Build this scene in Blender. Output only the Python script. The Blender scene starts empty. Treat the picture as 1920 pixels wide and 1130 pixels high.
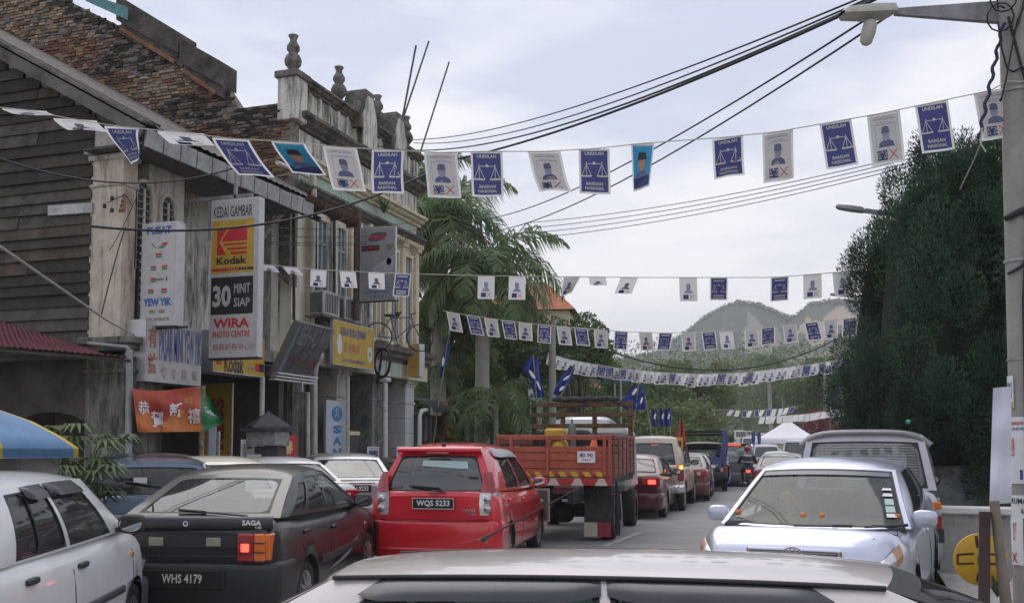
import bpy, bmesh, math, random
import numpy as np
from mathutils import Vector, Matrix
R = math.radians
S = bpy.context.scene
COL = S.collection
# ---------------------------------------------------------------- camera
F_PX, CAM_H, PCX, PCY = 1867.0, 1.70, 960.0, 720.0
PITCH = math.atan((840 - PCY) / F_PX)
YAW = math.atan((1600 - PCX) / F_PX * math.cos(PITCH))
cam = bpy.data.cameras.new('camera')
cam.sensor_width = 36.0
cam.lens = 36.0 * F_PX / 1920
cam.shift_y = (PCY - 565) / 1920
cam.clip_end = 6000
camo = bpy.data.objects.new('camera', cam)
camo.location = (0, 0, CAM_H)
camo.rotation_euler = (math.pi / 2 + PITCH, 0, YAW)
COL.objects.link(camo)
S.camera = camo
# ---------------------------------------------------------------- sky, sun, exposure
SUN_EL, SUN_AZ = R(58), R(-35)
world = bpy.data.worlds.new('World'); S.world = world; world.use_nodes = True
nt = world.node_tree; nt.nodes.clear()
N = nt.nodes.new; L = nt.links.new
out = N('ShaderNodeOutputWorld'); bg = N('ShaderNodeBackground'); L(bg.outputs[0], out.inputs[0])
sky = N('ShaderNodeTexSky'); sky.sky_type = 'NISHITA'; sky.sun_disc = False
sky.sun_elevation = SUN_EL; sky.sun_rotation = SUN_AZ; sky.dust_density = 3.0; sky.air_density = 1.2
tc = N('ShaderNodeTexCoord'); sep = N('ShaderNodeSeparateXYZ'); L(tc.outputs['Generated'], sep.inputs[0])
ramp = N('ShaderNodeValToRGB'); L(sep.outputs['Z'], ramp.inputs[0])   # cloud layer: paler towards the horizon
cr = ramp.color_ramp
cr.elements[0].position = 0.0; cr.elements[0].color = (6.5, 6.35, 6.7, 1)
cr.elements[1].position = 1.0; cr.elements[1].color = (4.8, 5.3, 6.8, 1)
e = cr.elements.new(.16); e.color = (6.0, 6.1, 6.9, 1)
e = cr.elements.new(.32); e.color = (5.0, 5.35, 6.7, 1)
mp = N('ShaderNodeMapping'); mp.inputs['Scale'].default_value = (1.0, 1.0, 3.6); L(tc.outputs['Generated'], mp.inputs[0])
nz = N('ShaderNodeTexNoise'); nz.inputs['Scale'].default_value = 3.4; nz.inputs['Detail'].default_value = 5; nz.inputs['Roughness'].default_value = .5
L(mp.outputs[0], nz.inputs['Vector'])
mr = N('ShaderNodeMapRange'); mr.inputs[1].default_value = .42; mr.inputs[2].default_value = .64; mr.inputs[3].default_value = 0; mr.inputs[4].default_value = 1
L(nz.outputs[0], mr.inputs[0])
cl = N('ShaderNodeMix'); cl.data_type = 'RGBA'; L(mr.outputs[0], cl.inputs['Factor'])
L(ramp.outputs[0], cl.inputs['A']); cl.inputs['B'].default_value = (7.9, 7.8, 8.1, 1)
mx = N('ShaderNodeMix'); mx.data_type = 'RGBA'; mx.inputs['Factor'].default_value = .88
L(sky.outputs[0], mx.inputs['A']); L(cl.outputs['Result'], mx.inputs['B'])
L(mx.outputs['Result'], bg.inputs[0]); bg.inputs[1].default_value = .1
sun = bpy.data.lights.new('sun', 'SUN'); sun.energy = 1.1; sun.angle = R(50); sun.color = (1, .96, .9)
suno = bpy.data.objects.new('sun', sun); COL.objects.link(suno)
suno.rotation_euler = (math.pi / 2 - SUN_EL, 0, math.pi - SUN_AZ)
S.view_settings.view_transform = 'Standard'; S.view_settings.look = 'None'
S.view_settings.gamma = 1; S.view_settings.use_curve_mapping = False
S.view_settings.exposure = 0.42
try:
    S.cycles.use_denoising = True
    S.cycles.volume_bounces = 1; S.cycles.max_bounces = 7; S.cycles.transparent_max_bounces = 24
except Exception: pass

# ---------------------------------------------------------------- measuring: a photo point at a known plane or distance -> metres
_FW = Vector((-math.sin(YAW) * math.cos(PITCH), math.cos(YAW) * math.cos(PITCH), math.sin(PITCH)))
_RT = Vector((math.cos(YAW), math.sin(YAW), 0)); _UP = _RT.cross(_FW)
def at(px, py, X=None, Y=None, Z=None, D=None):
    r = _FW + _RT * ((px - PCX) / F_PX) + _UP * ((PCY - py) / F_PX)
    if X is not None: t = X / r.x
    elif Y is not None: t = Y / r.y
    elif Z is not None: t = (Z - CAM_H) / r.z
    else: t = D / math.hypot(r.x, r.y)
    return Vector((r.x * t, r.y * t, CAM_H + r.z * t))
def lerp(a, b, t): return a + (b - a) * t
def interp(x, xs, ys): return float(np.interp(x, xs, ys))
def ground_z(y): return interp(y, [-200, 3, 12, 40, 75, 120, 160, 220, 400], [-.1, -.1, .14, .12, .15, .9, 2.6, 5.5, 6])
def road_cx(y): return interp(y, [-200, 30, 45, 75, 100, 150, 220, 400], [-3.4, -3.4, -4.1, -7.2, -11, -19, -31, -60])

# ---------------------------------------------------------------- materials
MATS = {}
def mat(name, col=(.5, .5, .5), rough=.6, metal=0., var=.12, scale=6., bump=0., bscale=40., coat=0., col2=None, stain=0., stain_col=(.03, .03, .028), streak=False, emit=0., trans=0., sss=0.):
    if name in MATS: return MATS[name]
    m = bpy.data.materials.new(name); m.use_nodes = True; MATS[name] = m
    t = m.node_tree; n = t.nodes; b = n['Principled BSDF']; lk = t.links.new
    b.inputs['Roughness'].default_value = rough; b.inputs['Metallic'].default_value = metal
    b.inputs['Coat Weight'].default_value = coat; b.inputs['Coat Roughness'].default_value = .06
    if trans: b.inputs['Transmission Weight'].default_value = trans
    co = n.new('ShaderNodeTexCoord')
    c = tuple(col) + (1,)
    if var or col2:
        no = n.new('ShaderNodeTexNoise'); no.inputs['Scale'].default_value = scale; no.inputs['Detail'].default_value = 6; no.inputs['Roughness'].default_value = .62
        lk(co.outputs['Object'], no.inputs['Vector'])
        rp = n.new('ShaderNodeValToRGB'); lk(no.outputs[0], rp.inputs[0])
        rp.color_ramp.elements[0].position = .32; rp.color_ramp.elements[1].position = .68
        if col2:
            rp.color_ramp.elements[0].color = tuple(col2) + (1,); rp.color_ramp.elements[1].color = c
        else:
            rp.color_ramp.elements[0].color = tuple(x * (1 - var) for x in col) + (1,)
            rp.color_ramp.elements[1].color = tuple(min(1, x * (1 + var)) for x in col) + (1,)
        last = rp.outputs[0]
        if stain:
            n2 = n.new('ShaderNodeTexNoise'); n2.inputs['Scale'].default_value = 1.0; n2.inputs['Detail'].default_value = 8; n2.inputs['Roughness'].default_value = .72
            mp2 = n.new('ShaderNodeMapping'); lk(co.outputs['Object'], mp2.inputs[0])
            mp2.inputs['Scale'].default_value = (5, 5, .9) if streak else (1.8, 1.8, 1.5)
            lk(mp2.outputs[0], n2.inputs['Vector'])
            r2 = n.new('ShaderNodeMapRange'); r2.inputs[1].default_value = .62 - .22 * stain; r2.inputs[2].default_value = .72 - .12 * stain; r2.inputs[4].default_value = min(1, .65 + .3 * stain)
            lk(n2.outputs[0], r2.inputs[0])
            mm = n.new('ShaderNodeMix'); mm.data_type = 'RGBA'; lk(r2.outputs[0], mm.inputs['Factor'])
            lk(last, mm.inputs['A']); mm.inputs['B'].default_value = tuple(stain_col) + (1,)
            last = mm.outputs['Result']
        lk(last, b.inputs['Base Color'])
    else:
        b.inputs['Base Color'].default_value = c
    if bump:
        nb = n.new('ShaderNodeTexNoise'); nb.inputs['Scale'].default_value = bscale; nb.inputs['Detail'].default_value = 5
        lk(co.outputs['Object'], nb.inputs['Vector'])
        bp = n.new('ShaderNodeBump'); bp.inputs['Strength'].default_value = bump; bp.inputs['Distance'].default_value = .02
        lk(nb.outputs[0], bp.inputs['Height']); lk(bp.outputs[0], b.inputs['Normal'])
    if emit:
        b.inputs['Emission Color'].default_value = c; b.inputs['Emission Strength'].default_value = emit
    return m
def paint(name, col, metal=0., rough=.28, coat=.8, dirt=.08):
    return mat(name, col, rough, metal, var=dirt, scale=2.2, coat=coat)
def glass(name, tint=(.30, .34, .33), refl=.14, dark=.55):
    """window glass: see-through tint mixed with a sharp reflection"""
    if name in MATS: return MATS[name]
    m = bpy.data.materials.new(name); m.use_nodes = True; MATS[name] = m
    t = m.node_tree; n = t.nodes; lk = t.links.new; n.clear()
    o = n.new('ShaderNodeOutputMaterial'); tr = n.new('ShaderNodeBsdfTransparent'); gl = n.new('ShaderNodeBsdfGlossy'); df = n.new('ShaderNodeBsdfDiffuse')
    tr.inputs[0].default_value = tuple(tint) + (1,); gl.inputs['Roughness'].default_value = .03; gl.inputs[0].default_value = (1, 1, 1, 1)
    df.inputs[0].default_value = (.30, .32, .32, 1)
    fr = n.new('ShaderNodeLayerWeight'); fr.inputs[0].default_value = .5
    pw = n.new('ShaderNodeMath'); pw.operation = 'POWER'; pw.inputs[1].default_value = 4.5; lk(fr.outputs['Facing'], pw.inputs[0])
    ad = n.new('ShaderNodeMath'); ad.operation = 'MULTIPLY_ADD'; ad.inputs[1].default_value = .16; ad.inputs[2].default_value = refl * .5; ad.use_clamp = True
    lk(pw.outputs[0], ad.inputs[0])
    m0 = n.new('ShaderNodeMixShader'); m0.inputs[0].default_value = .10; lk(tr.outputs[0], m0.inputs[1]); lk(df.outputs[0], m0.inputs[2])
    m1 = n.new('ShaderNodeMixShader'); lk(ad.outputs[0], m1.inputs[0]); lk(m0.outputs[0], m1.inputs[1]); lk(gl.outputs[0], m1.inputs[2])
    lk(m1.outputs[0], o.inputs[0])
    return m
def leafmat(name, col, col2, trans=.25):
    if name in MATS: return MATS[name]
    m = bpy.data.materials.new(name); m.use_nodes = True; MATS[name] = m
    t = m.node_tree; n = t.nodes; lk = t.links.new; b = n['Principled BSDF']
    b.inputs['Roughness'].default_value = .55
    co = n.new('ShaderNodeTexCoord'); no = n.new('ShaderNodeTexNoise'); no.inputs['Scale'].default_value = 1.3; no.inputs['Detail'].default_value = 6; no.inputs['Roughness'].default_value = .7
    lk(co.outputs['Object'], no.inputs['Vector'])
    rp = n.new('ShaderNodeValToRGB'); lk(no.outputs[0], rp.inputs[0])
    rp.color_ramp.elements[0].position = .35; rp.color_ramp.elements[0].color = tuple(col) + (1,)
    rp.color_ramp.elements[1].position = .66; rp.color_ramp.elements[1].color = tuple(col2) + (1,)
    lk(rp.outputs[0], b.inputs['Base Color'])
    tl = n.new('ShaderNodeBsdfTranslucent'); lk(rp.outputs[0], tl.inputs[0])
    mx = n.new('ShaderNodeMixShader'); mx.inputs[0].default_value = trans
    o = n['Material Output']; lk(b.outputs[0], mx.inputs[1]); lk(tl.outputs[0], mx.inputs[2]); lk(mx.outputs[0], o.inputs[0])
    return m

def cloth(name, col, tr=.45, var=.05):
    return leafmat(name, tuple(c * (1 - var) for c in col), tuple(min(1, c * (1 + var)) for c in col), tr)
# ---------------------------------------------------------------- mesh builder
class MB:
    def __init__(s): s.v = []; s.f = []; s.m = []; s.mats = []; s.sm = []
    def mi(s, m):
        if m not in s.mats: s.mats.append(m)
        return s.mats.index(m)
    def add(s, vs, fs, m, smooth=False):
        o = len(s.v); k = s.mi(m)
        s.v.extend(tuple(v) for v in vs)
        for f in fs:
            s.f.append(tuple(i + o for i in f)); s.m.append(k); s.sm.append(smooth)
    def box(s, c, d, m, rz=0., rx=0., ry=0., bev=0., taper=1.):
        x, y, z = d[0] / 2, d[1] / 2, d[2] / 2
        if bev:
            b = min(bev, x * .49, y * .49, z * .49); vs = []; 
            for sz in (-1, 1):
                for (sx, sy) in ((-1, -1), (1, -1), (1, 1), (-1, 1)):
                    vs += [(sx * (x - b), sy * (y - b), sz * z), (sx * x, sy * (y - b), sz * (z - b)), (sx * (x - b), sy * y, sz * (z - b))]
            bm = bmesh.new(); [bm.verts.new(v) for v in vs]; bmesh.ops.convex_hull(bm, input=bm.verts)
            bm.verts.index_update(); bm.verts.ensure_lookup_table()
            vs = [v.co.copy() for v in bm.verts]; fs = [[v.index for v in f.verts] for f in bm.faces]; bm.free()
        else:
            vs = [(-x, -y, -z), (x, -y, -z), (x, y, -z), (-x, y, -z), (-x, -y, z), (x, -y, z), (x, y, z), (-x, y, z)]
            fs = [(0, 3, 2, 1), (4, 5, 6, 7), (0, 1, 5, 4), (1, 2, 6, 5), (2, 3, 7, 6), (3, 0, 4, 7)]
        if taper != 1.: vs = [(v[0] * (taper if v[2] > 0 else 1), v[1] * (taper if v[2] > 0 else 1), v[2]) for v in vs]
        M = Matrix.Translation(c)
        if rz: M = M @ Matrix.Rotation(rz, 4, 'Z')
        if ry: M = M @ Matrix.Rotation(ry, 4, 'Y')
        if rx: M = M @ Matrix.Rotation(rx, 4, 'X')
        s.add([M @ Vector(v) for v in vs], fs, m)
        return s
    def beam(s, a, b, w, h, m, up=(0, 0, 1)):
        a, b = Vector(a), Vector(b); d = (b - a).normalized(); u = Vector(up)
        if abs(d.dot(u)) > .98: u = Vector((0, 1, 0))
        r = d.cross(u).normalized() * (w / 2); u = r.cross(d).normalized() * (h / 2)
        vs = [p + i * r + j * u for p in (a, b) for (i, j) in ((-1, -1), (1, -1), (1, 1), (-1, 1))]
        s.add(vs, [(0, 1, 2, 3), (7, 6, 5, 4), (0, 4, 5, 1), (1, 5, 6, 2), (2, 6, 7, 3), (3, 7, 4, 0)], m); return s
    def tube(s, pts, r, m, n=8, caps=True, smooth=True):
        pts = [Vector(p) for p in pts]; rs = r if isinstance(r, (list, tuple)) else [r] * len(pts)
        vs = []; 
        t0 = (pts[1] - pts[0]).normalized(); a = Vector((0, 0, 1)) if abs(t0.z) < .9 else Vector((1, 0, 0))
        u = t0.cross(a).normalized()
        for i, p in enumerate(pts):
            t = (pts[min(i + 1, len(pts) - 1)] - pts[max(i - 1, 0)]).normalized()
            u = (u - t * u.dot(t)); u = u.normalized() if u.length > 1e-6 else t.orthogonal().normalized()
            w = t.cross(u)
            for k in range(n):
                q = 2 * math.pi * k / n
                vs.append(p + (u * math.cos(q) + w * math.sin(q)) * rs[i])
        fs = [(i * n + k, i * n + (k + 1) % n, (i + 1) * n + (k + 1) % n, (i + 1) * n + k) for i in range(len(pts) - 1) for k in range(n)]
        s.add(vs, fs, m, smooth)
        if caps:
            s.add(vs[:n], [tuple(range(n))[::-1]], m); s.add(vs[-n:], [tuple(range(n))], m)
        return s
    def lathe(s, prof, m, c=(0, 0, 0), axis='z', n=24, smooth=True, ang=2 * math.pi):
        c = Vector(c); vs = []
        for (r, h) in prof:
            for k in range(n):
                q = ang * k / n
                a, b = r * math.cos(q), r * math.sin(q)
                vs.append(c + Vector((a, b, h) if axis == 'z' else ((h, a, b) if axis == 'x' else (a, h, b))))
        P = len(prof)
        fs = [(i * n + k, i * n + (k + 1) % n, (i + 1) * n + (k + 1) % n, (i + 1) * n + k) for i in range(P - 1) for k in range(n)]
        s.add(vs, fs, m, smooth); return s
    def grid(s, P, m, smooth=True, flip=False, cellmat=None):
        """P[i][j] points"""
        a, b = len(P), len(P[0]); vs = [p for row in P for p in row]; o = len(s.v); s.v.extend(tuple(v) for v in vs)
        for i in range(a - 1):
            for j in range(b - 1):
                mm = m if cellmat is None else cellmat(i, j)
                if mm is None: continue
                f = (o + i * b + j, o + (i + 1) * b + j, o + (i + 1) * b + j + 1, o + i * b + j + 1)
                s.f.append(f[::-1] if flip else f); s.m.append(s.mi(mm)); s.sm.append(smooth)
        return s
    def prism(s, poly, a, b, m, axis='y'):
        """extrude a 2D polygon from a to b along axis. y: poly=(x,z); x: poly=(y,z); z: poly=(x,y)"""
        def P(p, h): return (p[0], h, p[1]) if axis == 'y' else ((h, p[0], p[1]) if axis == 'x' else (p[0], p[1], h))
        n = len(poly); vs = [P(p, a) for p in poly] + [P(p, b) for p in poly]
        s.add(vs, [tuple(range(n)), tuple(range(2 * n - 1, n - 1, -1))] + [(i, i + n, (i + 1) % n + n, (i + 1) % n) for i in range(n)], m); return s
    def shape(s, pts, faces, fn, m): s.add([fn(*p) for p in pts], faces, m); return s
    def text(s, txt, fn, box, m, bold=0., fit=True):
        """lettering laid by fn(u, v) into box=(u0, v0, width, height); v grows upwards"""
        pts, fs = text2d(txt, bold)
        x0 = min(p[0] for p in pts); x1 = max(p[0] for p in pts); y0 = min(p[1] for p in pts); y1 = max(p[1] for p in pts)
        sx = box[2] / max(x1 - x0, 1e-6); sy = box[3] / max(y1 - y0, 1e-6)
        if not fit: sx = sy
        s.add([fn(box[0] + (p[0] - x0) * sx, box[1] + (p[1] - y0) * sy) for p in pts], fs, m); return s
    def build(s, name, parent=None, loc=None, auto=False, fixn=False):
        me = bpy.data.meshes.new(name)
        me.from_pydata(s.v, [], s.f)
        for m in s.mats: me.materials.append(m)
        if s.f:
            me.polygons.foreach_set('material_index', s.m); me.polygons.foreach_set('use_smooth', s.sm)
        if fixn:
            bm = bmesh.new(); bm.from_mesh(me); bmesh.ops.recalc_face_normals(bm, faces=bm.faces); bm.to_mesh(me); bm.free()
        me.update()
        o = bpy.data.objects.new(name, me); COL.objects.link(o)
        if parent: o.parent = parent
        if loc is not None: o.location = loc
        return o
_TXT = {}
def text2d(t, bold=0.):
    if (t, bold) in _TXT: return _TXT[(t, bold)]
    cu = bpy.data.curves.new('lettering', 'FONT'); cu.body = t; cu.size = 1; cu.offset = bold; cu.resolution_u = 2
    o = bpy.data.objects.new('lettering', cu); COL.objects.link(o)
    dg = bpy.context.evaluated_depsgraph_get(); ev = o.evaluated_get(dg); me = ev.to_mesh()
    pts = [(v.co.x, v.co.y) for v in me.vertices]; fs = [tuple(p.vertices) for p in me.polygons]
    ev.to_mesh_clear(); bpy.data.objects.remove(o); bpy.data.curves.remove(cu)
    if not pts: pts, fs = [(0, 0), (1, 0), (1, 1)], [(0, 1, 2)]
    _TXT[(t, bold)] = (pts, fs); return pts, fs
def frame(o, r, u):
    """flat drawing surface: origin, right and up vectors -> fn(u, v, off)"""
    o, r, u = Vector(o), Vector(r).normalized(), Vector(u).normalized(); nn = r.cross(u)
    return lambda a, b, off=0.: o + r * a + u * b + nn * off
def lift(fn, off): return lambda a, b: fn(a, b, off)
def rect(mb, fn, x, y, w, h, m): mb.add([fn(x, y), fn(x + w, y), fn(x + w, y + h), fn(x, y + h)], [(0, 1, 2, 3)], m)
def disc(mb, fn, x, y, rx, ry, m, n=20, a0=0, a1=2 * math.pi):
    mb.add([fn(x + rx * math.cos(lerp(a0, a1, i / n)), y + ry * math.sin(lerp(a0, a1, i / n))) for i in range(n + (a1 - a0 < 6))], [tuple(range(n + (a1 - a0 < 6)))], m)
def line2(mb, fn, a, b, w, m):
    dx, dy = b[0] - a[0], b[1] - a[1]; l = math.hypot(dx, dy) or 1; nx, ny = -dy / l * w / 2, dx / l * w / 2
    mb.add([fn(a[0] + nx, a[1] + ny), fn(a[0] - nx, a[1] - ny), fn(b[0] - nx, b[1] - ny), fn(b[0] + nx, b[1] + ny)], [(0, 1, 2, 3)], m)
def tag(o, label=None, cat=None, group=None, kind=None):
    if label: o['label'] = label
    if cat: o['category'] = cat
    if group: o['group'] = group
    if kind: o['kind'] = kind
    return o
def thing(name, label, cat, loc=(0, 0, 0), rz=0., group=None):
    o = bpy.data.objects.new(name, None); COL.objects.link(o); o.empty_display_size = .2
    o.location = loc; o.rotation_euler = (0, 0, rz); return tag(o, label, cat, group)
def kids(o): return [c for c in bpy.data.objects if c.parent == o]
def copy_tree(o, parent=None, cmap=None):
    c = o.copy(); COL.objects.link(c)
    if parent is not None: c.parent = parent
    for ch in (cmap[o.name] if cmap and o.name in cmap else kids(o)): copy_tree(ch, c)
    return c
def catmull(xs, ys, q):
    """smooth monotone-ish interpolation of rows ys at q"""
    xs = np.array(xs, float); ys = np.array(ys, float); m = np.gradient(ys, xs, axis=0) if len(xs) > 2 else np.zeros_like(ys)
    d = np.diff(ys, axis=0) / np.diff(xs)[:, None]
    m = np.zeros_like(ys); m[0] = d[0]; m[-1] = d[-1]
    for i in range(1, len(xs) - 1):
        a, b = d[i - 1], d[i]; m[i] = np.where(a * b > 0, 2 * a * b / (a + b + 1e-9 * np.sign(a + b + 1e-12)), 0)
    i = np.clip(np.searchsorted(xs, q) - 1, 0, len(xs) - 2); h = xs[i + 1] - xs[i]; t = ((q - xs[i]) / h)[:, None]; h = h[:, None]
    return (2 * t**3 - 3 * t**2 + 1) * ys[i] + (t**3 - 2 * t**2 + t) * h * m[i] + (-2 * t**3 + 3 * t**2) * ys[i + 1] + (t**3 - t**2) * h * m[i + 1]
ORD = ['first', 'second', 'third', 'fourth', 'fifth', 'sixth', 'seventh', 'eighth', 'ninth', 'tenth', 'eleventh', 'twelfth', 'thirteenth', 'fourteenth', 'fifteenth', 'sixteenth', 'seventeenth', 'eighteenth', 'nineteenth']
def ordinal(i):
    if i < 19: return ORD[i]
    t = {2: 'twenty', 3: 'thirty', 4: 'forty', 5: 'fifty'}; n = i + 1
    if n % 10 == 0: return {20: 'twentieth', 30: 'thirtieth', 40: 'fortieth', 50: 'fiftieth'}[n]
    return t[n // 10] + '-' + ORD[n % 10 - 1]
# ================================================================ vehicles
RUB = mat('black_rubber', (.018, .018, .02), .55, var=.2)
TYR = mat('tyre_rubber', (.022, .022, .022), .85, var=.3, bump=.3)
DKP = mat('dark_plastic', (.028, .028, .03), .5, var=.2)
GRP = mat('grey_plastic', (.11, .11, .115), .5, var=.15)
INT = mat('cabin_trim', (.07, .068, .066), .85, var=.2)
INTL = mat('cabin_trim_pale', (.22, .21, .20), .85, var=.2)
CHR = mat('chrome', (.75, .75, .77), .12, 1., var=0)
RIM = mat('alloy', (.42, .42, .43), .32, .9, var=.1)
REDL = mat('red_lens', (.33, .012, .015), .12, var=.1, coat=1)
ORL = mat('orange_lens', (.7, .16, .02), .15, var=.1, coat=1)
CLL = mat('clear_lens', (.62, .62, .62), .08, .4, var=.2, scale=25, coat=1)
BRK = mat('lit_brake_lamp', (1, .05, .03), .3, var=0, emit=3.2)
INDL = mat('lit_indicator', (1, .22, .03), .3, var=0, emit=4.)
PLT = mat('plate_black', (.012, .012, .014), .3, var=.1)
WHT = mat('white_lettering', (.78, .78, .78), .5, var=0)
WHP = mat('white_paper', (.72, .72, .73), .7, var=.06)
GLA = glass('car_glass'); GLD = glass('car_glass_dark', (.07, .08, .08), .07); GLW = glass('windscreen_glass', (.50, .60, .56), .10)
MIRG = mat('mirror_glass', (.55, .58, .6), .05, 1., var=0)
SKINM = mat('skin', (.30, .17, .11), .6, var=.1)

def blob(mb, c, d, m, e=.5, n=14, k=10, rz=0.):
    """super-ellipsoid of full size d"""
    def p(w, q): return math.copysign(abs(w) ** q, w)
    P = []
    for i in range(k + 1):
        a = -math.pi / 2 + math.pi * i / k; row = []
        for j in range(n + 1):
            b = 2 * math.pi * j / n
            v = Vector((p(math.cos(a), e) * p(math.cos(b), e) * d[0] / 2, p(math.cos(a), e) * p(math.sin(b), e) * d[1] / 2, p(math.sin(a), e) * d[2] / 2))
            row.append(Vector(c) + Matrix.Rotation(rz, 3, 'Z') @ v)
        P.append(row)
    return mb.grid(P, m, flip=True)
SEC = [(0, 0), (.80, 0), (.93, .035), (.982, .13), (.998, .32), (1.0, .52), (.988, .74), (.962, .87), (.915, .955), (.83, 1.), (.5, 1.), (0, 1.)]
class Car:
    def __init__(s, sp, name, label, cat, group=None):
        s.sp = sp; s.root = thing(name, label, cat, group=group); s.L, s.W = sp['L'], sp['W']
        st = sp['st']; s.ys = [a[0] for a in st]; s.rows = [[a[1], a[2], a[3], (a[4] if len(a) > 4 else .02)] for a in st]
        s.body()
        s.cabin()
        s.wheels()
        s.interior()
    def row(s, y): return catmull(s.ys, s.rows, np.array([y]))[0]
    def bx(s, y, z):
        zb, zt, w, c = s.row(y); b = (z - zb) / (zt - zb)
        return w * interp(b, [q[1] for q in SEC[1:10]], [q[0] for q in SEC[1:10]])
    def bz(s, y, x=0.):
        zb, zt, w, c = s.row(y); return zt + c * (1 - min(1, abs(x) / w) ** 2)
    def body(s):
        sp = s.sp; P = sp['paint']; mb = MB(); n = sp.get('res', 64)
        qs = sorted(set([round(v, 4) for v in np.linspace(s.ys[0], s.ys[-1], n)] + [round(v, 4) for v in s.ys]))
        rows = catmull(s.ys, s.rows, np.array(qs)); G = []
        g = sp['gh']; dark = sp.get('low'); 
        for y, (zb, zt, w, c) in zip(qs, rows):
            r = []
            for (a, b) in SEC:
                z = zb + (zt - zb) * b + (c * (1 - a * a) if b >= .999 else 0)
                r.append((a * w, y, z))
            G.append(r + [(-x, yy, z) for (x, yy, z) in r[-2:0:-1]] )
        G = [r + [r[0]] for r in G]
        zlow = sp.get('lowz', -1)
        def cm(i, j):
            yc = (qs[i] + qs[i + 1]) / 2; p = G[i][j]; q = G[i][j + 1]
            jj = j if j < 11 else 21 - j
            if jj >= 9 and g['br'] < yc < g['bf']: return INT
            if jj <= 1: return DKP
            if (p[2] + q[2]) / 2 < zlow: return dark
            return P
        k = len(G[0]) - 1; vs = [p for r in G for p in r[:-1]]; a = len(G); fs = []
        mb.mi(P); mb.mi(DKP)
        o = len(mb.v); mb.v.extend(vs)
        for i in range(a - 1):
            for j in range(k):
                mb.f.append((i * k + j, i * k + (j + 1) % k, (i + 1) * k + (j + 1) % k, (i + 1) * k + j)[::-1]); mb.m.append(mb.mi(cm(i, j))); mb.sm.append(True)
        mb.f.append(tuple(range(k))); mb.m.append(0); mb.sm.append(False)
        mb.f.append(tuple(range((a - 1) * k, a * k))[::-1]); mb.m.append(0); mb.sm.append(False)
        o = mb.build('body', s.root, fixn=True); s.bodyo = o
        # wheel arches cut out of the shell
        cut = MB(); cut.mi(P); cut.mi(DKP); R_ = sp['wr'] + sp.get('arch', .055)
        for y in (sp['fa'], sp['ra']):
            for sx in (-1, 1):
                x0, x1 = sx * (s.W / 2 - .30), sx * (s.W / 2 + .2); nn = 28
                ring = [(R_ * math.cos(2 * math.pi * i / nn), R_ * math.sin(2 * math.pi * i / nn)) for i in range(nn)]
                vs = [(x0, y + a_, sp['wr'] + b_) for a_, b_ in ring] + [(x1, y + a_, sp['wr'] + b_) for a_, b_ in ring]
                cut.add(vs, [tuple(range(nn)), tuple(range(2 * nn - 1, nn - 1, -1))] + [(i, i + nn, (i + 1) % nn + nn, (i + 1) % nn) for i in range(nn)], DKP)
        co = cut.build('cutter', fixn=True)
        md = o.modifiers.new('b', 'BOOLEAN'); md.operation = 'DIFFERENCE'; md.object = co; md.solver = 'EXACT'
        dg = bpy.context.evaluated_depsgraph_get(); dg.update()
        me = bpy.data.meshes.new_from_object(o.evaluated_get(dg)); o.modifiers.clear(); o.data = me; me.name = 'body'
        bpy.data.objects.remove(co)
    def cabin(s):
        sp = s.sp; g = sp['gh']; P = sp['paint']; pil = sp.get('pillar', P)
        zf, zr, zt = g['zf'], g['zr'], g['zt']; wbf, wbr, wtf, wtr = g['wbf'], g['wbr'], g['wtf'], g['wtr']
        bf, br, tf, tr = g['bf'], g['br'], g['tf'], g['tr']
        zm = g.get('arc', .03); ztr = g.get('ztr', zt); ztf = g.get('ztf', zt)
        cbf, ctf, cbr, ctr = g.get('cbf', .12), g.get('ctf', .05), g.get('cbr', .05), g.get('ctr', .03)
        par = lambda u: 1 - (2 * u - 1) ** 2
        def front(u, v, off=0.):   # u: right(+x) -> left, v up
            A = Vector((lerp(wbf, -wbf, u), bf + cbf * par(u) - g.get('dbf', 0), zf)); B = Vector((lerp(wtf, -wtf, u), tf + ctf * par(u), ztf + g.get('crf', .02) * par(u)))
            p = A.lerp(B, v); p.y += off + g.get('bulf', .02) * 4 * v * (1 - v); p.z += off * .5; return p
        def rear(u, v, off=0.):    # u: left(-x) -> right
            A = Vector((lerp(-wbr, wbr, u), br - cbr * par(u), zr)); B = Vector((lerp(-wtr, wtr, u), tr - ctr * par(u), ztr + g.get('crr', .02) * par(u)))
            p = A.lerp(B, v); p.y -= off + g.get('bulr', .02) * 4 * v * (1 - v); p.z += off * (.3 if br < tr - .2 else 0); return p
        def side(sx):
            def f(u, v, off=0.):   # u: front -> rear
                A = Vector((sx * (lerp(wbf, wbr, u) + g.get('bs', .02) * par(u)), lerp(bf, br, u), lerp(zf, zr, u) + g.get('belt', 0) * par(u)))
                B = Vector((sx * (lerp(wtf, wtr, u) + g.get('ts', .03) * par(u)), lerp(tf, tr, u), lerp(ztf, ztr, u) + zm * par(u)))
                p = A.lerp(B, v); p.x += sx * (off + .035 * 4 * v * (1 - v) * min(1, 5 * par(u))); return p
            return f
        s.front, s.rear, s.side = front, rear, side
        mb = MB()
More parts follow.
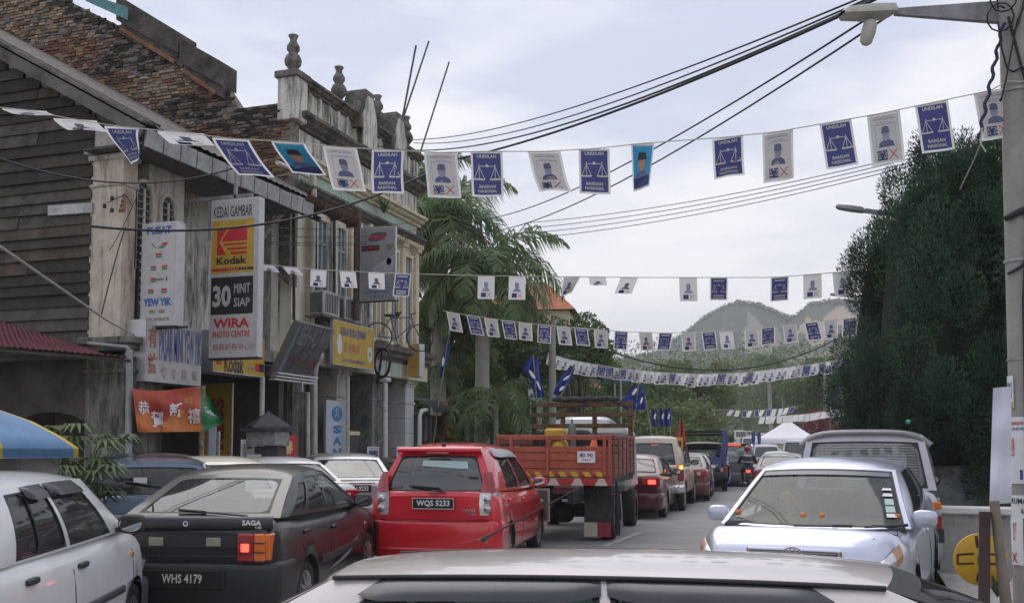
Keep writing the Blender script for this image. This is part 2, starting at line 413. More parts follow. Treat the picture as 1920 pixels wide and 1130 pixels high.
        def wall(fn, wins, gname, gm, cmat, flip, gas=.014, asp=1.):
            us = {0., 1.}; vs = {0., 1.}
            for (u0, u1, v0, v1) in wins:
                du = gas / asp; dv = gas * 1.8
                us |= {u0, u1, u0 - du, u1 + du}; vs |= {v0, v1, v0 - dv, v1 + dv}
            for k in range(1, 14): us.add(k / 14)
            for k in range(1, 8): vs.add(k / 8)
            def clean(a):
                a = sorted(x for x in a if 0 <= x <= 1); out_ = [a[0]]
                for x in a[1:]:
                    if x - out_[-1] > .004: out_.append(x)
                out_[-1] = 1.; return out_
            us, vs = clean(us), clean(vs)
            def cell(i, j):
                u = (us[i] + us[i + 1]) / 2; v = (vs[j] + vs[j + 1]) / 2
                for (u0, u1, v0, v1) in wins:
                    if u0 - .003 < u < u1 + .003 and v0 - .003 < v < v1 + .003: return None
                for (u0, u1, v0, v1) in wins:
                    if u0 - gas / asp - .003 < u < u1 + gas / asp + .003 and v0 - gas * 1.8 - .003 < v < v1 + gas * 1.8 + .003: return RUB
                return cmat(u, v) if callable(cmat) else cmat
            mb.grid([[fn(u, v) for v in vs] for u in us], P, cellmat=cell, flip=flip)
            for (u0, u1, v0, v1) in wins:
                gb = MB(); gb.grid([[fn(lerp(u0, u1, i / 8), lerp(v0, v1, j / 5), -.010) for j in range(6)] for i in range(9)], gm, flip=flip)
                o = gb.build(gname, s.root)
                r = sp.get('wround', .13)   # rounded window corners
                for (cu, cv, su, sv) in ((u0, v0, 1, 1), (u1, v0, -1, 1), (u0, v1, 1, -1), (u1, v1, -1, -1)):
                    ru = min(r / asp * .5, (u1 - u0) * .3); rv = min(r, (v1 - v0) * .3)
                    pts = [fn(cu, cv, .002)] + [fn(cu + su * ru * (1 - math.sin(t * math.pi / 8)), cv + sv * rv * (1 - math.cos(t * math.pi / 8)), .002) for t in range(5)]
                    mb.add(pts, [tuple(range(6))], RUB)
        wall(front, [g.get('wf', (.045, .955, .06, .93))], 'windscreen', sp.get('gfront', GLW), P, True, asp=1.)
        wall(rear, g.get('wrr', [(.07, .93, .12, .88)]), 'rear_window', sp.get('grear', GLA), g.get('rearmat', P), True)
        for sx in (1, -1):
            wall(side(sx), g['ws'], 'side_window', sp.get('gside', GLA), pil, sx > 0, asp=2.)
        # roof, spanned between the four top edges
        nu, nv = 20, 14; rp = []
        for i in range(nu + 1):
            u = i / nu; row = []
            for j in range(nv + 1):
                v = j / nv     # v: right -> left ; u: front -> rear
                F = front(v, 1); B = rear(1 - v, 1); Rr = side(1)(u, 1); Lf = side(-1)(u, 1)
                c00, c01, c10, c11 = front(0, 1), front(1, 1), rear(1, 1), rear(0, 1)
                p = F * (1 - u) + B * u + Rr * (1 - v) + Lf * v - (c00 * (1 - u) * (1 - v) + c01 * (1 - u) * v + c10 * u * (1 - v) + c11 * u * v)
                p.z += g.get('crown', .05) * (1 - (2 * v - 1) ** 4) * (1 - (2 * u - 1) ** 6)
                row.append(p)
            rp.append(row)
        s.roofp = rp
        mb.grid(rp, P, flip=True)
        mb.grid([[p - Vector((0, 0, .035)) for p in r] for r in rp], INTL if sp.get('palein', True) else INT)
        s.cab = mb.build('roof_and_pillars', s.root)
    def wheels(s):
        sp = s.sp; r = sp['wr']; wd = sp.get('ww', .17); ns = sp.get('spokes', 7); rr = r * sp.get('rimf', .64)
        proto = None
        for y in (sp['fa'], sp['ra']):
            for sx in (1, -1):
                x = sx * (s.W / 2 - wd / 2 - .035)
                t = MB(); t.lathe([(rr, -wd / 2), (r * .93, -wd / 2), (r, -wd / 2 + .025), (r, wd / 2 - .025), (r * .93, wd / 2), (rr, wd / 2 - .005), (rr, -wd / 2)], TYR, axis='x', n=28)
                k = MB(); h = sx * wd / 2
                k.lathe([(rr, h * .95), (rr * .93, h * .96), (rr * .88, h * .55), (rr * .3, h * .5), (.001, h * .5)], RIM if not sp.get('steel') else GRP, axis='x', n=28)
                k.lathe([(.06, h * .5), (.055, h * .98), (.001, h * 1.0)], RIM, axis='x', n=14)
                for q in range(ns):
                    a = 2 * math.pi * q / ns
                    k.beam((h * .86, .04 * math.cos(a), .04 * math.sin(a)), (h * .9, rr * .92 * math.cos(a), rr * .92 * math.sin(a)), .035, .03, RIM, up=(1, 0, 0))
                w = t.build('wheel', s.root, (x, y, r)); k.build('rim', w)
    def interior(s):
        sp = s.sp; g = sp['gh']; m = sp.get('seatm', INT); zb = g['zf']
        yb = g['bf'] - .95; w = g['wbf'] * .52
        if sp.get('noint'): return
        b = MB()
        for x in (-w, w):
            blob(b, (x, yb, zb - .06), (.46, .16, .56), m, .45); blob(b, (x, yb - .02, min(zb + .36, g['zt'] - .17)), (.26, .11, .16), m, .6)
        if sp.get('bench', True):
            yr = yb - .85
            if yr > g['br'] + .15: blob(b, (0, yr, zb - .05), (w * 3.6, .16, .5), m, .35)
        b.build('seats', s.root)
        b = MB(); b.box((0, g['bf'] - .14, zb - .02), (g['wbf'] * 1.9, .42, .1), m, bev=.03)
        b.lathe([(.175 + .014 * math.cos(a), .014 * math.sin(a)) for a in [2 * math.pi * i / 6 for i in range(7)]], RUB, c=(sp.get('drv', 1) * w, g['bf'] - .42, zb + .04), axis='y', n=20)
        b.build('dashboard', s.root)
    # ---- bits
    def lines(s, pl, name='door_seam', r=.0045, m=None):
        for pts in pl:
            for sx in (1, -1): mb = MB(); mb.tube([(sx * (s.bx(y, z) + .0005), y, z) for (y, z) in pts], r, m or RUB, n=4); mb.build(name, s.root)
    def handles(s, pts, m=None):
        for (y, z) in pts:
            for sx in (1, -1):
                b = MB(); blob(b, (sx * (s.bx(y, z) + .012), y, z), (.035, .17, .042), m or s.sp['paint'], .5); b.build('door_handle', s.root)
    def mirrors(s, y, z, m=None, size=(.21, .10, .15), out=.16):
        for sx in (1, -1):
            x = s.bx(y, min(z, s.row(y)[1] - .02)) + out - .02
            b = MB(); blob(b, (sx * x, y, z), size, m or s.sp['paint'], .62); b.tube([(sx * (x - out * .9), y - .0, z - .05), (sx * x, y, z - .02)], .022, m or s.sp['paint'], 6)
            o = b.build('mirror', s.root); gz = MB(); fn = frame((sx * x - size[0] * .4, y - size[1] * .5 - .003, z - size[2] * .36), (1, 0, 0), (0, 0, 1)); 
            disc(gz, fn, size[0] * .4, size[2] * .36, size[0] * .41, size[2] * .37, MIRG); gz.build('mirror_glass', o)
    def plan(s, end, w, yend, r, deep, n=7):
        """plan outline of a wrap-round bumper: right side, round the corner, across, round, left side"""
        sg = -1 if end == 'rear' else 1; pts = [(w, yend - sg * deep)]
        for i in range(n + 1):
            a = math.pi / 2 * i / n; pts.append((w - r + r * math.cos(a) , yend - sg * r + sg * r * math.sin(a)))
        pts2 = [(-x, y) for x, y in pts[::-1]]
        mid = [(w * .4, yend + sg * .025), (0, yend + sg * .03), (-w * .4, yend + sg * .025)]
        return pts + mid + pts2
    def wrap(s, end, w, yend, r, deep, zs, m, name='bumper', taper=None):
        """zs: list of (z, outward offset)"""
        base = s.plan(end, w, yend, r, deep); P = []
        cx, cy = 0, yend - (-1 if end == 'rear' else 1) * r
        for (x, y) in base:
            d = Vector((x - math.copysign(min(abs(x), w - r), x), y - cy, 0)) if (y - cy) * (-1 if end == 'rear' else 1) > 0 else Vector((math.copysign(1, x), 0, 0))
            d = d.normalized() if d.length > 1e-6 else Vector((0, -1 if end == 'rear' else 1, 0))
            P.append([(x + d.x * o, y + d.y * o, z) for (z, o) in zs])
        mb = MB(); mb.grid(P, m, flip=(end == 'rear')); 
        return mb.build(name, s.root, fixn=False)
    def boxes(s, name, lst, m=None, bev=.02, both=True):
        out_ = []
        for it in lst:
            c, d = it[0], it[1]; mm = it[2] if len(it) > 2 else m
            for sx in ((1, -1) if both else (1,)):
                b = MB(); b.box((sx * c[0], c[1], c[2]), d, mm, bev=bev, rz=(sx * it[3] if len(it) > 3 else 0)); out_.append(b.build(name, s.root))
        return out_
    def plate(s, txt, y, z, w=.46, h=.115, facing=-1, border=False, x=0., font=.7, tilt=0, bold=.02, name='number_plate'):
        b = MB(); b.box((x, y, z), (w, .012, h), PLT, bev=.004)
        fn = frame((x - facing * -w / 2 * -1 if False else (x + facing * w / 2), y + facing * .008, z - h / 2), (-facing, 0, 0), (0, 0, 1))
        th = h * font; tw = w * .80
        b.text(txt, fn, ((w - tw) / 2, (h - th) / 2, tw, th), WHT, bold=bold)
        if border:
            for (a, c, d, e_) in ((0, 0, w, .006), (0, h - .006, w, .006), (0, 0, .006, h), (w - .006, 0, .006, h)): rect(b, fn, a, c, d, e_, WHT)
        return b.build(name, s.root)
    def decal(s, name, txt, x, y, z, w, h, m, facing=-1, bold=.03, tilt=0.):
        b = MB(); fn = frame((x + facing * w / 2, y, z), (-facing, 0, 0), (0, -facing * tilt, 1)); b.text(txt, fn, (0, 0, w, h), m, bold); return b.build(name, s.root)
    def wiper(s, fn, a, b_, a2=None):
        mb = MB(); P0, P1 = fn(*a, .02), fn(*b_, .03); mb.tube([P0, P1], .009, RUB, 5)
        if a2: mb.tube([P0.lerp(P1, .0) if False else fn(*a2, .02), fn(*b_, .035)], .014, RUB, 5)
        return mb.build('wiper', s.root)
    def place(s, local, world, yaw):
        s.root.rotation_euler = (0, 0, yaw); v = Matrix.Rotation(yaw, 3, 'Z') @ Vector((local[0], local[1], 0))
        s.root.location = (world[0] - v.x, world[1] - v.y, 0)
        c = s.root.location; a = Matrix.Rotation(yaw, 3, 'Z') @ Vector((0, 1, 0)); zf = ground_z(c.y + a.y * s.sp['fa']); zr = ground_z(c.y + a.y * s.sp['ra'])
        pt = math.atan2(zf - zr, s.sp['fa'] - s.sp['ra']); s.root.rotation_euler = (Matrix.Rotation(yaw, 3, 'Z') @ Matrix.Rotation(pt, 3, 'X')).to_euler()
        s.root.location.z = (zf + zr) / 2 - math.sin(pt) * (s.sp['fa'] + s.sp['ra']) / 2
        return s
def sedan_spec(L, W, H, P, zb=.93, deck=1.0, boot=.55, hood=1.1, wr=.30, fa=None, ra=None, nose=.62, **k):
    h = L / 2; fa = fa if fa is not None else h - .85; ra = ra if ra is not None else -h + .95; w = W / 2
    st = [(-h, .38, deck - .12, w * .82), (-h + .05, .30, deck - .05, w * .92), (-h + .25, .24, deck - .01, w * .975), (-h + 1.0, .19, zb + .03, w), (0, .18, zb, w), (h - hood - .15, .18, zb, w * .99), (h - hood + .35, .2, zb - .05, w * .975), (h - .35, .22, nose + .16, w * .93), (h - .1, .25, nose + .04, w * .82), (h, .34, nose - .08, w * .7)]
    gh = dict(bf=h - hood, tf=h - hood - .85, tr=-h + boot + .62, br=-h + boot, zf=zb, zr=deck - .01, zt=H - .055, wbf=w - .08, wbr=w - .12, wtf=w - .27, wtr=w - .28, bs=.025, ws=[(.13, .50, .08, .90), (.54, .86, .08, .90)])
    d = dict(L=L, W=W, H=H, st=st, gh=gh, fa=fa, ra=ra, wr=wr, paint=P); d.update(k); gh.update(k.get('ghx', {})); return d
def hatch_spec(L, W, H, P, zb=.95, zr=1.0, hood=.75, wr=.28, rake=.25, fa=None, ra=None, **k):
    h = L / 2; fa = fa if fa is not None else h - .66; ra = ra if ra is not None else -h + .62; w = W / 2
    st = [(-h, .36, zr - .08, w * .87), (-h + .04, .28, zr - .02, w * .95), (-h + .18, .22, zr, w * .985), (-h + .9, .18, zb + .02, w), (0, .18, zb, w), (h - hood - .1, .18, zb - .01, w * .99), (h - hood + .25, .2, zb - .06, w * .965), (h - .2, .24, zb - .20, w * .88), (h - .04, .3, zb - .30, w * .76), (h, .36, zb - .36, w * .68)]
    gh = dict(bf=h - hood, tf=h - hood - .72, tr=-h + .08 + rake, br=-h + .08, zf=zb, zr=zr - .01, zt=H - .055, wbf=w - .08, wbr=w - .07, wtf=w - .24, wtr=w - .22, bs=.02, ws=[(.13, .47, .08, .90), (.50, .80, .08, .90)])
    d = dict(L=L, W=W, H=H, st=st, gh=gh, fa=fa, ra=ra, wr=wr, paint=P); d.update(k); gh.update(k.get('ghx', {})); return d
def dress(c, rear='box', plate=None, bump=None, bz=(.26, .58), lz=(.68, .90), lw=.26, brake=False, mir=None, seams=True, face='std', tail=True, ind=False, lens=None, hand=None, mirz=.0):
    L, W, g, P = c.L, c.W, c.sp['gh'], c.sp['paint']; h = L / 2; w = W / 2; bm_ = bump or P
    pr = [(bz[0] - .06, -.10), (bz[0] - .02, -.01), (bz[0] + .03, .012), (bz[1] - .06, .018), (bz[1] - .015, .008), (bz[1], -.03), (bz[1] + .01, -.10)]
    c.wrap('rear', w * .975, -h - .015, .17, .52, pr, bm_, 'rear_bumper')
    c.wrap('front', w * .965, h + .02, .30, .45, pr, bm_, 'front_bumper')
    if tail:
        zc, zh = sum(lz) / 2, lz[1] - lz[0]
        for sx in (1, -1):
            x1 = c.bx(-h + .05, zc) - .005; b = MB()
            b.box((sx * (x1 - lw / 2 + .015), -h + .05, zc), (lw, .13, zh), lens or REDL, bev=.02)
            b.box((sx * (x1 + .0), -h + .11, zc), (.05, .16, zh * .94), ORL if ind else (lens or REDL), bev=.02)
            if brake: b.box((sx * (x1 - lw * .38), -h - .018, zc - zh * .05), (lw * .42, .02, zh * .5), BRK, bev=.008)
            else: b.box((sx * (x1 - lw * .75), -h - .018, zc), (lw * .35, .02, zh * .5), CLL, bev=.008)
            b.build('tail_light', c.root)
    if face == 'std':
        zn = c.row(h - .12)[1] - .11
        for sx in (1, -1):
            b = MB(); blob(b, (sx * (w * .68), h - .13, zn), (w * .46, .20, .15), CLL, .45, rz=-sx * .35); b.build('headlight', c.root)
        b = MB(); b.box((0, h - .03, zn - .02), (w * .85, .06, .10), DKP, bev=.02); b.build('grille', c.root)
    if plate: c.plate(plate, -h - .045, (bz[0] + bz[1]) / 2 if rear == 'low' else lz[0] + .09)
    if seams:
        zf = lambda y: c.row(y)[1] - .03
        def seam(y, dz=.0): return [(y + dz * k, lerp(.24, zf(y + dz * k), k / 6)) for k in range(7)]
        y0 = g['bf'] + .02; y2 = lerp(g['bf'], g['br'], .52); y1 = lerp(g['bf'], g['br'], .86 if g['br'] < -h + .35 else .93)
        c.lines([seam(y0 - .05), seam(y2), [(y1 + .0, zf(y1)), (y1 + .02, .72), (y1 + .18, .5)]])
        c.handles([(y2 + .16, zf(y2) - .10), (y1 + .17, zf(y1) - .10)], hand)
    if mir is not False: c.mirrors(g['bf'] - .28, g['zf'] + .07 + mirz, mir)
def gloss_antenna(c, u, v, h=.45, tilt=.5, name='antenna'):
    i, j = int(u * 20), int(v * 14); p = c.roofp[i][j]; mb = MB()
    blob(mb, (p.x, p.y, p.z + .01), (.05, .12, .05), DKP, .8); mb.tube([p + Vector((0, 0, .02)), p + Vector((0, -h * tilt, h))], .005, RUB, 5); return mb.build(name, c.root)
def visors(c, spans, m):
    """smoked rain visors over the side windows"""
    for (u0, u1) in spans:
        for sx in (1, -1):
            fn = c.side(sx); P = []
            for i in range(15):
                u = lerp(u0, u1, i / 14); e_ = min(1, min(i, 14 - i) / 2 + .25)
                P.append([fn(u, .99, .006), fn(u, .95, .03 * e_ + .004), fn(u, .86, .045 * e_ + .004), fn(u, .80 + .07 * (1 - e_), .04 * e_ + .004)])
            mb = MB(); mb.grid(P, m, flip=sx > 0); mb.build('window_visor', c.root)

P_BLACK = paint('car_paint_black', (.007, .008, .009), rough=.32, dirt=.3, coat=.3)
P_RED = paint('car_paint_red', (.62, .012, .025), rough=.25, coat=.9)
P_SILV = paint('car_paint_pale_blue_silver', (.58, .61, .72), .55, .30)
P_SILV2 = paint('car_paint_grey_silver', (.46, .46, .48), .5, .34)
P_BEIGE = paint('car_paint_champagne', (.62, .56, .54), .25, .32, .9)
P_WHITE = paint('car_paint_white', (.66, .67, .68), .0, .35)
P_BLUE = paint('car_paint_slate_blue', (.10, .16, .24), .35, .32)
P_NAVY = paint('car_paint_navy', (.05, .07, .10), .3, .3)
P_BURG = paint('car_paint_burgundy', (.09, .018, .025), .25, .3)
P_TAN = paint('car_paint_tan', (.55, .45, .36), .2, .35)
P_DGREY = paint('car_paint_dark_grey', (.09, .09, .09), .4, .35)
P_CREAM = paint('car_paint_cream', (.62, .58, .46), 0, .4)

# ---- black hatchback (rear three-quarter, left foreground)
def black_hatch():
    sp = sedan_spec(4.1, 1.66, 1.38, P_BLACK, zb=.90, deck=1.0, boot=.30, hood=1.05, wr=.275, ra=-1.15, fa=1.25, spokes=9, res=72, grear=glass('rear_glass_hazy', (.50, .52, .56), .16), wround=.12,
        ghx=dict(tr=-.92, br=-1.74, wrr=[(.09, .91, .12, .90)], zr=1.0, cbr=.03, wbr=.74, wtr=.58, ws=[(.13, .46, .10, .88), (.49, .74, .10, .88), (.78, .90, .14, .78)]))
    c = Car(sp, 'hatchback_car', 'black hatchback with its number plate low on the rear bumper', 'car')
    h = 2.05; w = .83
    dress(c, tail=False, bz=(.24, .64), bump=mat('bumper_black', (.022, .022, .024), .42, var=.25), mir=DKP)
    for sx in (1, -1):
        b = MB(); b.box((sx * .55, -h - .0, .775), (.15, .09, .24), REDL, bev=.012); b.box((sx * .55, -h - .045, .775), (.07, .014, .07), BRK if sx > 0 else REDL, bev=.005)
        b.box((sx * .672, -h + .004, .775), (.10, .09, .24), ORL, bev=.012); b.box((sx * .735, -h + .10, .775), (.05, .22, .23), ORL, bev=.012)
        for q in (.735, .815): b.box((sx * .61, -h - .046, q), (.24, .008, .010), DKP)
        b.build('tail_light', c.root)
        b = MB(); b.box((sx * .26, -h - .025, .82), (.13, .02, .075), mat('reflector_dull', (.30, .29, .22), .4), bev=.006); b.build('reverse_lamp', c.root)
    b = MB(); b.box((0, -h - .012, .82), (.94, .02, .11), DKP, bev=.006); b.box((0, -h - .008, .70), (.94, .03, .02), DKP); b.build('tail_panel', c.root)
    b = MB(); b.grid([[Vector((lerp(-.76, .76, i / 10), -h + .14 - .07 * (1 - (i / 5 - 1) ** 4) - q, z)) for (q, z) in ((-.02, 1.03), (.05, 1.035), (.08, 1.01), (.075, .93), (.02, .92))] for i in range(11)], GRP if False else mat('spoiler_charcoal', (.05, .05, .055), .4), flip=True); b.build('spoiler', c.root)
    c.decal('badge', 'SAGA', .60, -h - .025, .965, .17, .045, WHT); c.decal('badge', 'proton', -.60, -h - .025, .955, .20, .045, WHT)
    c.decal('badge', '1.5i', .66, -h - .025, .938, .05, .02, WHT)
    b = MB(); fn = frame((.0, -h - .012, .975), (1, 0, 0), (0, 0, 1)); disc(b, fn, 0, 0, .024, .024, CHR); disc(b, lift(fn, .003), 0, 0, .012, .012, RUB); b.build('boot_lock', c.root)
    b = MB(); b.box((-.10, -h - .066, .50), (.96, .02, .16), mat('plate_recess', (.012, .012, .012), .6), bev=.005); b.text('WHS 4179', frame((-.18, -h - .079, .47), (1, 0, 0), (0, 0, 1)), (0, 0, .36, .08), mat('plate_cream_letters', (.62, .6, .52), .5, var=0), bold=.02); b.build('number_plate', c.root)
    b = MB(); b.lathe([(.055, 0), (.058, -.10), (.045, -.10), (.04, 0)], DKP, c=(.33, -h + .02, .21), axis='y', n=16); b.build('exhaust_pipe', c.root)
    c.wiper(c.rear, (.80, .03), (.34, .14), (.52, .11))
    fs = c.bx
    for sx in (1, -1): b = MB(); b.grid([[(sx * (fs(y, z) + .012 * (1 - abs(z - .50) / .045)), y, z) for z in (.456, .475, .50, .525, .544)] for y in np.linspace(-.75, .85, 8)], DKP, flip=sx < 0); b.build('side_moulding', c.root)
    b = MB(); fn = lambda a, q: Vector((c.bx(a, q) + .004, a, q))
    for (pts) in ([(-.55, .36), (.0, .43), (.45, .50), (.25, .42), (-.1, .38)], [(.1, .42), (.5, .56), (.72, .60), (.5, .48)]): b.add([fn(*p) for p in pts], [tuple(range(len(pts)))], mat('side_graphic', (.22, .22, .23), .4))
    b.build('side_sticker', c.root)
    for sx in (1, -1):
        b = MB(); blob(b, (sx * (c.bx(1.05, .68) + .004), 1.02, .68), (.02, .08, .045), ORL, .6); b.build('side_indicator', c.root)
    return c
c_saga = black_hatch().place((.83, -2.05), (-4.90, 7.85), R(13)); c_saga.root.scale = (1.03,) * 3

# ---- red hatchback
def red_hatch():
    sp = hatch_spec(3.75, 1.76, 1.57, P_RED, zb=.98, zr=1.02, hood=.72, rake=.24, wr=.285, res=72, grear=glass('rear_glass_grey', (.30, .34, .33), .20), gside=GLD, ns=5,
        ghx=dict(wrr=[(.08, .92, .04, .86)], wtr=.55, wtf=.55, wbr=.76, cbr=.06, ctr=.05, crown=.07, arc=.04, bulr=.03, ws=[(.14, .45, .08, .90), (.49, .76, .08, .88)]))
    c = Car(sp, 'hatchback_car', 'bright red compact hatchback with a roof aerial', 'car')
    h = 1.875
    dress(c, tail=False, bz=(.22, .66), bump=P_RED)
    for sx in (1, -1):
        b = MB(); b.grid([[Vector((sx * x, y, z)) for (x, y) in pts] for z, pts in ((.72, [(.60, -h - .012), (.70, -h - .01), (.77, -h + .05), (.80, -h + .16)]), (.86, [(.59, -h - .014), (.70, -h - .012), (.78, -h + .05), (.82, -h + .18)]), (1.0, [(.595, -h + .0), (.70, -h + .0), (.785, -h + .06), (.82, -h + .18)]))], CLL, flip=sx > 0)
        for z in (.80, .92): blob(b, (sx * .695, -h - .005, z), (.10, .06, .10), mat('lamp_bowl', (.5, .5, .5), .12, .8, scale=30), .9)
        b.grid([[Vector((sx * x, y, z)) for (x, y) in pts] for z, pts in ((1.005, [(.60, -h + .0), (.70, -h + .0), (.79, -h + .07)]), (1.12, [(.62, -h + .035), (.70, -h + .045), (.77, -h + .10)]), (1.26, [(.63, -h + .09), (.68, -h + .10), (.725, -h + .14)]))], REDL, flip=sx > 0)
        b.build('tail_light', c.root)
    c.plate('WQS 5233', -h - .042, .865, .54, .135, border=True, font=.62)
    b = MB(); fn = frame((0, -h - .032, 1.0), (1, 0, 0), (0, 0, 1))
    for a0, a1, rx in ((0, 6.283, 1),):
        for i in range(24):
            q0, q1 = 2 * math.pi * i / 24, 2 * math.pi * (i + 1) / 24; line2(b, fn, (.05 * math.cos(q0), .027 * math.sin(q0)), (.05 * math.cos(q1), .027 * math.sin(q1)), .010, CHR)
    line2(b, fn, (-.03, -.012), (.01, .018), .012, CHR); line2(b, fn, (-.01, -.018), (.032, .012), .012, CHR); b.build('badge', c.root)
    c.decal('badge', 'MYVI', .46, -h - .03, .76, .16, .04, CHR, tilt=.0); c.decal('badge', '1.3 EZi', .50, -h - .03, .725, .10, .022, CHR)
    b = MB(); b.grid([[Vector((lerp(-.56, .56, i / 10), -h + .34 - q - .05 * (1 - (i / 5 - 1) ** 2), z)) for (q, z) in ((-.05, 1.575), (.04, 1.58), (.12, 1.55), (.115, 1.515), (.05, 1.51))] for i in range(11)], P_RED, flip=True); b.build('spoiler', c.root)
    b = MB(); b.box((0, -h + .16, 1.50), (.3, .02, .025), REDL, bev=.004); b.build('brake_lamp', c.root)
    c.wiper(c.rear, (.60, -.03), (.28, .12), (.55, .07))
    b = MB(); fn = c.rear
    b.add([fn(.34, .62, .004), fn(.82, .55, .004), fn(.82, .74, .004), fn(.34, .76, .004)], [(0, 1, 2, 3)], mat('green_sticker', (.38, .5, .47), .5)); b.build('window_sticker', c.root)
    b = MB(); b.add([fn(.10, .09, .004), fn(.20, .09, .004), fn(.20, .14, .004), fn(.10, .14, .004)], [(0, 1, 2, 3)], GRP); b.build('window_sticker', c.root)
    for (z, o) in ((.28, 0), (.50, 0)): pass
    c.wrap('rear', .81, -h - .03, .17, .4, [(.26, -.02), (.275, .02), (.30, .022), (.315, -.02)], P_RED, 'bumper_lip')
    c.wrap('rear', .80, -h - .04, .17, .16, [(.668, -.03), (.672, .004), (.668, .004), (.660, -.03)], RUB, 'bumper_seam')
    for sx in (1, -1):
        b = MB(); b.box((sx * .06, -h - .04, .47), (.035, .01, .018), mat('glint_dot', (.9, .75, .4), .2, 1), bev=.003); b.build('bumper_glint', c.root)  # two reflections on the bumper, put in as small bright metal dots
    gloss_antenna(c, .93, .5, .26, .10)
    visors(c, [(.08, .82)], mat('chrome_visor', (.35, .35, .36), .3, .5))
    return c
c_myvi = red_hatch().place((.85, -1.875), (-4.20, 11.8), R(8.0))

# ---- pale blue silver saloon facing the camera
def blue_sedan():
    sp = sedan_spec(4.36, 1.80, 1.45, P_SILV, zb=.93, deck=1.04, boot=.55, hood=.98, wr=.30, nose=.80, fa=1.33, ra=-1.17, res=76, drv=1, seatm=mat('seat_grey', (.05, .05, .052), .9), gside=GLD, palein=False,
        ghx=dict(wf=(.04, .96, .05, .94), cbf=.20, ctf=.09, wbf=.83, wtf=.63, tf=.22, bulf=.04, crf=.03))
    c = Car(sp, 'saloon_car', 'pale blue silver saloon facing the camera with oranges on its dashboard', 'car')
    h = 2.18
    dress(c, face=None, bz=(.22, .60), bump=P_SILV)
    # bonnet crease lines and shut line
    for sx in (1, -1):
        b = MB(); b.tube([(sx * x, y, c.bz(y, x) + .002) for x, y in ((.72, 1.22), (.74, 1.45), (.68, 1.78), (.60, 1.98))], .004, RUB, 4); b.build('bonnet_seam', c.root)
    for sx in (1, -1):   # swept-back headlights with orange corner
        b = MB(); P = []
        for i in range(10):
            t = i / 9; x = lerp(.42, .80, t); y = max([q for q in np.linspace(h - .6, h, 61) if c.bx(q, .62) >= x] or [h - .6]); zt = c.row(y)[1] - lerp(.02, .05, t); zb_ = lerp(.67, .71, t) - .04 * math.sin(math.pi * t)
            P.append([Vector((sx * (x + o * t), y + .012 + o, lerp(zb_, zt, k / 4))) for k, o in ((0, .0), (1, .02), (2, .025), (3, .015), (4, -.01 - .05 * (1 - t)))])
        b.grid(P, CLL, flip=sx < 0, cellmat=lambda i, j: mat('lens_amber', (.45, .22, .10), .15, var=.1, coat=1) if (i >= 8) else CLL)
        for q in (.50, .64): blob(b, (sx * q, h - .07 - (q - .5) * .6, .73), (.11, .08, .11), mat('lamp_bowl', (.5, .5, .5), .12, .8, scale=30), .9)
        b.build('headlight', c.root)
    b = MB(); b.box((0, h - .02, .79), (.76, .05, .10), CHR, bev=.02); b.box((0, h - .005, .785), (.70, .04, .075), mat('grille_navy', (.03, .03, .06), .4), bev=.01)
    for z in (.76, .785, .81): b.box((0, h + .018, z), (.68, .012, .007), CHR)
    b.build('grille', c.root)
    b = MB(); fn = frame((0, h + .03, .80), (-1, 0, 0), (0, 0, 1))
    def ell(rx, ry, cy=0):
        for i in range(26):
            q0, q1 = 2 * math.pi * i / 26, 2 * math.pi * (i + 1) / 26; line2(b, fn, (rx * math.cos(q0), cy + ry * math.sin(q0)), (rx * math.cos(q1), cy + ry * math.sin(q1)), .011, CHR)
    ell(.078, .052); ell(.024, .050); ell(.055, .020, .028); b.build('badge', c.root)
    F = c.front
    c.wiper(F, (.42, .015), (.72, .02), (.62, .03)); c.wiper(F, (.78, .015), (.99, .04), (.92, .03))
    b = MB(); F2 = lambda u, v: F(u, v, -.035)
    blob(b, F(.52, .80, -.12), (.30, .05, .085), DKP, .5); b.tube([F(.52, .86, -.10), F(.52, .95, -.04)], .012, DKP, 6); b.build('rear_view_mirror', c.root)
    b = MB(); b.grid([[F(lerp(.05, .95, i / 8), lerp(.86, .93, j), .004) for j in range(2)] for i in range(9)], mat('shade_band', (.10, .10, .13), .3), flip=True); b.build('sun_strip', c.root)
    for k, (m_, v0, v1) in enumerate(((WHP, .62, .66), (WHP, .52, .57), (mat('green_sticker', (.38, .5, .47), .5), .38, .48), (mat('green_sticker', (.38, .5, .47), .5), .26, .36), (WHP, .18, .24))):
        b = MB(); b.add([F(.945, v0, .004), F(.895 - .01 * (k < 2), v0, .004), F(.895, v1, .004), F(.945, v1, .004)], [(0, 1, 2, 3)], m_); b.build('licence_disc', c.root)
    return c
c_alt = blue_sedan()
c_alt.place((0, 2.18), (-.48, 8.50), R(180 - 7))
OR_ = mat('orange_peel', (.55, .15, .02), .5, var=.1)
for (u, lab) in ((.07, 'orange lying at the driver side corner of the saloon dashboard'), (.45, 'left orange of the pair in the middle of the saloon dashboard'), (.55, 'right orange of the pair in the middle of the saloon dashboard'), (.93, 'orange fruit tucked in the far corner of the dashboard beside the licence discs')):
    b = MB(); p = c_alt.front(u, .06, -.16); blob(b, (0, 0, .0), (.07, .07, .065), OR_, 1, 10, 8); o = b.build('orange'); bpy.context.view_layer.update(); o.location = c_alt.root.matrix_world @ Vector((p.x, p.y, c_alt.sp['gh']['zf'] + .085)); tag(o, lab, 'orange', 'oranges on the saloon dashboard')

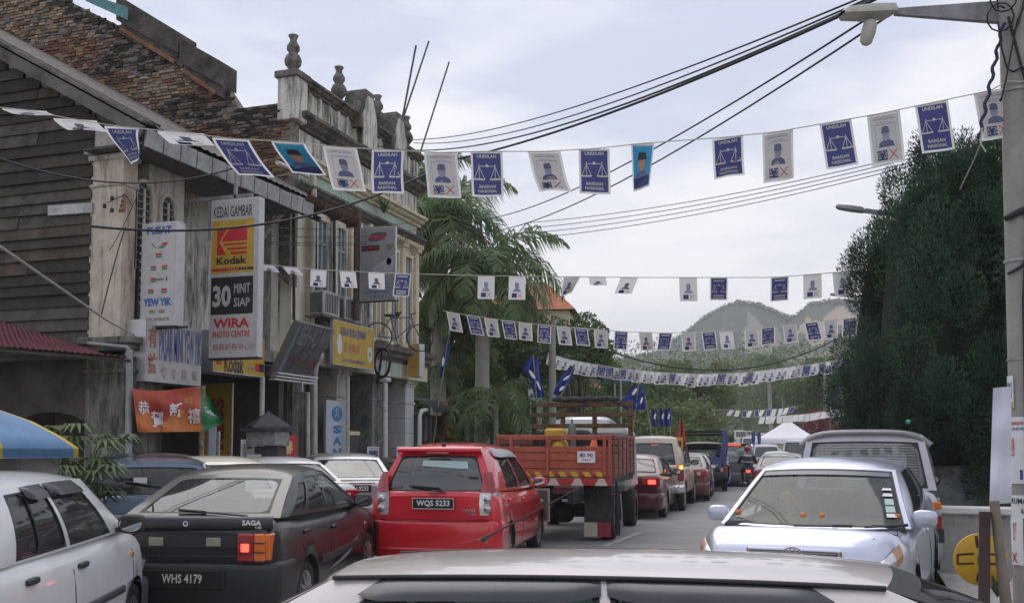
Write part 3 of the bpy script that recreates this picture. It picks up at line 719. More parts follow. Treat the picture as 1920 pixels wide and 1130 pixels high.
# ---- grey people carrier parked facing away at the right kerb
def grey_mpv():
    sp = hatch_spec(4.5, 1.70, 1.77, P_SILV2, zb=1.04, zr=1.08, hood=.95, rake=.16, wr=.32, res=64, gside=GLD, grear=glass('rear_glass_light', (.62, .64, .62), .22),
        ghx=dict(wrr=[(.07, .93, .06, .84)], wtr=.66, wbr=.79, wround=.1, ws=[(.12, .36, .08, .88), (.40, .62, .08, .88), (.66, .90, .08, .88)]))
    c = Car(sp, 'people_carrier_car', 'grey silver people carrier with slatted blinds in its rear window', 'car')
    h = 2.25
    dress(c, tail=False, bz=(.30, .62), bump=P_SILV2, mir=DKP)
    for sx in (1, -1):
        b = MB(); b.box((sx * .765, -h + .045, .90), (.13, .12, .09), ORL, bev=.012); b.box((sx * .765, -h + .045, .82), (.128, .12, .06), CLL, bev=.01); b.box((sx * .765, -h + .045, .69), (.13, .12, .19), REDL, bev=.012); b.build('tail_light', c.root)
    b = MB(); P = []
    for i in range(17):
        t = i / 8 - 1; x = .80 * t; e_ = 1 - abs(t) ** 5
        P.append([Vector((x * (1 - .03 * k), -h + .30 - q + .10 * (1 - e_), z - .16 * (1 - e_))) for k, (q, z) in enumerate(((-.10, 1.76), (.02, 1.785), (.14, 1.765), (.15, 1.735), (.08, 1.71)))])
    b.grid(P, mat('spoiler_mauve_grey', (.25, .23, .24), .4, .2), flip=True)
    b.build('spoiler', c.root)
    b = MB(); fn = c.rear
    for k in range(15):
        v = .10 + .05 * k
        if v > .82: break
        b.grid([[fn(lerp(.10, .90, i / 6), v + q, -.03 + q * .4) for q in (0, .034)] for i in range(7)], mat('blind_white', (.85, .85, .84), .6), flip=False)
    b.build('window_blind', c.root)
    b = MB(); b.box((0, -h - .0, .98), (1.1, .03, .10), P_SILV2, bev=.012); b.build('tailgate_handle', c.root)
    b = MB(); b.box((.70, -h - .045, .56), (.30, .03, .16), DKP, bev=.03); b.box((.66, -h - .05, .42), (.14, .02, .03), WHT, bev=.004); b.build('bumper_step', c.root)
    return c
c_uns = grey_mpv().place((.85, -2.25), (.97, 12.55), R(-1.5))

# ---- white mini hatchback at left edge
def white_mini():
    sp = hatch_spec(3.2, 1.44, 1.44, P_WHITE, zb=.95, zr=.98, hood=.62, rake=.20, wr=.26, steel=False, spokes=5, res=64, rimf=.62, palein=True, gside=glass('side_glass_grey', (.36, .38, .38), .16),
        fa=1.03, ra=-1.08, ghx=dict(arc=.02, ws=[(.17, .50, .06, .90), (.54, .70, .06, .90), (.715, .84, .06, .90)], wtf=.50, wtr=.52, tf=.33))
    c = Car(sp, 'hatchback_car', 'small white hatchback with a black side strip, cut off by the left edge', 'car')
    h = 1.6
    dress(c, tail=False, bz=(.22, .52), bump=mat('bumper_grey', (.10, .10, .105), .5), mir=DKP, hand=DKP)
    for sx in (1, -1):
        b = MB(); b.box((sx * .60, -h + .035, .74), (.16, .12, .27), REDL, bev=.02); b.box((sx * .66, -h + .10, .80), (.06, .16, .12), CLL, bev=.02); b.build('tail_light', c.root)
        b = MB(); b.grid([[(sx * (c.bx(y, z) + o), y, z) for (z, o) in ((.50, .0), (.505, .014), (.555, .014), (.56, 0))] for y in np.linspace(-.72, .70, 9)], mat('moulding_grey', (.06, .06, .065), .5), flip=sx < 0); b.build('side_moulding', c.root)
        b = MB(); b.tube([(sx * (c.bx(y, .36) - .001), y, .36) for y in np.linspace(-.72, .72, 9)], .006, GRP, 4); b.build('sill_crease', c.root)
        b = MB(); blob(b, (sx * (c.bx(.98, .76) + .004), .93, .76), (.02, .07, .045), ORL, .6); b.build('side_indicator', c.root)
    visors(c, [(.16, .50), (.53, .71)], mat('smoked_visor', (.04, .04, .05), .25))
    return c
c_kan = white_mini().place((.72, -1.6), (-4.80, 4.60), R(23)); c_kan.root.scale = (1.07,) * 3

# ---- champagne saloon whose roof crosses the bottom of the picture
def near_sedan():
    sp = sedan_spec(5.1, 1.68, 1.285, P_BEIGE, zb=.83, deck=.92, boot=.50, hood=1.1, wr=.29, res=56, gside=glass('side_glass_green', (.30, .42, .40), .10), grear=glass('rear_glass_sky', (.12, .13, .15), .34),
        ghx=dict(tf=.70, tr=-1.48, br=-2.28, wtf=.48, wtr=.49, crown=.018, arc=.025, ws=[(.13, .50, .06, .88), (.53, .86, .06, .88)], wrr=[(.06, .94, .05, .90)], ctr=.10, crr=.035, cbr=.14, bulr=.06, ts=.05), rearmat=RUB)
    sp['gh']['rearmat'] = RUB
    c = Car(sp, 'saloon_car', 'champagne coloured saloon with smoked rain visors, its roof crossing the bottom of the picture', 'car')
    dress(c, bz=(.22, .58))
    visors(c, [(.10, .51), (.52, .87)], mat('smoked_visor', (.04, .04, .05), .25))
    for sx in (1, -1): b = MB(); b.tube([c.side(sx)(u, 1.0, .012) + Vector((0, 0, .004)) for u in np.linspace(0, 1, 16)], .011, RUB, 6); b.build('roof_gutter', c.root)
    i, j = 4, 2; p = c.roofp[i][j]; b = MB(); 
    b.grid([[p + Vector((dx * w_, y, z * w_)) for dx in (-.026, -.012, .012, .026)] for (y, z, w_) in ((.13, .006, .5), (.08, .028, 1), (.0, .058, .9), (-.05, .075, .5), (-.06, .04, .4))], DKP)
    
    d = Vector((.04, -.50, .30)); b.tube([p + Vector((0, -.02, .045)), p + d], [.006, .0035], RUB, 6); b.tube([p + Vector((0, -.02, .045)) , p + d * .17 + Vector((0, 0, .03))], [.013, .008], DKP, 6); b.tube([p + d * .95, p + d * 1.03], .0085, RUB, 6)
    b.build('antenna', c.root)
    return c
c_near = near_sedan()
c_near.place((0, 0), (-1.43, 4.30), R(90 + 9))
# ================================================================ ground, road, pavements
ASPH = mat('asphalt', (.26, .255, .25), .92, var=.10, scale=1.4, bump=.25, bscale=60, stain=.2, stain_col=(.17, .165, .16))
CONC = mat('concrete', (.30, .29, .27), .9, var=.18, scale=3, bump=.3, stain=.4, stain_col=(.10, .095, .085))
GRASS = mat('grass', (.07, .11, .03), .95, col2=(.10, .10, .05), scale=.6, bump=.5)
LINEP = mat('road_paint', (.55, .55, .53), .8, col2=(.3, .3, .29), scale=9)
YS = [-30, 0, 3, 6, 9, 12, 16, 20, 26, 32, 40, 50, 60, 75, 90, 105, 120, 140, 160, 190, 220, 300]
def ribbon(name, lo, hi, m, dz, ys=YS, kind='structure'):
    mb = MB(); P = []
    for y in ys:
        a, b = (lo(y) if callable(lo) else lo), (hi(y) if callable(hi) else hi)
        P.append([Vector((lerp(a, b, i / 6), y, ground_z(y) + dz)) for i in range(7)])
    mb.grid(P, m, flip=True); return tag(mb.build(name), kind=kind)
gm = MB(); P = []
for y in [-60, -30, 0, 3, 6, 9, 12, 20, 30, 40, 60, 75, 90, 120, 160, 190, 220, 400, 1200, 3000]:
    P.append([Vector((x, y, ground_z(y) - .25)) for x in (-2500, -400, -100, -40, -14, -8, 0, 2, 20, 100, 400, 2500)])
gm.grid(P, GRASS, flip=True); tag(gm.build('ground'), kind='structure')
ribbon('road', lambda y: road_cx(y) - (8.6 if y < 35 else 4.2), lambda y: road_cx(y) + (4.3 if y < 35 else 4.6), ASPH, 0)
ribbon('pavement', lambda y: road_cx(y) + (4.3 if y < 35 else 4.6), lambda y: road_cx(y) + 7.5, CONC, .12)
ribbon('pavement', -16.0, lambda y: road_cx(y) - 8.6, CONC, .12, ys=[-30, 0, 6, 9, 12, 16, 20, 26, 29])
for i, y0 in enumerate((15.6,)):
    ln = MB(); ln.grid([[Vector((x + road_cx(y), y, ground_z(y) + .006)) for x in (-.45, -.33)] for y in (y0, y0 + 1.5, y0 + 2.8)], LINEP, flip=True); tag(ln.build('lane_marking'), kind='structure')

# ================================================================ plaster, wood, tile
PLAS = mat('old_plaster', (.48, .46, .41), .9, var=.16, scale=2.5, bump=.35, stain=.55, stain_col=(.10, .095, .085), streak=True)
PLASW = mat('stained_white_plaster', (.68, .66, .60), .9, var=.1, scale=3, bump=.35, stain=.8, stain_col=(.055, .05, .045), streak=True)
PLASC = mat('cream_plaster', (.66, .57, .42), .85, var=.12, scale=3, bump=.2, stain=.35, stain_col=(.15, .12, .09), streak=True)
PLASM = mat('mint_plaster', (.42, .52, .46), .85, var=.12, scale=3, bump=.2, stain=.35, stain_col=(.16, .15, .12), streak=True)
MOSS = mat('mossy_plaster', (.20, .19, .165), .95, var=.4, scale=4, bump=.6, stain=.9, stain_col=(.035, .035, .03), streak=True)
GRIME = mat('grimy_cornice', (.17, .155, .135), .95, var=.5, scale=8, bump=.8, stain=.7, stain_col=(.03, .03, .025))
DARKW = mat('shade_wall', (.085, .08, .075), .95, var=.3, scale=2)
WOOD = [mat('timber_%s' % n, c, .9, var=.35, scale=3, bump=.7, bscale=25, stain=.5, stain_col=(.02, .018, .016)) for n, c in (('umber', (.055, .046, .038)), ('grey', (.085, .074, .064)), ('dark', (.036, .03, .026)), ('brown', (.085, .062, .046)))]
TILE = mat('roof_tile_grey', (.15, .13, .12), .9, var=.4, scale=7, bump=.6, stain=.5)
TILER = mat('roof_tile_rust', (.20, .10, .07), .9, var=.4, scale=7, bump=.6, stain=.5)
ZINC = mat('zinc_grey', (.30, .30, .31), .55, .3, var=.25, scale=5, stain=.3)
RUST = mat('rusty_gutter', (.13, .065, .05), .7, var=.35, scale=6, stain=.3)
PIPE = mat('pipe_cream', (.52, .50, .45), .6, var=.15, scale=5, stain=.25, stain_col=(.12, .09, .06), streak=True)
PIPEG = mat('pipe_grey', (.28, .29, .30), .55, var=.2, scale=5, stain=.3)
BRICKS = [mat('brick_%s' % n, c, .95, var=.3, scale=9, bump=.7) for n, c in (('rust', (.20, .095, .062)), ('tan', (.30, .20, .125)), ('black', (.045, .04, .036)), ('brown', (.12, .075, .052)), ('grey', (.17, .155, .135)), ('pale', (.36, .30, .23)))]
rnd = random.Random(7)

def moulding(mb, y0, y1, x, prof, m, ends=True):
    """horizontal cornice along the street front; prof = [(outward, z)]"""
    n = len(prof); vs = [(x + o, y0, z) for o, z in prof] + [(x + o, y1, z) for o, z in prof]
    mb.add(vs, [(i, i + 1, i + 1 + n, i + n) for i in range(n - 1)], m)
    if ends: mb.add(vs, [tuple(range(n)), tuple(range(2 * n - 1, n - 1, -1))], m)
def corn(z, h, d): return [(-.05, z), (d * .3, z), (d * .3, z + h * .25), (d * .6, z + h * .35), (d * .75, z + h * .6), (d, z + h * .7), (d, z + h), (-.05, z + h + .02)]

# ---------------------------------------------------------------- timber sided shophouse (left)
b1 = thing('timber_sided_shophouse', 'old two storey shophouse with dark timber side wall and long grey sloping roof', 'shophouse', (-12, 13.3, .1))
OB = Vector((-12, 13.3, .1))
class LB(MB):
    """builds in world coordinates, stored relative to a thing at origin o"""
    def __init__(s, o): MB.__init__(s); s.o0 = Vector(o)
    def build(s, name, parent=None, **k):
        s.v = [tuple(Vector(v) - s.o0) for v in s.v]; return MB.build(s, name, parent, **k)
def rake_z(x): return 6.83 + (-10.62 - x) * .56
# boards
z = 3.30; k = 0
while z < 11.2:
    hgt = rnd.uniform(.17, .235); zr = z + hgt
    xe = -11.98; xs = -19.5
    xr = -10.62 - (zr + .12 - 6.83) / .56      # where the roof cuts this board
    if xr < xe: xe = xr
    if xe < -19: break
    cuts = [xe] + [q for q in ([rnd.uniform(-14.2, -12.6)] if rnd.random() < .35 else []) + [-16.5] if q < xe - .3] + [xs]
    for a, c in zip(cuts[:-1], cuts[1:]):
        if a - c < .1: continue
        tl = rnd.uniform(-.012, .012); b = LB(OB)
        y0 = 13.30 + rnd.uniform(-.012, .015)
        b.add([(a, y0 + .03, z), (c + .01, y0 + .03, z + tl), (c + .01, y0 + .03, zr - .012 + tl), (a, y0 + .03, zr - .012), (a, y0 - .045, z - .02), (c + .01, y0 - .045, z - .02 + tl), (c + .01, y0, zr - .02 + tl), (a, y0, zr - .02)],
              [(4, 5, 6, 7)[::-1], (0, 1, 2, 3), (0, 4, 7, 3), (1, 2, 6, 5), (3, 7, 6, 2), (0, 1, 5, 4)], rnd.choice(WOOD))
        b.build('plank', b1)
    z = zr; k += 1
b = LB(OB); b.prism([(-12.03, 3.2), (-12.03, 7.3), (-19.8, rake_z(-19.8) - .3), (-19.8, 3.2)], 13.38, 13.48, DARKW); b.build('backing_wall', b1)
b = LB(OB); q0 = at(90, 382, Y=13.24); q1 = at(172, 402, Y=13.24); b.box(((q0.x + q1.x) / 2, 13.25, (q0.z + q1.z) / 2), (q1.x - q0.x, .02, .17), mat('metal_patch', (.42, .41, .39), .5, var=.3, stain=.4), ry=.02); b.build('metal_patch', b1)
# roof: sheet with tile rolls, barge board, ridge
RY0, RY1 = 12.95, 19.35
b = LB(OB); P = []
for j in range(64):
    y = lerp(RY0, RY1, j / 63); r = .028 * (1 if j % 2 else 0)
    P.append([Vector((x, y, rake_z(x) + .06 + r)) for x in (-10.72, -13, -16, -20.2)])
b.grid(P, TILE, smooth=False, flip=True); b.grid([[p - Vector((0, 0, .07)) for p in r] for r in P[::63]], DARKW); tag(b.build('roof', b1), label='grey tiled roof seen almost edge on')
for i in range(5):     # tile edging along the verge
    b = LB(OB)
    a0, a1 = -10.7 - i * 1.95, -10.7 - (i + 1) * 1.95 + .01
    b.beam((a0, RY0 - .02, rake_z(a0) - .10), (a1, RY0 - .02, rake_z(a1) - .10), .05, .19, mat('barge_board', (.13, .115, .105), .8, var=.25, scale=4, stain=.4)); b.build('barge_board', b1)
b = LB(OB)
for i in range(3):
    b.beam((-10.68, RY0 + .02 + .16 * i, rake_z(-10.68) + .075 + .02 * i), (-20, RY0 + .02 + .16 * i, rake_z(-20) + .075 + .02 * i), .12, .05, TILE)
b.build('verge_tiles', b1)
# fascia panels under the eave, one object per panel
y = 13.0; 
while y < 17.9:
    w_ = .44; b = LB(OB); b.box((-10.70, y + w_ / 2, 6.70 + rnd.uniform(-.006, .006)), (.05, w_ - .03, .30), ZINC, bev=.006, ry=.06); b.build('fascia_panel', b1); y += w_
b = LB(OB); b.box((-11.35, 15.5, 6.62), (1.2, 5.0, .04), DARKW); b.build('soffit', b1)
b = LB(OB)
for i in range(9): b.beam((-10.80, 13.3 + i * .68, 6.62), (-12.3, 13.3 + i * .68, 7.35), .07, .12, WOOD[2])
b.build('rafters', b1)
# half-round rusty gutter at the far end of the eave
for i, (ya, yb) in enumerate(((17.9, 18.7), (18.7, 19.5), (19.5, 20.25))):
    b = LB(OB); P = []
    for yy in (ya, yb - .02): P.append([Vector((-10.78 + .17 * math.cos(t), yy, 6.98 + .20 * math.sin(t))) for t in np.linspace(math.pi, 2 * math.pi, 9)])
    b.grid(P, RUST); b.grid(P, RUST, flip=True); b.box((-10.78, yb - .03, 6.86), (.34, .02, .2), RUST); b.build('gutter', b1)
b = LB(OB); b.tube([at(549, 385, X=-10.9), at(543, 382, X=-11.0), at(515, 415, X=-11.6), at(490, 447, X=-12.1)], .06, PIPE, 10); b.build('downpipe', b1)
b = LB(OB); b.tube([at(572, 306, X=-11.9), at(586, 313, X=-11.85), at(588, 340, X=-11.85), at(588, 400, X=-11.85), at(586, 860, X=-11.9)], .075, PIPE, 10); b.build('downpipe', b1)
b = LB(OB); b.tube([at(520, 305, X=-11.3), at(577, 330, X=-11.6)], .05, PIPE, 8); b.build('overflow_pipe', b1)
# end pilaster with moulded cap
b = LB(OB); b.box((-11.68, 13.46, 5.05), (.66, .34, 3.2), mat('pilaster_plaster', (.54, .46, .38), .9, var=.2, scale=3, bump=.4, stain=.5, stain_col=(.12, .10, .085), streak=True))
for z_, h_, o_ in ((6.50, .10, .05), (6.60, .12, .10), (6.05, .05, .03)): b.box((-11.68, 13.46, z_ + h_ / 2), (.66 + 2 * o_, .34 + 2 * o_, h_), PLAS, bev=.02)
b.box((-11.68, 13.46, 6.90), (.62, .30, .38), PLAS)
b.build('corner_pilaster', b1)
b = LB(OB); b.box((-11.32, 13.30, 5.75), (.02, .03, .30), mat('bare_brick', (.32, .14, .09), .9, var=.3, scale=20)); 
for i in range(4): b.box((-11.38 + .012 * i, 13.293, 5.62 + .08 * i), (.10 - .02 * i, .012, .065), BRICKS[0])
b.build('exposed_brick', b1)
def arched(parent, o, X, yc, w, z0, z1, frame_m, lou_m, louv=True, nm='arched_window', fw=.06, slats=12):
    """round headed opening with louvred shutters on a street facing wall (normal +X)"""
    b = LB(o); zs = z1 - w / 2; pts_in = [(yc - w / 2, z0)] + [(yc - w / 2 * math.cos(t), zs + w / 2 * 1.15 * math.sin(t)) for t in np.linspace(0, math.pi, 11)] + [(yc + w / 2, z0)]
    cx = yc; P = []
    for (yy, zz) in pts_in:
        d = Vector((0, yy - cx, max(zz - zs, 0))); d = d.normalized() if d.length > 0 else d
        P.append([Vector((X + .005, yy, zz)), Vector((X + .05, yy + d.y * .01, zz + d.z * .01)), Vector((X + .05, yy + d.y * fw, zz + d.z * fw)), Vector((X, yy + d.y * (fw + .01), zz + d.z * (fw + .01)))])
    b.grid(P, frame_m, smooth=False); b.add([(X + .008, p[0], p[1]) for p in pts_in], [tuple(range(len(pts_in)))], mat('window_dark', (.03, .03, .035), .5, var=.2))
    f = b.build(nm, parent)
    b = LB(o); b.box((X + .035, yc, (z0 + z1) / 2 - .04), (.03, .035, z1 - z0 - .1), frame_m); b.build('mullion', f)
    for i in range(slats):
        zz = lerp(z0 + .05, z1 - .07, i / (slats - 1)); hw = w / 2 - .015 if zz < zs else math.sqrt(max(0, (w / 2) ** 2 - ((zz - zs) / 1.15) ** 2)) - .01
        if hw < .03: continue
        b = LB(o); b.box((X + .03, yc, zz), (.045, hw * 2, .02), lou_m, ry=.5); b.build('louvre', f)
    return f
LOUV = mat('louvre_grey', (.24, .23, .20), .8, var=.3, scale=8)
b = LB(OB); b.box((-11.55, 14.46, 5.3), (.3, .96, 3.7), PLAS); b.build('front_wall', b1)
arched(b1, OB, -11.40, 13.83, .34, 4.7, 6.20, PLAS, LOUV); arched(b1, OB, -11.40, 14.46, .30, 4.7, 6.10, PLAS, LOUV)
b = LB(OB); b.box((-12.6, 17.1, 5.5), (.3, 4.4, 4.0), PLASW); b.box((-12.45, 19.22, 5.4), (.5, .28, 4.2), PLAS); b.box((-12.2, 14.98, 5.5), (.9, .1, 3.6), PLAS); b.build('front_wall', b1)
for (p0, p1) in ((425, 445), (485, 500), (526, 544)):
    ya, yb = at(p0, 500, X=-12.43).y, at(p1, 500, X=-12.43).y
    arched(b1, OB, -12.44, (ya + yb) / 2, yb - ya, 4.3, 6.35, PLASW, mat('louvre_brown', (.17, .14, .12), .8, var=.3, scale=8), slats=22)
for i in range(3): 
    b = LB(OB); b.box((-12.40, 17.45 + .9 * i, 5.3), (.06, .13, 4.0), PLASW, bev=.02); b.build('pilaster', b1)
# arcade: columns, beam, ceiling and shaded back wall
b = LB(OB); b.box((-11.55, 13.68, 1.65), (.86, .84, 3.1), MOSS)
for z_, h_, o_ in ((2.92, .08, .04), (3.30, .10, .06), (3.40, .12, .12)): b.box((-11.55, 13.68, z_ + h_ / 2), (.86 + 2 * o_, .84 + 2 * o_, h_), MOSS, bev=.02)
b.build('arcade_column', b1)
b = LB(OB); b.tube([at(165, 643, Y=13.10), at(237, 650, Y=13.10), at(243, 655, Y=13.10)], .03, PIPEG, 8); b.tube([at(243, 655, Y=13.10), at(241, 860, Y=13.10), at(241, 1000, Y=13.10)], .055, PIPEG, 8); b.build('downpipe', b1)
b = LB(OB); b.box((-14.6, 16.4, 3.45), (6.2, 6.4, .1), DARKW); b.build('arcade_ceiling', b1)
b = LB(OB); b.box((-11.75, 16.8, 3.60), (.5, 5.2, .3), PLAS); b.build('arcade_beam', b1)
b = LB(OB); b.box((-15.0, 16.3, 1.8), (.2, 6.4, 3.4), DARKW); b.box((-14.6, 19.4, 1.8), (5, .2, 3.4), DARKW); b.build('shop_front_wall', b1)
for i, yy in enumerate((14.5, 16.2, 18.2)):
    b = LB(OB); b.box((-14.88, yy, 1.35), (.04, 1.1, 2.3), mat('shutter_door', (.13, .11, .09), .7, var=.2), bev=.01); b.build('door', b1)
b = LB(OB); yc0, xs = 14.3, -14.0; pts = [(-12.4, .1), (-12.4, 1.2)] + [(-13.6 + 1.2 * math.cos(t), 1.6 + .75 * math.sin(t)) for t in np.linspace(0, math.pi, 12)] + [(-14.8, .1), (-19, .1), (-19, 3.35), (-12, 3.35), (-12, .1)]
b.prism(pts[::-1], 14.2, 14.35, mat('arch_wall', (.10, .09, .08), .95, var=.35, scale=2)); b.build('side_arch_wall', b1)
b = LB(OB); b.box((-15.6, 17.3, 5.6), (.2, 4.2, 4), DARKW); b.build('rear_screen', b1)

# red corrugated awning over the side stall
aw = thing('awning', 'faded red corrugated awning fixed to the timber side wall', 'awning', (-13, 13.2, 3.4)); OA = Vector((-13, 13.2, 3.4))
w0, w1, o0, o1 = at(-60, 585, Y=13.2), at(176, 657, Y=13.2), at(-60, 645, Y=12.2), at(240, 670, Y=12.5)
AWM = mat('awning_red', (.15, .04, .045), .7, var=.3, scale=5, stain=.2)
b = LB(OA); P = [[(w0.lerp(w1, i / 50)).lerp(o0.lerp(o1, i / 50), j / 4) + Vector((0, 0, (.03 if i % 2 else 0) - .06 * math.sin(j / 4 * math.pi))) for j in range(5)] for i in range(51)]
b.grid(P, AWM, smooth=False); b.grid(P, AWM, smooth=False, flip=True); b.build('corrugated_sheet', aw)
b = LB(OA); b.beam(w0 - Vector((0, 0, .06)), w1 - Vector((0, 0, .04)), .05, .06, WOOD[0]); b.beam(o0 + Vector((0, .05, -.05)), o1 + Vector((0, .05, -.05)), .04, .05, WOOD[0]); b.build('awning_frame', aw)

# ---------------------------------------------------------------- brick party wall rising above the roof
bw = thing('brick_party_wall', 'weathered brick party wall rising in steps above the grey sloping roof', 'wall', (-13, 19.4, 7)); OW = Vector((-13, 19.4, 7))
TOPL = [(-11.95, 9.62), (-13.35, 9.62), (-13.80, 10.25), (-15.0, 11.05), (-16.6, 11.95), (-22, 14.9)]
def wtop(x): return interp(-x, [-p[0] for p in TOPL], [p[1] for p in TOPL])
def wbot(x): return rake_z(x) - .35 if x < -12.05 else 5
b = LB(OW); pl = [(p[0], p[1]) for p in TOPL] + [(-22, 12), (-16, 8.5), (-11.95, 5.4)]
b.prism([(x, z_ - .04) for x, z_ in pl], 19.42, 19.75, mat('mortar_bed', (.21, .19, .165), .98, var=.5, scale=8, bump=.9, bscale=30)); b.build('mortar_core', bw)
cand = []; ch = .078; z = 6.6; r_ = 0
while z < 13.8:
    x = -11.98 - (.11 if r_ % 2 else 0)
    while x > -21.4:
        wl = rnd.choice((.20, .22, .22, .11)); xc = x - wl / 2
        if wbot(xc) < z < wtop(xc) - .08 and at(0, 0, Y=19.35).x - .6 < xc: cand.append((xc, z, wl))
        x -= wl + .014
    z += ch; r_ += 1
from mathutils import noise
def bcol(x, z_):
    n1 = noise.noise(Vector((x * .9, z_ * 1.3, 3))); n2 = noise.noise(Vector((x * .35, z_ * .6, 9)))
    edge = wtop(x) - z_
    if edge < .55 + .5 * n1: return rnd.choice((2, 2, 2, 4, 3))
    if n1 > .18: return rnd.choice((2, 2, 3, 4))
    if n2 > .1: return rnd.choice((0, 0, 3, 1, 0))
    return rnd.choice((1, 1, 5, 3, 0, 4, 1))
BV = [(-.5, 0, -.5), (.5, 0, -.5), (.5, 0, .5), (-.5, 0, .5), (-.46, -1, -.44), (.46, -1, -.44), (.46, -1, .44), (-.46, -1, .44)]
BF = [(4, 7, 6, 5), (0, 4, 5, 1), (1, 5, 6, 2), (2, 6, 7, 3), (3, 7, 4, 0)]
BMESH = {}
def bmesh_for(k, v):
    if (k, v) not in BMESH:
        rr = random.Random(k * 9 + v); me = bpy.data.meshes.new('brick')
        me.from_pydata([(p[0] + rr.uniform(-.05, .05), p[1] * (1 if p[1] else 0) * rr.uniform(.6, 1.3), p[2] + rr.uniform(-.08, .08)) for p in BV], [], [f[::-1] for f in BF]); me.materials.append(BRICKS[k]); BMESH[(k, v)] = me
    return BMESH[(k, v)]
rest = LB(OW); cand.sort(key=lambda c: math.hypot(c[0], 19.4)); nb = 0
for (xc, z_, wl) in cand:
    if rnd.random() < .07: continue
    k = bcol(xc, z_); d = rnd.uniform(.015, .07); px, py = 0, 0
    if nb < 300:
        o = bpy.data.objects.new('brick', bmesh_for(k, rnd.randrange(3))); COL.objects.link(o); o.parent = bw; o.location = Vector((xc, 19.42, z_ + .035)) - OW; o.scale = (wl, d, .066); o.rotation_euler = (0, rnd.uniform(-.05, .05), 0); nb += 1
    else:
        sc = (wl, d, .066); rest.add([(xc + p[0] * sc[0] * rnd.uniform(.95, 1.05), 19.42 + p[1] * sc[1], z_ + .035 + p[2] * sc[2]) for p in BV], [f[::-1] for f in BF], BRICKS[k])
tag(rest.build('bricks', bw), kind='stuff')
PAR = mat('blackened_parapet', (.085, .075, .068), .95, var=.5, scale=4, bump=.7, stain=.5, stain_col=(.02, .02, .018))
for nm, pts in (('parapet_block', [(at(222, -8, Y=19.2)), (at(339, 63, Y=19.2)), (at(338, 102, Y=19.2)), (at(222, 40, Y=19.2))]),
                ('parapet_block', [(at(341, 74, Y=19.2)), (at(416, 116, Y=19.2)), (at(415, 160, Y=19.2)), (at(340, 118, Y=19.2))])):
    b = LB(OW); b.prism([(p.x, p.z) for p in pts], 19.12, 19.8, PAR)
    b.prism([(pts[3].x, pts[3].z + .06), (pts[2].x, pts[2].z + .06), (pts[2].x, pts[2].z - .28), (pts[3].x, pts[3].z - .28)], 19.3, 19.62, GRIME)
    a, c = pts[3] + Vector((0, 0, -.14)), pts[2] + Vector((-.2, 0, -.14)); b.beam((a.x, 19.27, a.z), (c.x, 19.27, c.z), .05, .09, mat('tile_edge', (.28, .13, .07), .9, var=.4)); b.build(nm, bw)
b = LB(OW); P = [at(160, -14, Y=19.0), at(240, 14, Y=19.0), at(240, 38, Y=19.0), at(160, 2, Y=19.0)]
TEAL = mat('teal_sheet', (.10, .26, .27), .6, var=.2, scale=6, stain=.3)
b.grid([[P[0].lerp(P[1], i / 24) + Vector((0, .02 * (i % 2), 0)), P[3].lerp(P[2], i / 24) + Vector((0, .02 * (i % 2), 0))] for i in range(25)], TEAL, smooth=False); b.build('corrugated_sheet', bw)

# ---------------------------------------------------------------- ornate plaster shophouse
b2 = thing('plaster_shophouse', 'ornate two storey plaster shophouse with stained parapet, urns and small pediments', 'shophouse', (-12, 23, .1)); O2 = Vector((-12, 23, .1))
Y0, Y1 = 19.72, 26.55
b = LB(O2); b.box((-12.22, (Y0 + Y1) / 2, 6.2), (.3, Y1 - Y0, 4.4), mat('facade_pale', (.74, .72, .63), .85, var=.12, scale=2, bump=.2, stain=.25, stain_col=(.14, .13, .11), streak=True)); b.box((-12.22, (Y0 + Y1) / 2, 9.28), (.3, Y1 - Y0, 1.76), PLASW); b.build('facade_wall', b2)
b = LB(O2); b.box((-15, 26.45, 5.2), (5.4, .2, 9.6), PLASC); b.build('end_wall', b2)
for (z_, h_, d_, m_, nm) in ((8.20, .26, .34, PLASC, 'string_course'), (7.62, .20, .30, GRIME, 'string_course'), (9.12, .28, .42, GRIME, 'cornice'), (10.12, .20, .26, GRIME, 'parapet_cap')):
    b = LB(O2); moulding(b, Y0 - .12, Y1 + .10, -12.07, corn(z_, h_, d_), m_); b.build(nm, b2)
b = LB(O2); b.box((-12.04, 23.1, 7.97), (.06, 6.6, .32), PLASM); b.build('frieze', b2)
b = LB(O2); b.box((-12.03, 23.1, 8.80), (.05, 6.6, .55), PLASW); b.build('frieze', b2)
for i in range(16):
    yy = 24.4 + i * .135; b = LB(O2); b.box((-11.90, yy, 7.54), (.26, .06, .12), PLASC, bev=.008); b.build('dentil', b2)
yy = Y0 + .05; i = 0
for yy in np.linspace(Y0 + .18, Y1 - .18, 15):
    b = LB(O2); b.box((-12.04, yy, 9.78), (.07, .11 if i % 7 else .34, .68), PLASW, bev=.012); b.build('parapet_rib', b2); i += 1
def urn_at(p, px_top):
    b = LB(O2); c = p
    b.lathe([(.14, 0), (.14, .06), (.09, .09), (.10, .12), (.19, .24), (.20, .34), (.15, .45), (.09, .50), (.15, .58), (.15, .66), (.09, .76), (.075, .82), (.12, .92), (.11, .93), (.001, .93)], GRIME, c=c, n=16); b.build('urn', b2)
b = LB(O2); b.box((-12.04, Y0 - .12, 9.66), (.50, .50, 1.0), PLASW, bev=.02); b.box((-12.04, Y0 - .12, 10.22), (.62, .62, .16), GRIME, bev=.02); b.build('end_pier', b2)
urn_at((-12.04, Y0 - .12, 10.28), 0)
for p_ in (635, 708, 762): urn_at((-12.0, at(p_, 200, X=-12.0).y, 10.30), 0)
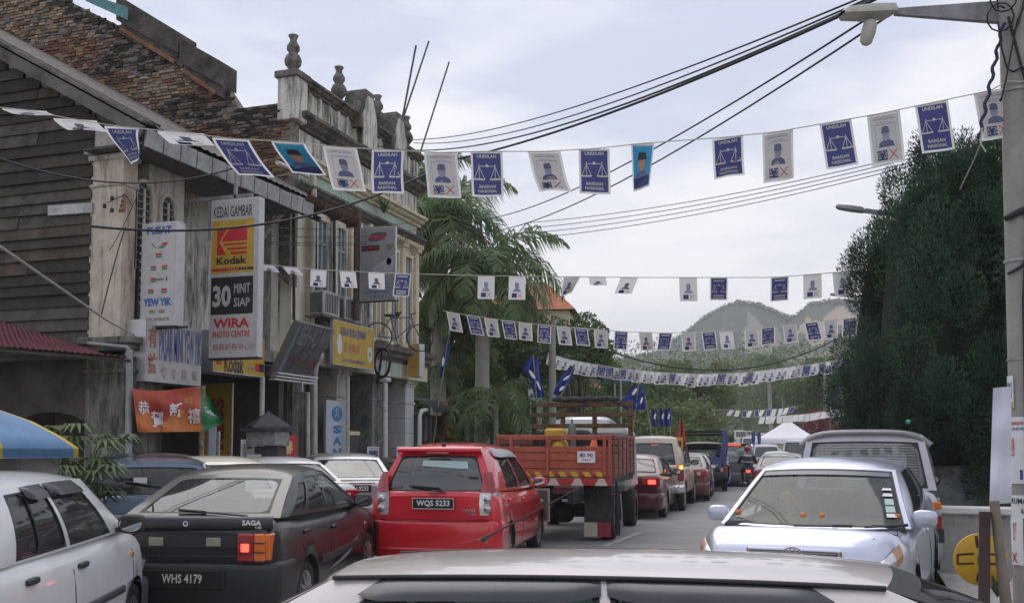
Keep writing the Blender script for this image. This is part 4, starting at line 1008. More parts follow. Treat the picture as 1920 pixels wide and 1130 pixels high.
for p_ in (683, 741):
    yc = at(p_, 200, X=-11.95).y; b = LB(O2); hw = .50
    b.prism([(yc - hw, 9.95), (yc - hw, 10.35), (yc - .22, 11.02), (yc + .22, 11.02), (yc + hw, 10.35), (yc + hw, 9.95)], -12.35, -11.80, GRIME, axis='x')
    b.prism([(yc - hw + .13, 9.5), (yc - hw + .13, 10.30), (yc - .12, 10.85), (yc + .12, 10.85), (yc + hw - .13, 10.30), (yc + hw - .13, 9.5)], -11.80, -11.76, PLASW, axis='x'); b.build('pediment', b2)
WINB = mat('window_blue_grey', (.12, .14, .18), .35, var=.3, scale=5)
pys = [at(q, 500, X=-12).y for q in (583, 622, 655, 690, 725, 752, 777)]
for i, yy in enumerate(pys):
    m_ = PLASC if i % 2 == 0 or i > 4 else PLASW
    b = LB(O2); b.box((-11.98, yy, 5.95), (.20, .20, 3.3), m_, bev=.02); b.box((-11.95, yy, 7.45), (.28, .30, .18), m_, bev=.03); b.box((-11.95, yy, 4.5), (.26, .28, .2), m_, bev=.02); b.build('pilaster', b2)
for a, c in zip(pys[:-1], pys[1:]):
    n_ = 2 if c - a > 1.0 else 1
    for j in range(n_):
        yc = lerp(a, c, (j + .5) / n_); w_ = (c - a) / n_ * .46
        b = LB(O2); b.box((-12.05, yc, 5.9), (.05, w_, 2.5), WINB)
        for s_ in (-1, 1): b.box((-12.0, yc + s_ * (w_ / 2 + .03), 5.9), (.10, .06, 2.6), PLASC if a > 23 else PLASW, bev=.01)
        b.box((-12.0, yc, 7.2), (.12, w_ + .14, .10), PLASC); b.box((-11.98, yc, 4.62), (.16, w_ + .14, .07), PLAS); wo = b.build('window', b2)
        b = LB(O2); b.box((-12.01, yc, 5.9), (.04, .03, 2.5), PLASM); b.box((-12.01, yc, 6.6), (.04, w_, .04), PLASM); b.build('window_bar', wo)
b = LB(O2); moulding(b, 22.74, Y1 + .05, -12.07, [(-.05, 4.02), (.32, 4.02), (.36, 4.10), (.50, 4.14), (.50, 4.24), (.62, 4.28), (.66, 4.42), (-.05, 4.46)], GRIME); b.build('ledge', b2)
b = LB(O2)
ycur = 20.3
for w_, m_ in ((2.4, PLAS), (.55, PLAS), (.4, PLASW), (.3, PLASM), (.35, PLASW), (.5, PLASM), (1.9, PLASC)): b.box((-11.90, ycur + w_ / 2, 3.84), (.30, w_ - .01, .42), m_); ycur += w_
b.build('fascia', b2)
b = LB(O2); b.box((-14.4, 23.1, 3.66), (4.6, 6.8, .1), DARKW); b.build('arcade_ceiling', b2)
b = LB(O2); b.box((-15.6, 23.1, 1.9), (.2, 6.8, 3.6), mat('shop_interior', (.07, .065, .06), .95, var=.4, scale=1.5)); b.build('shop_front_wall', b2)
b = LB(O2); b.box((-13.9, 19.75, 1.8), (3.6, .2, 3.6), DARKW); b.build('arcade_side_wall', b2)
COLG = mat('column_green_grey', (.20, .215, .19), .95, var=.3, scale=5, bump=.4, stain=.6, stain_col=(.06, .06, .055))
TILEW = mat('column_white_tiles', (.55, .56, .57), .4, var=.06)
for (p0, p1, m_, nm) in ((520, 573, MOSS, 'arcade_column'), (600, 652, PLAS, 'arcade_column'), (683, 716, COLG, 'arcade_column'), (736, 776, TILEW, 'arcade_column')):
    ya, yb = at(p0, 760, X=-12).y, at(p1, 760, X=-12).y
    wx = min(.62, (yb - ya) * .62); b = LB(O2); yc = (ya + yb) / 2
    # seen obliquely: the near (south) face and the street face share the drawn width
    ww = .58; x0 = -12.0
    b.box((x0 - ww / 2, yb - ww / 2, 1.87), (ww, ww, 3.5), m_)
    for z_, h_, o_ in ((2.95, .07, .03), (3.45, .08, .04), (3.53, .12, .09)): b.box((x0 - ww / 2, yb - ww / 2, z_ + h_ / 2), (ww + 2 * o_, ww + 2 * o_, h_), m_ if m_ is not TILEW else PLASW, bev=.015)
    if m_ is TILEW:
        for q in range(7): b.box((x0 - ww / 2, yb - ww / 2, .45 + q * .42), (ww + .006, ww + .006, .012), mat('tile_joint', (.25, .25, .25), .8))
    b.build(nm, b2)
for (pa, m_, r_, lab) in ((577, PIPE, .05, 0), (590, PIPE, .065, 0), (652, PIPE, .05, 0), (722, mat('pipe_white', (.62, .62, .61), .5, var=.1, stain=.15), .07, 0), (786, mat('pipe_white', (.62, .62, .61), .5), .06, 0)):
    b = LB(O2); t_ = 735 if pa == 577 else (700 if pa < 600 else (705 if pa < 700 else 712))
    if pa == 786: b.tube([at(800, 768, X=-11.8), at(790, 770, X=-11.8), at(787, 780, X=-11.8), at(786, 880, X=-11.8)], r_, m_, 10)
    else: b.tube([at(pa, t_, X=-11.8), at(pa, 800, X=-11.8), at(pa, 960, X=-11.8)], r_, m_, 10)
    if pa == 722: blob(b, at(pa, 712, X=-11.8), (.30, .30, .14), m_, .6)
    b.build('downpipe', b2)
b = LB(O2); b.tube([at(590, 700, X=-11.75), at(592, 680, X=-11.7), at(599, 668, X=-11.6), at(585, 655, X=-11.6)], [.075, .09, .11, .11], PIPE, 10); b.build('pipe_elbow', b2)
for pa, t_, bt in ((592, 380, 640), (627, 402, 600), (551, 400, 600)):
    b = LB(O2); b.tube([at(pa, t_, X=-11.8), at(pa, bt, X=-11.8)], .035, RUB, 6); b.build('cable_conduit', b2)
# little lean-to beyond
lt = thing('lean_to', 'small lean-to with a grey curved roof beyond the white tiled column', 'lean-to', (-12.5, 28, .1)); OL = Vector((-12.5, 28, .1))
b = LB(OL); P = []
for yy in np.linspace(26.7, 29.4, 10): P.append([Vector((x, yy, 2.95 + dz)) for x, dz in ((-14.5, .45), (-13, .35), (-12.2, .2), (-11.6, -.05), (-11.55, -.18))])
b.grid(P, mat('lean_roof', (.33, .33, .34), .6, var=.2, stain=.4)); b.grid(P, DARKW, flip=True); b.build('roof', lt)
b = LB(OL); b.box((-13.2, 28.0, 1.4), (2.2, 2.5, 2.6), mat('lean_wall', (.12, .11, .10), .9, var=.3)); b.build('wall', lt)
for yy in np.linspace(26.9, 29.2, 7): b = LB(OL); b.box((-12.06, yy, 1.4), (.06, .10, 2.6), mat('slat_grey', (.19, .18, .17), .9), bev=.01); b.build('slat', lt)
def plant_tuft(c, n, h, m, name, label, cat, group=None, wdt=.03, spread=.9, seed=1, parent=None):
    rr = random.Random(seed); b = MB()
    for i in range(n):
        a = rr.uniform(0, 6.283); l = h * rr.uniform(.6, 1.1); sp = rr.uniform(.15, spread); pts = []
        for j in range(5):
            t = j / 4; pts.append(Vector((math.cos(a) * sp * l * t, math.sin(a) * sp * l * t, l * (t - .45 * sp * t * t))))
        s_ = Vector((-math.sin(a), math.cos(a), 0)); P = [[p + s_ * wdt * w_, p - s_ * wdt * w_] for p, w_ in zip(pts, (.4, 1, 1, .7, .05))]
        b.grid(P, m)
    o = b.build(name, parent, loc=c); 
    if parent is None: tag(o, label, cat, group)
    return o
LEAFD = leafmat('leaf_weed', (.05, .08, .025), (.11, .15, .05))
plant_tuft(at(720, 400, X=-11.75), 16, .5, LEAFD, 'weed', 'weed growing out of the cornice of the plaster shophouse', 'weed', seed=3)
plant_tuft(at(744, 598, X=-11.6), 14, .3, LEAFD, 'weed', 'small weeds sprouting on the ledge behind the hung bicycle', 'weed', seed=4)
plant_tuft(at(610, 398, X=-11.2), 12, .25, mat('dry_weed', (.25, .22, .16), .9), 'weed', 'dry weeds on the end of the rusty gutter', 'weed', seed=5)
# ================================================================ shop signs
SG_W = mat('sign_white', (.47, .46, .45), .5, var=.1, scale=4, stain=.3, stain_col=(.3, .28, .25)); SG_Y = mat('sign_yellow', (.50, .32, .03), .5, var=.15, stain=.25, stain_col=(.3, .22, .08))
SG_K = mat('sign_black', (.02, .02, .022), .45, var=.2); SG_R = mat('sign_red', (.50, .02, .03), .5, var=.08); SG_B = mat('sign_blue', (.03, .10, .36), .5, var=.08)
SG_G = mat('sign_green', (.03, .22, .10), .5, var=.1); SG_GR = mat('sign_grey', (.26, .26, .27), .5, var=.12, scale=3); ALU = mat('aluminium_edge', (.50, .50, .51), .4, .5, var=.1)
BLUEL = mat('letter_faded_blue', (.10, .14, .33), .6, var=.15); REDF = mat('letter_faded_red', (.42, .15, .13), .6, var=.15)
def sign(name, label, org, w, h, d, axis, face, edge=ALU, group=None, tilt=0.):
    """perpendicular sign: axis 'x' (faces the camera side); parallel sign: axis 'y' (faces the street). org = lower left front corner"""
    t = thing(name, label, 'sign', org, group=group); r = Vector((1, 0, 0)) if axis == 'x' else Vector((0, 1, 0))
    nrm = Vector((0, -1, 0)) if axis == 'x' else Vector((1, 0, 0)); u = (Matrix.Rotation(tilt, 3, r) @ Vector((0, 0, 1))); nn = r.cross(u)
    b = MB(); c = r * w / 2 + u * h / 2 - nn * d / 2
    b.beam(c - u * h / 2, c + u * h / 2, w, d, edge, up=nn) if False else None
    vs = [r * x + u * y - nn * z for z in (0, d) for (x, y) in ((0, 0), (w, 0), (w, h), (0, h))]
    b.add(vs, [(0, 1, 2, 3), (7, 6, 5, 4), (0, 4, 5, 1), (1, 5, 6, 2), (2, 6, 7, 3), (3, 7, 4, 0)], edge); b.build('sign_box', t)
    fn = frame((0, 0, 0), r, u); b = MB(); e_ = .02; rect(b, lift(fn, .004), e_, e_, w - 2 * e_, h - 2 * e_, face); p = b.build('face_panel', t)
    return t, fn
def art(t, fn, items, name='lettering'):
    for it in items:
        b = MB(); f = lift(fn, it.get('o', .009))
        k = it['k']
        if k == 't': b.text(it['s'], f, it['b'], it['m'], it.get('bold', .02)); nm = 'lettering'
        elif k == 'r': rect(b, f, *it['b'], it['m']); nm = 'colour_panel'
        elif k == 'p': b.add([f(*q) for q in it['q']], [tuple(range(len(it['q'])))], it['m']); nm = 'emblem'
        elif k == 'd': disc(b, f, *it['b'], it['m']); nm = 'emblem'
        b.build(it.get('n', nm), t)
def T(s, x, y, w, h, m, bold=.02, o=.012): return dict(k='t', s=s, b=(x, y, w, h), m=m, bold=bold, o=o)
def Rr(x, y, w, h, m, o=.007): return dict(k='r', b=(x, y, w, h), m=m, o=o)
def Po(q, m, o=.010): return dict(k='p', q=q, m=m, o=o)
def Di(x, y, rx, ry, m, o=.010): return dict(k='d', b=(x, y, rx, ry), m=m, o=o)
# tall white hanging sign
p0 = at(262, 612, Y=13.6); p1 = at(332, 414, Y=13.6); w, h = p1.x - p0.x, p1.z - p0.z
t, fn = sign('hanging_sign', 'tall white hanging sign reading PUSAT and YEW YIK at the pilaster', p0, w, h, .22, 'x', SG_W)
art(t, fn, [T('PUSAT', w * .16, h * .885, w * .70, h * .075, SG_B, .04)] +
    [Po([(w * a, h * y) for a, y in q], m_) for m_, q in ((SG_G, ((.30, .79), (.34, .79), (.45, .745), (.42, .745))), (SG_R, ((.30, .80), (.34, .80), (.35, .79), (.30, .79))), (SG_R, ((.62, .80), (.78, .80), (.72, .775), (.56, .775))), (SG_G, ((.54, .77), (.70, .77), (.64, .745), (.48, .745))))] +
    [Rr(w * x, h * y, w * ww, h * .02, m_) for x, ww, y, m_ in ((.42, .18, .68, SG_R), (.42, .18, .655, SG_G), (.28, .16, .56, SG_R), (.28, .16, .535, SG_G), (.60, .16, .56, SG_R), (.60, .16, .535, SG_G), (.28, .16, .445, SG_R), (.28, .16, .42, SG_G), (.44, .22, .435, SG_G), (.72, .05, .445, SG_R), (.72, .05, .425, SG_G), (.22, .16, .335, SG_R), (.22, .16, .31, SG_G), (.60, .16, .335, SG_R), (.60, .16, .31, SG_G))] +
    [T('YEW YIK', w * .10, h * .19, w * .80, h * .075, SG_B, .04), T('有 益', w * .24, h * .12, w * .5, h * .035, mat('letter_rust', (.3, .2, .14), .6)), T('藥行 有限公司', w * .14, h * .045, w * .70, h * .035, mat('letter_rust', (.3, .2, .14), .6))])
b = MB(); b.box((w / 2 - .1, .1, -.03), (w + .55, .04, .04), RUB); b.box((-.17, .1, h * .5), (.03, .03, h + .9), RUB)
for i in range(18): b.box((-.06, .10, h * (.2 + .04 * i)), (.07, .05, .03), PLAS if i % 2 else RUB)
b.build('bracket', t)
# PASAR MINI shop fascia
t, fn = sign('shop_sign', 'dirty white shop sign reading PASAR MINI YEW YIK in tall blue letters', (-10.95, 13.44, 2.80), 1.48, 1.02, .42, 'y', SG_W)
art(t, fn, [T('PASAR MINI YEW YIK', .33, .36, 1.13, .60, BLUEL, .01), T('有', .05, .56, .22, .34, REDF), T('益', .05, .14, .22, .34, REDF), T('餐  食  百  貨', .36, .08, 1.0, .17, mat('letter_pale', (.36, .28, .27), .6))])
# photo shop sign
p0 = at(391, 671, Y=15); p1 = at(487, 368, Y=15); w, h = p1.x - p0.x, p1.z - p0.z
t, fn = sign('hanging_sign', 'tall white, yellow and black photo shop sign reading Kodak and 30 MINIT SIAP', p0, w, h, .16, 'x', SG_W, edge=mat('sign_rim_white', (.55, .55, .56), .5, var=.08))
KY0, KH = .54, .30
kr = lambda pts: [(w * (.14 + .62 * a), h * (.645 + .165 * c)) for a, c in pts]
art(t, fn, [T('KEDAI GAMBAR', w * .06, h * .885, w * .80, h * .07, SG_K, .0), Rr(w * .03, h * .53, w * .87, h * .335, SG_Y), Rr(w * .03, h * .27, w * .87, h * .235, SG_K),
    Rr(w * .03, h * .545, w * .55, h * .016, SG_R, .009), Rr(w * .58, h * .545, w * .32, h * .016, SG_K, .009), T('n e t w o r k', w * .38, h * .548, w * .42, h * .011, SG_W, .0, .013),
    Po(kr([(0, 0), (0, 1), (.32, 1), (.04 + .04, .5), (.32, 0)]), SG_R), Po(kr([(.42, 1), (1, 1), (1, .52), (.13, .52)]), SG_R), Po(kr([(.17, .44), (1, .44), (1, .36), (.24, .36)]), SG_R), Po(kr([(.30, .27), (1, .27), (1, .18), (.38, .18)]), SG_R), Po(kr([(.42, .11), (1, .11), (1, 0), (.50, 0)]), SG_R),
    T('Kodak', w * .14, h * .585, w * .62, h * .048, SG_K, .03), T('express', w * .14, h * .567, w * .62, h * .011, mat('letter_gold', (.7, .55, .25), .5), .0),
    T('30', w * .07, h * .315, w * .38, h * .14, SG_W, .04), T('MINIT', w * .51, h * .40, w * .33, h * .06, SG_W, .01), T('SIAP', w * .51, h * .315, w * .33, h * .055, SG_W, .01),
    T('WIRA', w * .09, h * .185, w * .74, h * .06, SG_R, .03), T('PHOTO CENTRE', w * .08, h * .125, w * .77, h * .04, SG_R, .01), T('威联彩色中心', w * .09, h * .045, w * .76, h * .042, REDF, .0)])
b = MB(); b.box((w / 2 - .35, .08, h + .06), (w + .3, .05, .06), ZINC); b.box((w * .45, .08, h + .28), (.05, .05, .5), ZINC); b.box((-.10, .08, h * .88), (.03, .03, h * .25), ZINC); b.build('bracket', t); b = MB(); b.box((w / 2, .08, -.02), (w, .17, .03), RUB); b.build('lower_rail', t)
# yellow fascia below it
t, fn = sign('shop_sign', 'yellow fascia sign with black Kodak lettering below the tall photo sign', (-11.2, 15.62, 3.12), 1.70, .78, .5, 'y', SG_Y)
art(t, fn, [T('ee', .08, .14, .18, .12, SG_R), T('Kodak', .34, .02, .62, .34, SG_K, .02), Rr(1.36, .10, .14, .16, SG_R), Rr(1.50, .10, .17, .16, SG_K), T('network', 1.05, .12, .28, .08, SG_GR)])
# dark sign leaning outwards
t, fn = sign('shop_sign', 'dark grey weathered shop sign tilted back above the arcade', (-11.05, 17.45, 3.22), 1.42, 1.15, .12, 'y', mat('sign_weathered', (.10, .10, .105), .7, var=.35, scale=6, stain=.4), edge=mat('frame_grey', (.16, .16, .15), .6), tilt=R(28))
sh = lambda f: (lambda u, v, off=0.: f(u + .55 * v, v, off))
fs_ = sh(fn)
LGW = mat('letter_dull_white', (.22, .23, .25), .7, var=.2); LRD = mat('letter_dull_red', (.16, .09, .08), .7, var=.3)
art(t, lambda u, v, off=0.: fn(u, v, off), [T('BERHAD MINI', .25, .68, 1.25, .44, LGW, .01), T('义兴美容店', .22, .16, 1.2, .30, LRD), Rr(.06, .04, .12, 1.1, mat('strip_blue_grey', (.17, .19, .24), .6))])
b = MB()
for q in (0, .06, .12): b.box((-.05 + q * .6, .8, -.12 + q), (.14, 1.6, .035), ALU)
b.box((.1, .9, -.22), (.04, .04, .22), ALU); b.build('light_rail', t)
# yellow sign with ovals
t, fn = sign('shop_sign', 'yellow shop sign with blue letters, red characters and white ovals', (-11.45, 20.55, 3.66), 2.12, 1.06, .08, 'y', SG_Y)
art(t, fn, [T('KEDAI BUKA JEREMY', .36, .66, 1.30, .26, BLUEL, .02), T('吉 生 單 車', .52, .34, .80, .22, REDF, .02), T('No 36, JALAN MERDEKA', .46, .08, 1.15, .10, BLUEL), Di(.30, .50, .13, .24, mat('oval_white', (.6, .6, .58), .5)), Di(1.86, .38, .15, .20, mat('oval_white', (.6, .6, .58), .5)), Di(1.86, .38, .05, .07, SG_GR, .014)], )
# two air conditioners
for i, (ya, wd) in enumerate(((20.25, .78), (21.25, .70))):
    ac = thing('air_conditioner', ('nearer' if i == 0 else 'farther') + ' air conditioner unit standing above the yellow sign with ovals', 'air conditioner', (-11.68, ya + .3, 4.78), group='air conditioners above the yellow sign')
    b = MB(); b.box((0, 0, .29), (.38, wd, .56), mat('ac_white', (.45, .45, .43), .6, var=.12, stain=.3), bev=.02); b.build('casing', ac)
    b = MB()
    for k in range(10): b.box((0, -wd / 2 - .012, .08 + .046 * k), (.30, .02, .018), RUB)
    for k in range(8): b.box((.196, -.28 + .075 * k, .29), (.012, .02, .44), RUB)
    b.build('grille', ac)
    b = MB(); b.box((0, 0, -.03), (.5, wd + .15, .04), GRIME); b.build('shelf', ac)
# grey bicycle shop sign on a pole
p0 = at(674, 565, Y=21.5); p1 = at(742, 423, Y=21.5); w, h = p1.x - p0.x, p1.z - p0.z
t, fn = sign('hanging_sign', 'grey vertical sign with a red logo hung from a dark rusty pole', p0, w, h, .08, 'x', SG_GR)
BK = [(.24 + .52 * a, .79 + .14 * c) for a, c in ((0, .35), (.12, .85), (.5, 1), (.95, .92), (1, .6), (.85, .3), (.5, .12), (.42, 0), (.36, .16), (.15, .05))]
art(t, fn, [Po([(w * a, h * c) for a, c in BK], mat('logo_dark', (.07, .07, .09), .5)), T('HERO', w * .30, h * .835, w * .42, h * .055, SG_R, .05, .014), Rr(w * .05, h * .68, w * .50, h * .075, SG_K), T('ACTIMAX', w * .09, h * .70, w * .42, h * .035, SG_R, .02, .014),
    Po([(w * .72, h * .76), (w * .96, h * .76), (w * .90, h * .69), (w * .84, h * .66), (w * .78, h * .69)], mat('crest_green', (.15, .18, .11), .6)), Di(w * .84, h * .72, w * .05, h * .02, mat('crest_rust', (.28, .12, .05), .6), .013),
    Po([(w * .3, h * .42), (w * .95, h * .62), (w * .95, h * .36), (w * .7, h * .33)], mat('swoosh', (.34, .34, .36), .5)), Di(w * .82, h * .52, w * .07, h * .05, SG_W), T('MENJUAL DAN', w * .30, h * .205, w * .52, h * .035, BLUEL), T('MEMBAIKI BASIKAL', w * .20, h * .155, w * .66, h * .035, BLUEL), T('KEDAI KEE HONG', w * .12, h * .10, w * .70, h * .035, BLUEL), T('基 豐 單 車', w * .30, h * .04, w * .40, h * .025, SG_B)] +
    [T(s_, w * .06, h * (.48 - .04 * i), w * .36, h * .018, BLUEL, 0) for i, s_ in enumerate(('LE RUN  MTB', 'RACING  BIKE', 'SHOGUN  BMX', 'MERIDA'))])
b = MB(); b.tube([(-.10, .04, -.45), (-.10, .04, h + .45)], .085, mat('pole_rust', (.07, .045, .04), .8, var=.5, scale=4), 10); b.box((w / 2 - .08, .04, -.02), (w + .3, .03, .03), RUB); b.build('sign_pole', t)
# small yellow sign at the corner
t, fn = sign('shop_sign', 'small yellow corner sign above the white tiled column', (-11.60, 25.0, 3.66), .36, .92, .34, 'x', SG_Y)
art(t, fn, [T('GUNTING', .03, .74, .30, .10, SG_GR), T('RAMBUT', .03, .60, .30, .10, SG_GR), T('HOCK', .05, .40, .26, .10, REDF), T('SEN', .08, .24, .2, .08, REDF)])
# SANYO upright
p0 = at(609, 930, X=-11.97); t, fn = sign('shop_sign', 'upright white sign with blue SANYO letters on the arcade column', (-11.93, at(611, 800, X=-11.93).y, .7), 1.08, 2.16, .06, 'y', mat('sign_pale_blue', (.48, .52, .57), .5, var=.06))
SB = mat('sanyo_blue', (.03, .20, .42), .5)
art(t, fn, [Di(.52, 1.84, .26, .19, SB), T('S', .33, 1.36, .42, .20, SB, .05), T('A', .33, 1.08, .42, .20, SB, .05), T('N', .33, .80, .42, .20, SB, .05), T('Y', .33, .52, .42, .20, SB, .05), T('O', .33, .24, .42, .20, SB, .05),
    Po([(.38, 1.72), (.52, 1.95), (.49, 1.80)], SG_W, .014), Po([(.66, 1.72), (.52, 1.95), (.55, 1.80)], SG_W, .014), Po([(.34, 1.86), (.52, 2.0), (.70, 1.86), (.52, 1.95)], SG_W, .014)])
# express banner deep in the arcade
t, fn = sign('banner_sign', 'dark yellow upright banner reading EXPRESS in red inside the arcade', (-12.9, 17.55, .5), .80, 2.55, .04, 'x', mat('banner_shade_yellow', (.40, .26, .02), .7))
b = MB(); fr = lambda u, v: fn(.62 - v, .2 + u, .012); b.text('EXPRESS', fr, (.05, 0, 2.0, .34), mat('letter_deep_red', (.25, .03, .02), .6), .05); b.text('Kodak', lambda u, v: fn(.30 - v, .1 + u, .012), (.05, 0, .9, .16), SG_K, .03); b.build('lettering', t)
# red and green cloth banner
ban = thing('cloth_banner', 'red and orange cloth banner with white characters, green corner reading Carlsberg', 'banner', (-10.8, 13.0, 2))
OBn = Vector((-10.8, 13.0, 2)); MR = mat('banner_red', (.42, .045, .045), .6, col2=(.50, .13, .04), scale=1.5); MG = mat('banner_green', (.02, .20, .07), .5, var=.15); MO = mat('banner_orange', (.55, .16, .03), .6, var=.2)
def bfn(u, v, off=0.):   # u 0..1 along, v 0..1 up
    top = at(lerp(248, 382, min(1, u / .80)) if u < .8 else lerp(382, 384, (u - .8) / .2), 728, X=-10.8)
    px = lerp(248, 380, u / .78) if u < .78 else lerp(380, 420, (u - .78) / .22)
    pt = 728 + 4 * math.sin(u * 6); pb = lerp(810, 808, u) if u < .78 else lerp(808, 790, (u - .78) / .22)
    if u > .78: pt = lerp(728, 788, (u - .78) / .22)
    pxv = px + (10 * (1 - v) if u < .3 else 4 * (1 - v)); py = lerp(pb, pt, v)
    p = at(pxv, py, X=-10.8 + off + .05 * math.sin(u * 17 + v * 3) + .03 * math.sin(v * 9 + u * 5)); return p - OBn
b = MB(); b.grid([[bfn(i / 40, j / 12) for j in range(13)] for i in range(41)], MR, cellmat=lambda i, j: MG if i >= 30 else (MO if j < 4 + 2 * math.sin(i * .4) else MR)); b.grid([[bfn(i / 40, j / 12, -.004) for j in range(13)] for i in range(41)], MR, flip=True)
b.build('cloth', ban)
for (s_, u, v, w_, h_) in (('恭', .04, .42, .13, .32), ('賀', .17, .12, .17, .38), ('新', .40, .34, .15, .34), ('禧', .60, .18, .14, .34)):
    b = MB(); b.text(s_, lambda a, c: bfn(a, c, .02), (u, v, w_, h_), WHT, .02); b.build('lettering', ban)
b = MB(); b.text('Carlsberg', lambda a, c: bfn(a, c, .02), (.79, .42, .15, .20), WHT, .02); b.build('lettering', ban)
b = MB(); b.text('啤酒', lambda a, c: bfn(a, c, .02), (.57, .62, .09, .16), SG_Y, .0); b.build('lettering', ban)
for (y0_, h_) in ((14.95, 3.3),): b = MB(); q = at(383, 728, X=-10.8) - OBn; b.tube([(q.x - .03, q.y, q.z + .05), (q.x - .03, q.y, -1.9)], .045, mat('post_rust_cream', (.36, .27, .18), .8, col2=(.12, .06, .04), scale=9), 8); b.build('post', ban)
for pa, t0 in ((492, 715),): pass
# bicycles hung over the ledge
def bicycle(name, label, loc, rz, rx=0., scale=1., col=(.10, .13, .14), frontturn=0.):
    t = thing(name, label, 'bicycle', loc, rz); t.rotation_euler = (rx, 0, rz); t.scale = (scale,) * 3; FM = mat('bike_frame_' + name + str(col[0]), col, .4, .3)
    for i, x in enumerate((-.52, .52)):
        b = MB(); b.lathe([(.33 + .016 * math.cos(a), .016 * math.sin(a)) for a in [2 * math.pi * k / 6 for k in range(7)]], RUB, axis='y', n=28)
        for k in range(14): a = 2 * math.pi * k / 14; b.tube([(0, 0, 0), (.32 * math.cos(a), 0, .32 * math.sin(a))], .002, ZINC, 4, caps=False)
        b.lathe([(.02, -.04), (.02, .04)], ZINC, axis='y', n=8); o = b.build('wheel', t, (x, 0, .34))
        if i: o.rotation_euler = (0, 0, frontturn)
    b = MB(); B_, S_, H_, Hd, Rw, Fw = (-.08, 0, .30), (-.22, 0, .80), (.30, 0, .84), (.34, 0, .68), (-.52, 0, .34), (.52, 0, .34)
    for a, c in ((B_, S_), (S_, H_), (B_, Hd), (H_, Hd), (Hd, Fw), (B_, Rw), (S_, Rw)): b.tube([a, c], .016, FM, 6)
    b.build('frame', t)
    b = MB(); blob(b, (-.25, 0, .86), (.26, .15, .07), RUB, .7); b.tube([(-.22, 0, .8), (-.24, 0, .86)], .014, RUB, 6); b.build('saddle', t)
    b = MB(); b.tube([(.30, 0, .84), (.29, 0, .92)], .014, RUB, 6); b.tube([(.33, -.27, .95), (.36, -.12, .93), (.30, 0, .92), (.36, .12, .93), (.33, .27, .95)], .012, RUB, 6); b.build('handlebar', t)
    b = MB(); b.lathe([(.09, -.01), (.095, .0), (.09, .01)], RUB, c=B_, axis='y', n=16); b.tube([B_, (-.02, .06, .14)], .01, RUB, 5); b.box((-.02, .10, .13), (.09, .08, .02), RUB); b.build('crank', t)
    return t
bicycle('bicycle', 'old bicycle hung on the ledge of the plaster shophouse beside the grey sign', (-11.0, 23.2, 4.20), R(38), R(0), 1.05)
b = MB(); b.lathe([(.36 + .035 * math.cos(a), .035 * math.sin(a)) for a in [2 * math.pi * k / 8 for k in range(9)]], RUB, axis='x', n=32); b.lathe([(.30, -.01), (.30, .01)], ZINC, axis='x', n=32); b.tube([(0, .02, .36), (0, .1, -.1), (.05, .35, -.5)], .03, RUB, 8)
o = b.build('bicycle_tyre', loc=at(717, 680, X=-11.28) + Vector((0, 0, 0))); o.rotation_euler = (0, 0, R(58)); tag(o, 'black bicycle tyre hanging below the ledge under the bicycle', 'tyre')  # bicycle tyre on its rim, hung under the ledge
# ---------------------------------------------------------------- small things at street level, left
def poster_face(mb, fn, w, h, ink, paper, cyan=False, faded=1.):
    """plain stand-in portrait poster: heading bars, head with cap, shoulders, box and cross"""
    INK = ink; X0 = w / 2
    disc(mb, lift(fn, .002), X0, h * .47, w * .125, h * .13, mat('poster_skin', (.27, .29, .42), .7, var=.05), 14)
    mb.add([fn(X0 + a * w, h * c, .004) for a, c in ((-.135, .53), (.135, .53), (.115, .68), (-.115, .68))], [(0, 1, 2, 3)], INK)
    mb.add([fn(X0 + a * w, h * c, .003) for a, c in ((-.26, .24), (.26, .24), (.24, .31), (.12, .36), (0, .33), (-.12, .36), (-.24, .31))], [tuple(range(7))], INK)
kt = thing('street_kiosk', 'little kiosk with a pointed dark canopy beside the arcade', 'kiosk', (-10.25, 16.0, .14))
b = MB(); b.lathe([(.50, 0), (.50, .04), (.30, .16), (.08, .28), (.001, .34)], mat('kiosk_canopy', (.055, .06, .062), .7, var=.2), c=(0, 0, 1.92), n=4, smooth=False); b.box((0, 0, 1.90), (.72, .72, .06), mat('kiosk_canopy', (.06, .07, .07), .7)); b.build('canopy', kt)
b = MB(); b.box((0, 0, 1.74), (.62, .5, .26), mat('kiosk_panel', (.24, .25, .24), .6, var=.4, scale=14), bev=.01); b.box((.0, .1, .8), (.5, .3, 1.6), DARKW); b.build('cabinet', kt)
for i, (z_, w_) in enumerate(((1.30, .30), (.95, .36))):
    b = MB(); b.box((-.16, -.2, z_), (w_, .02, .30), WHP); f = frame((-.16 - w_ / 2, -.213, z_ - .15), (1, 0, 0), (0, 0, 1)); b.text('BARISAN NASIONAL', f, (.03, .20, w_ - .06, .04), BLUEL, .01); disc(b, f, w_ / 2, .10, .05, .06, BLUEL, 12); b.build('poster', kt)
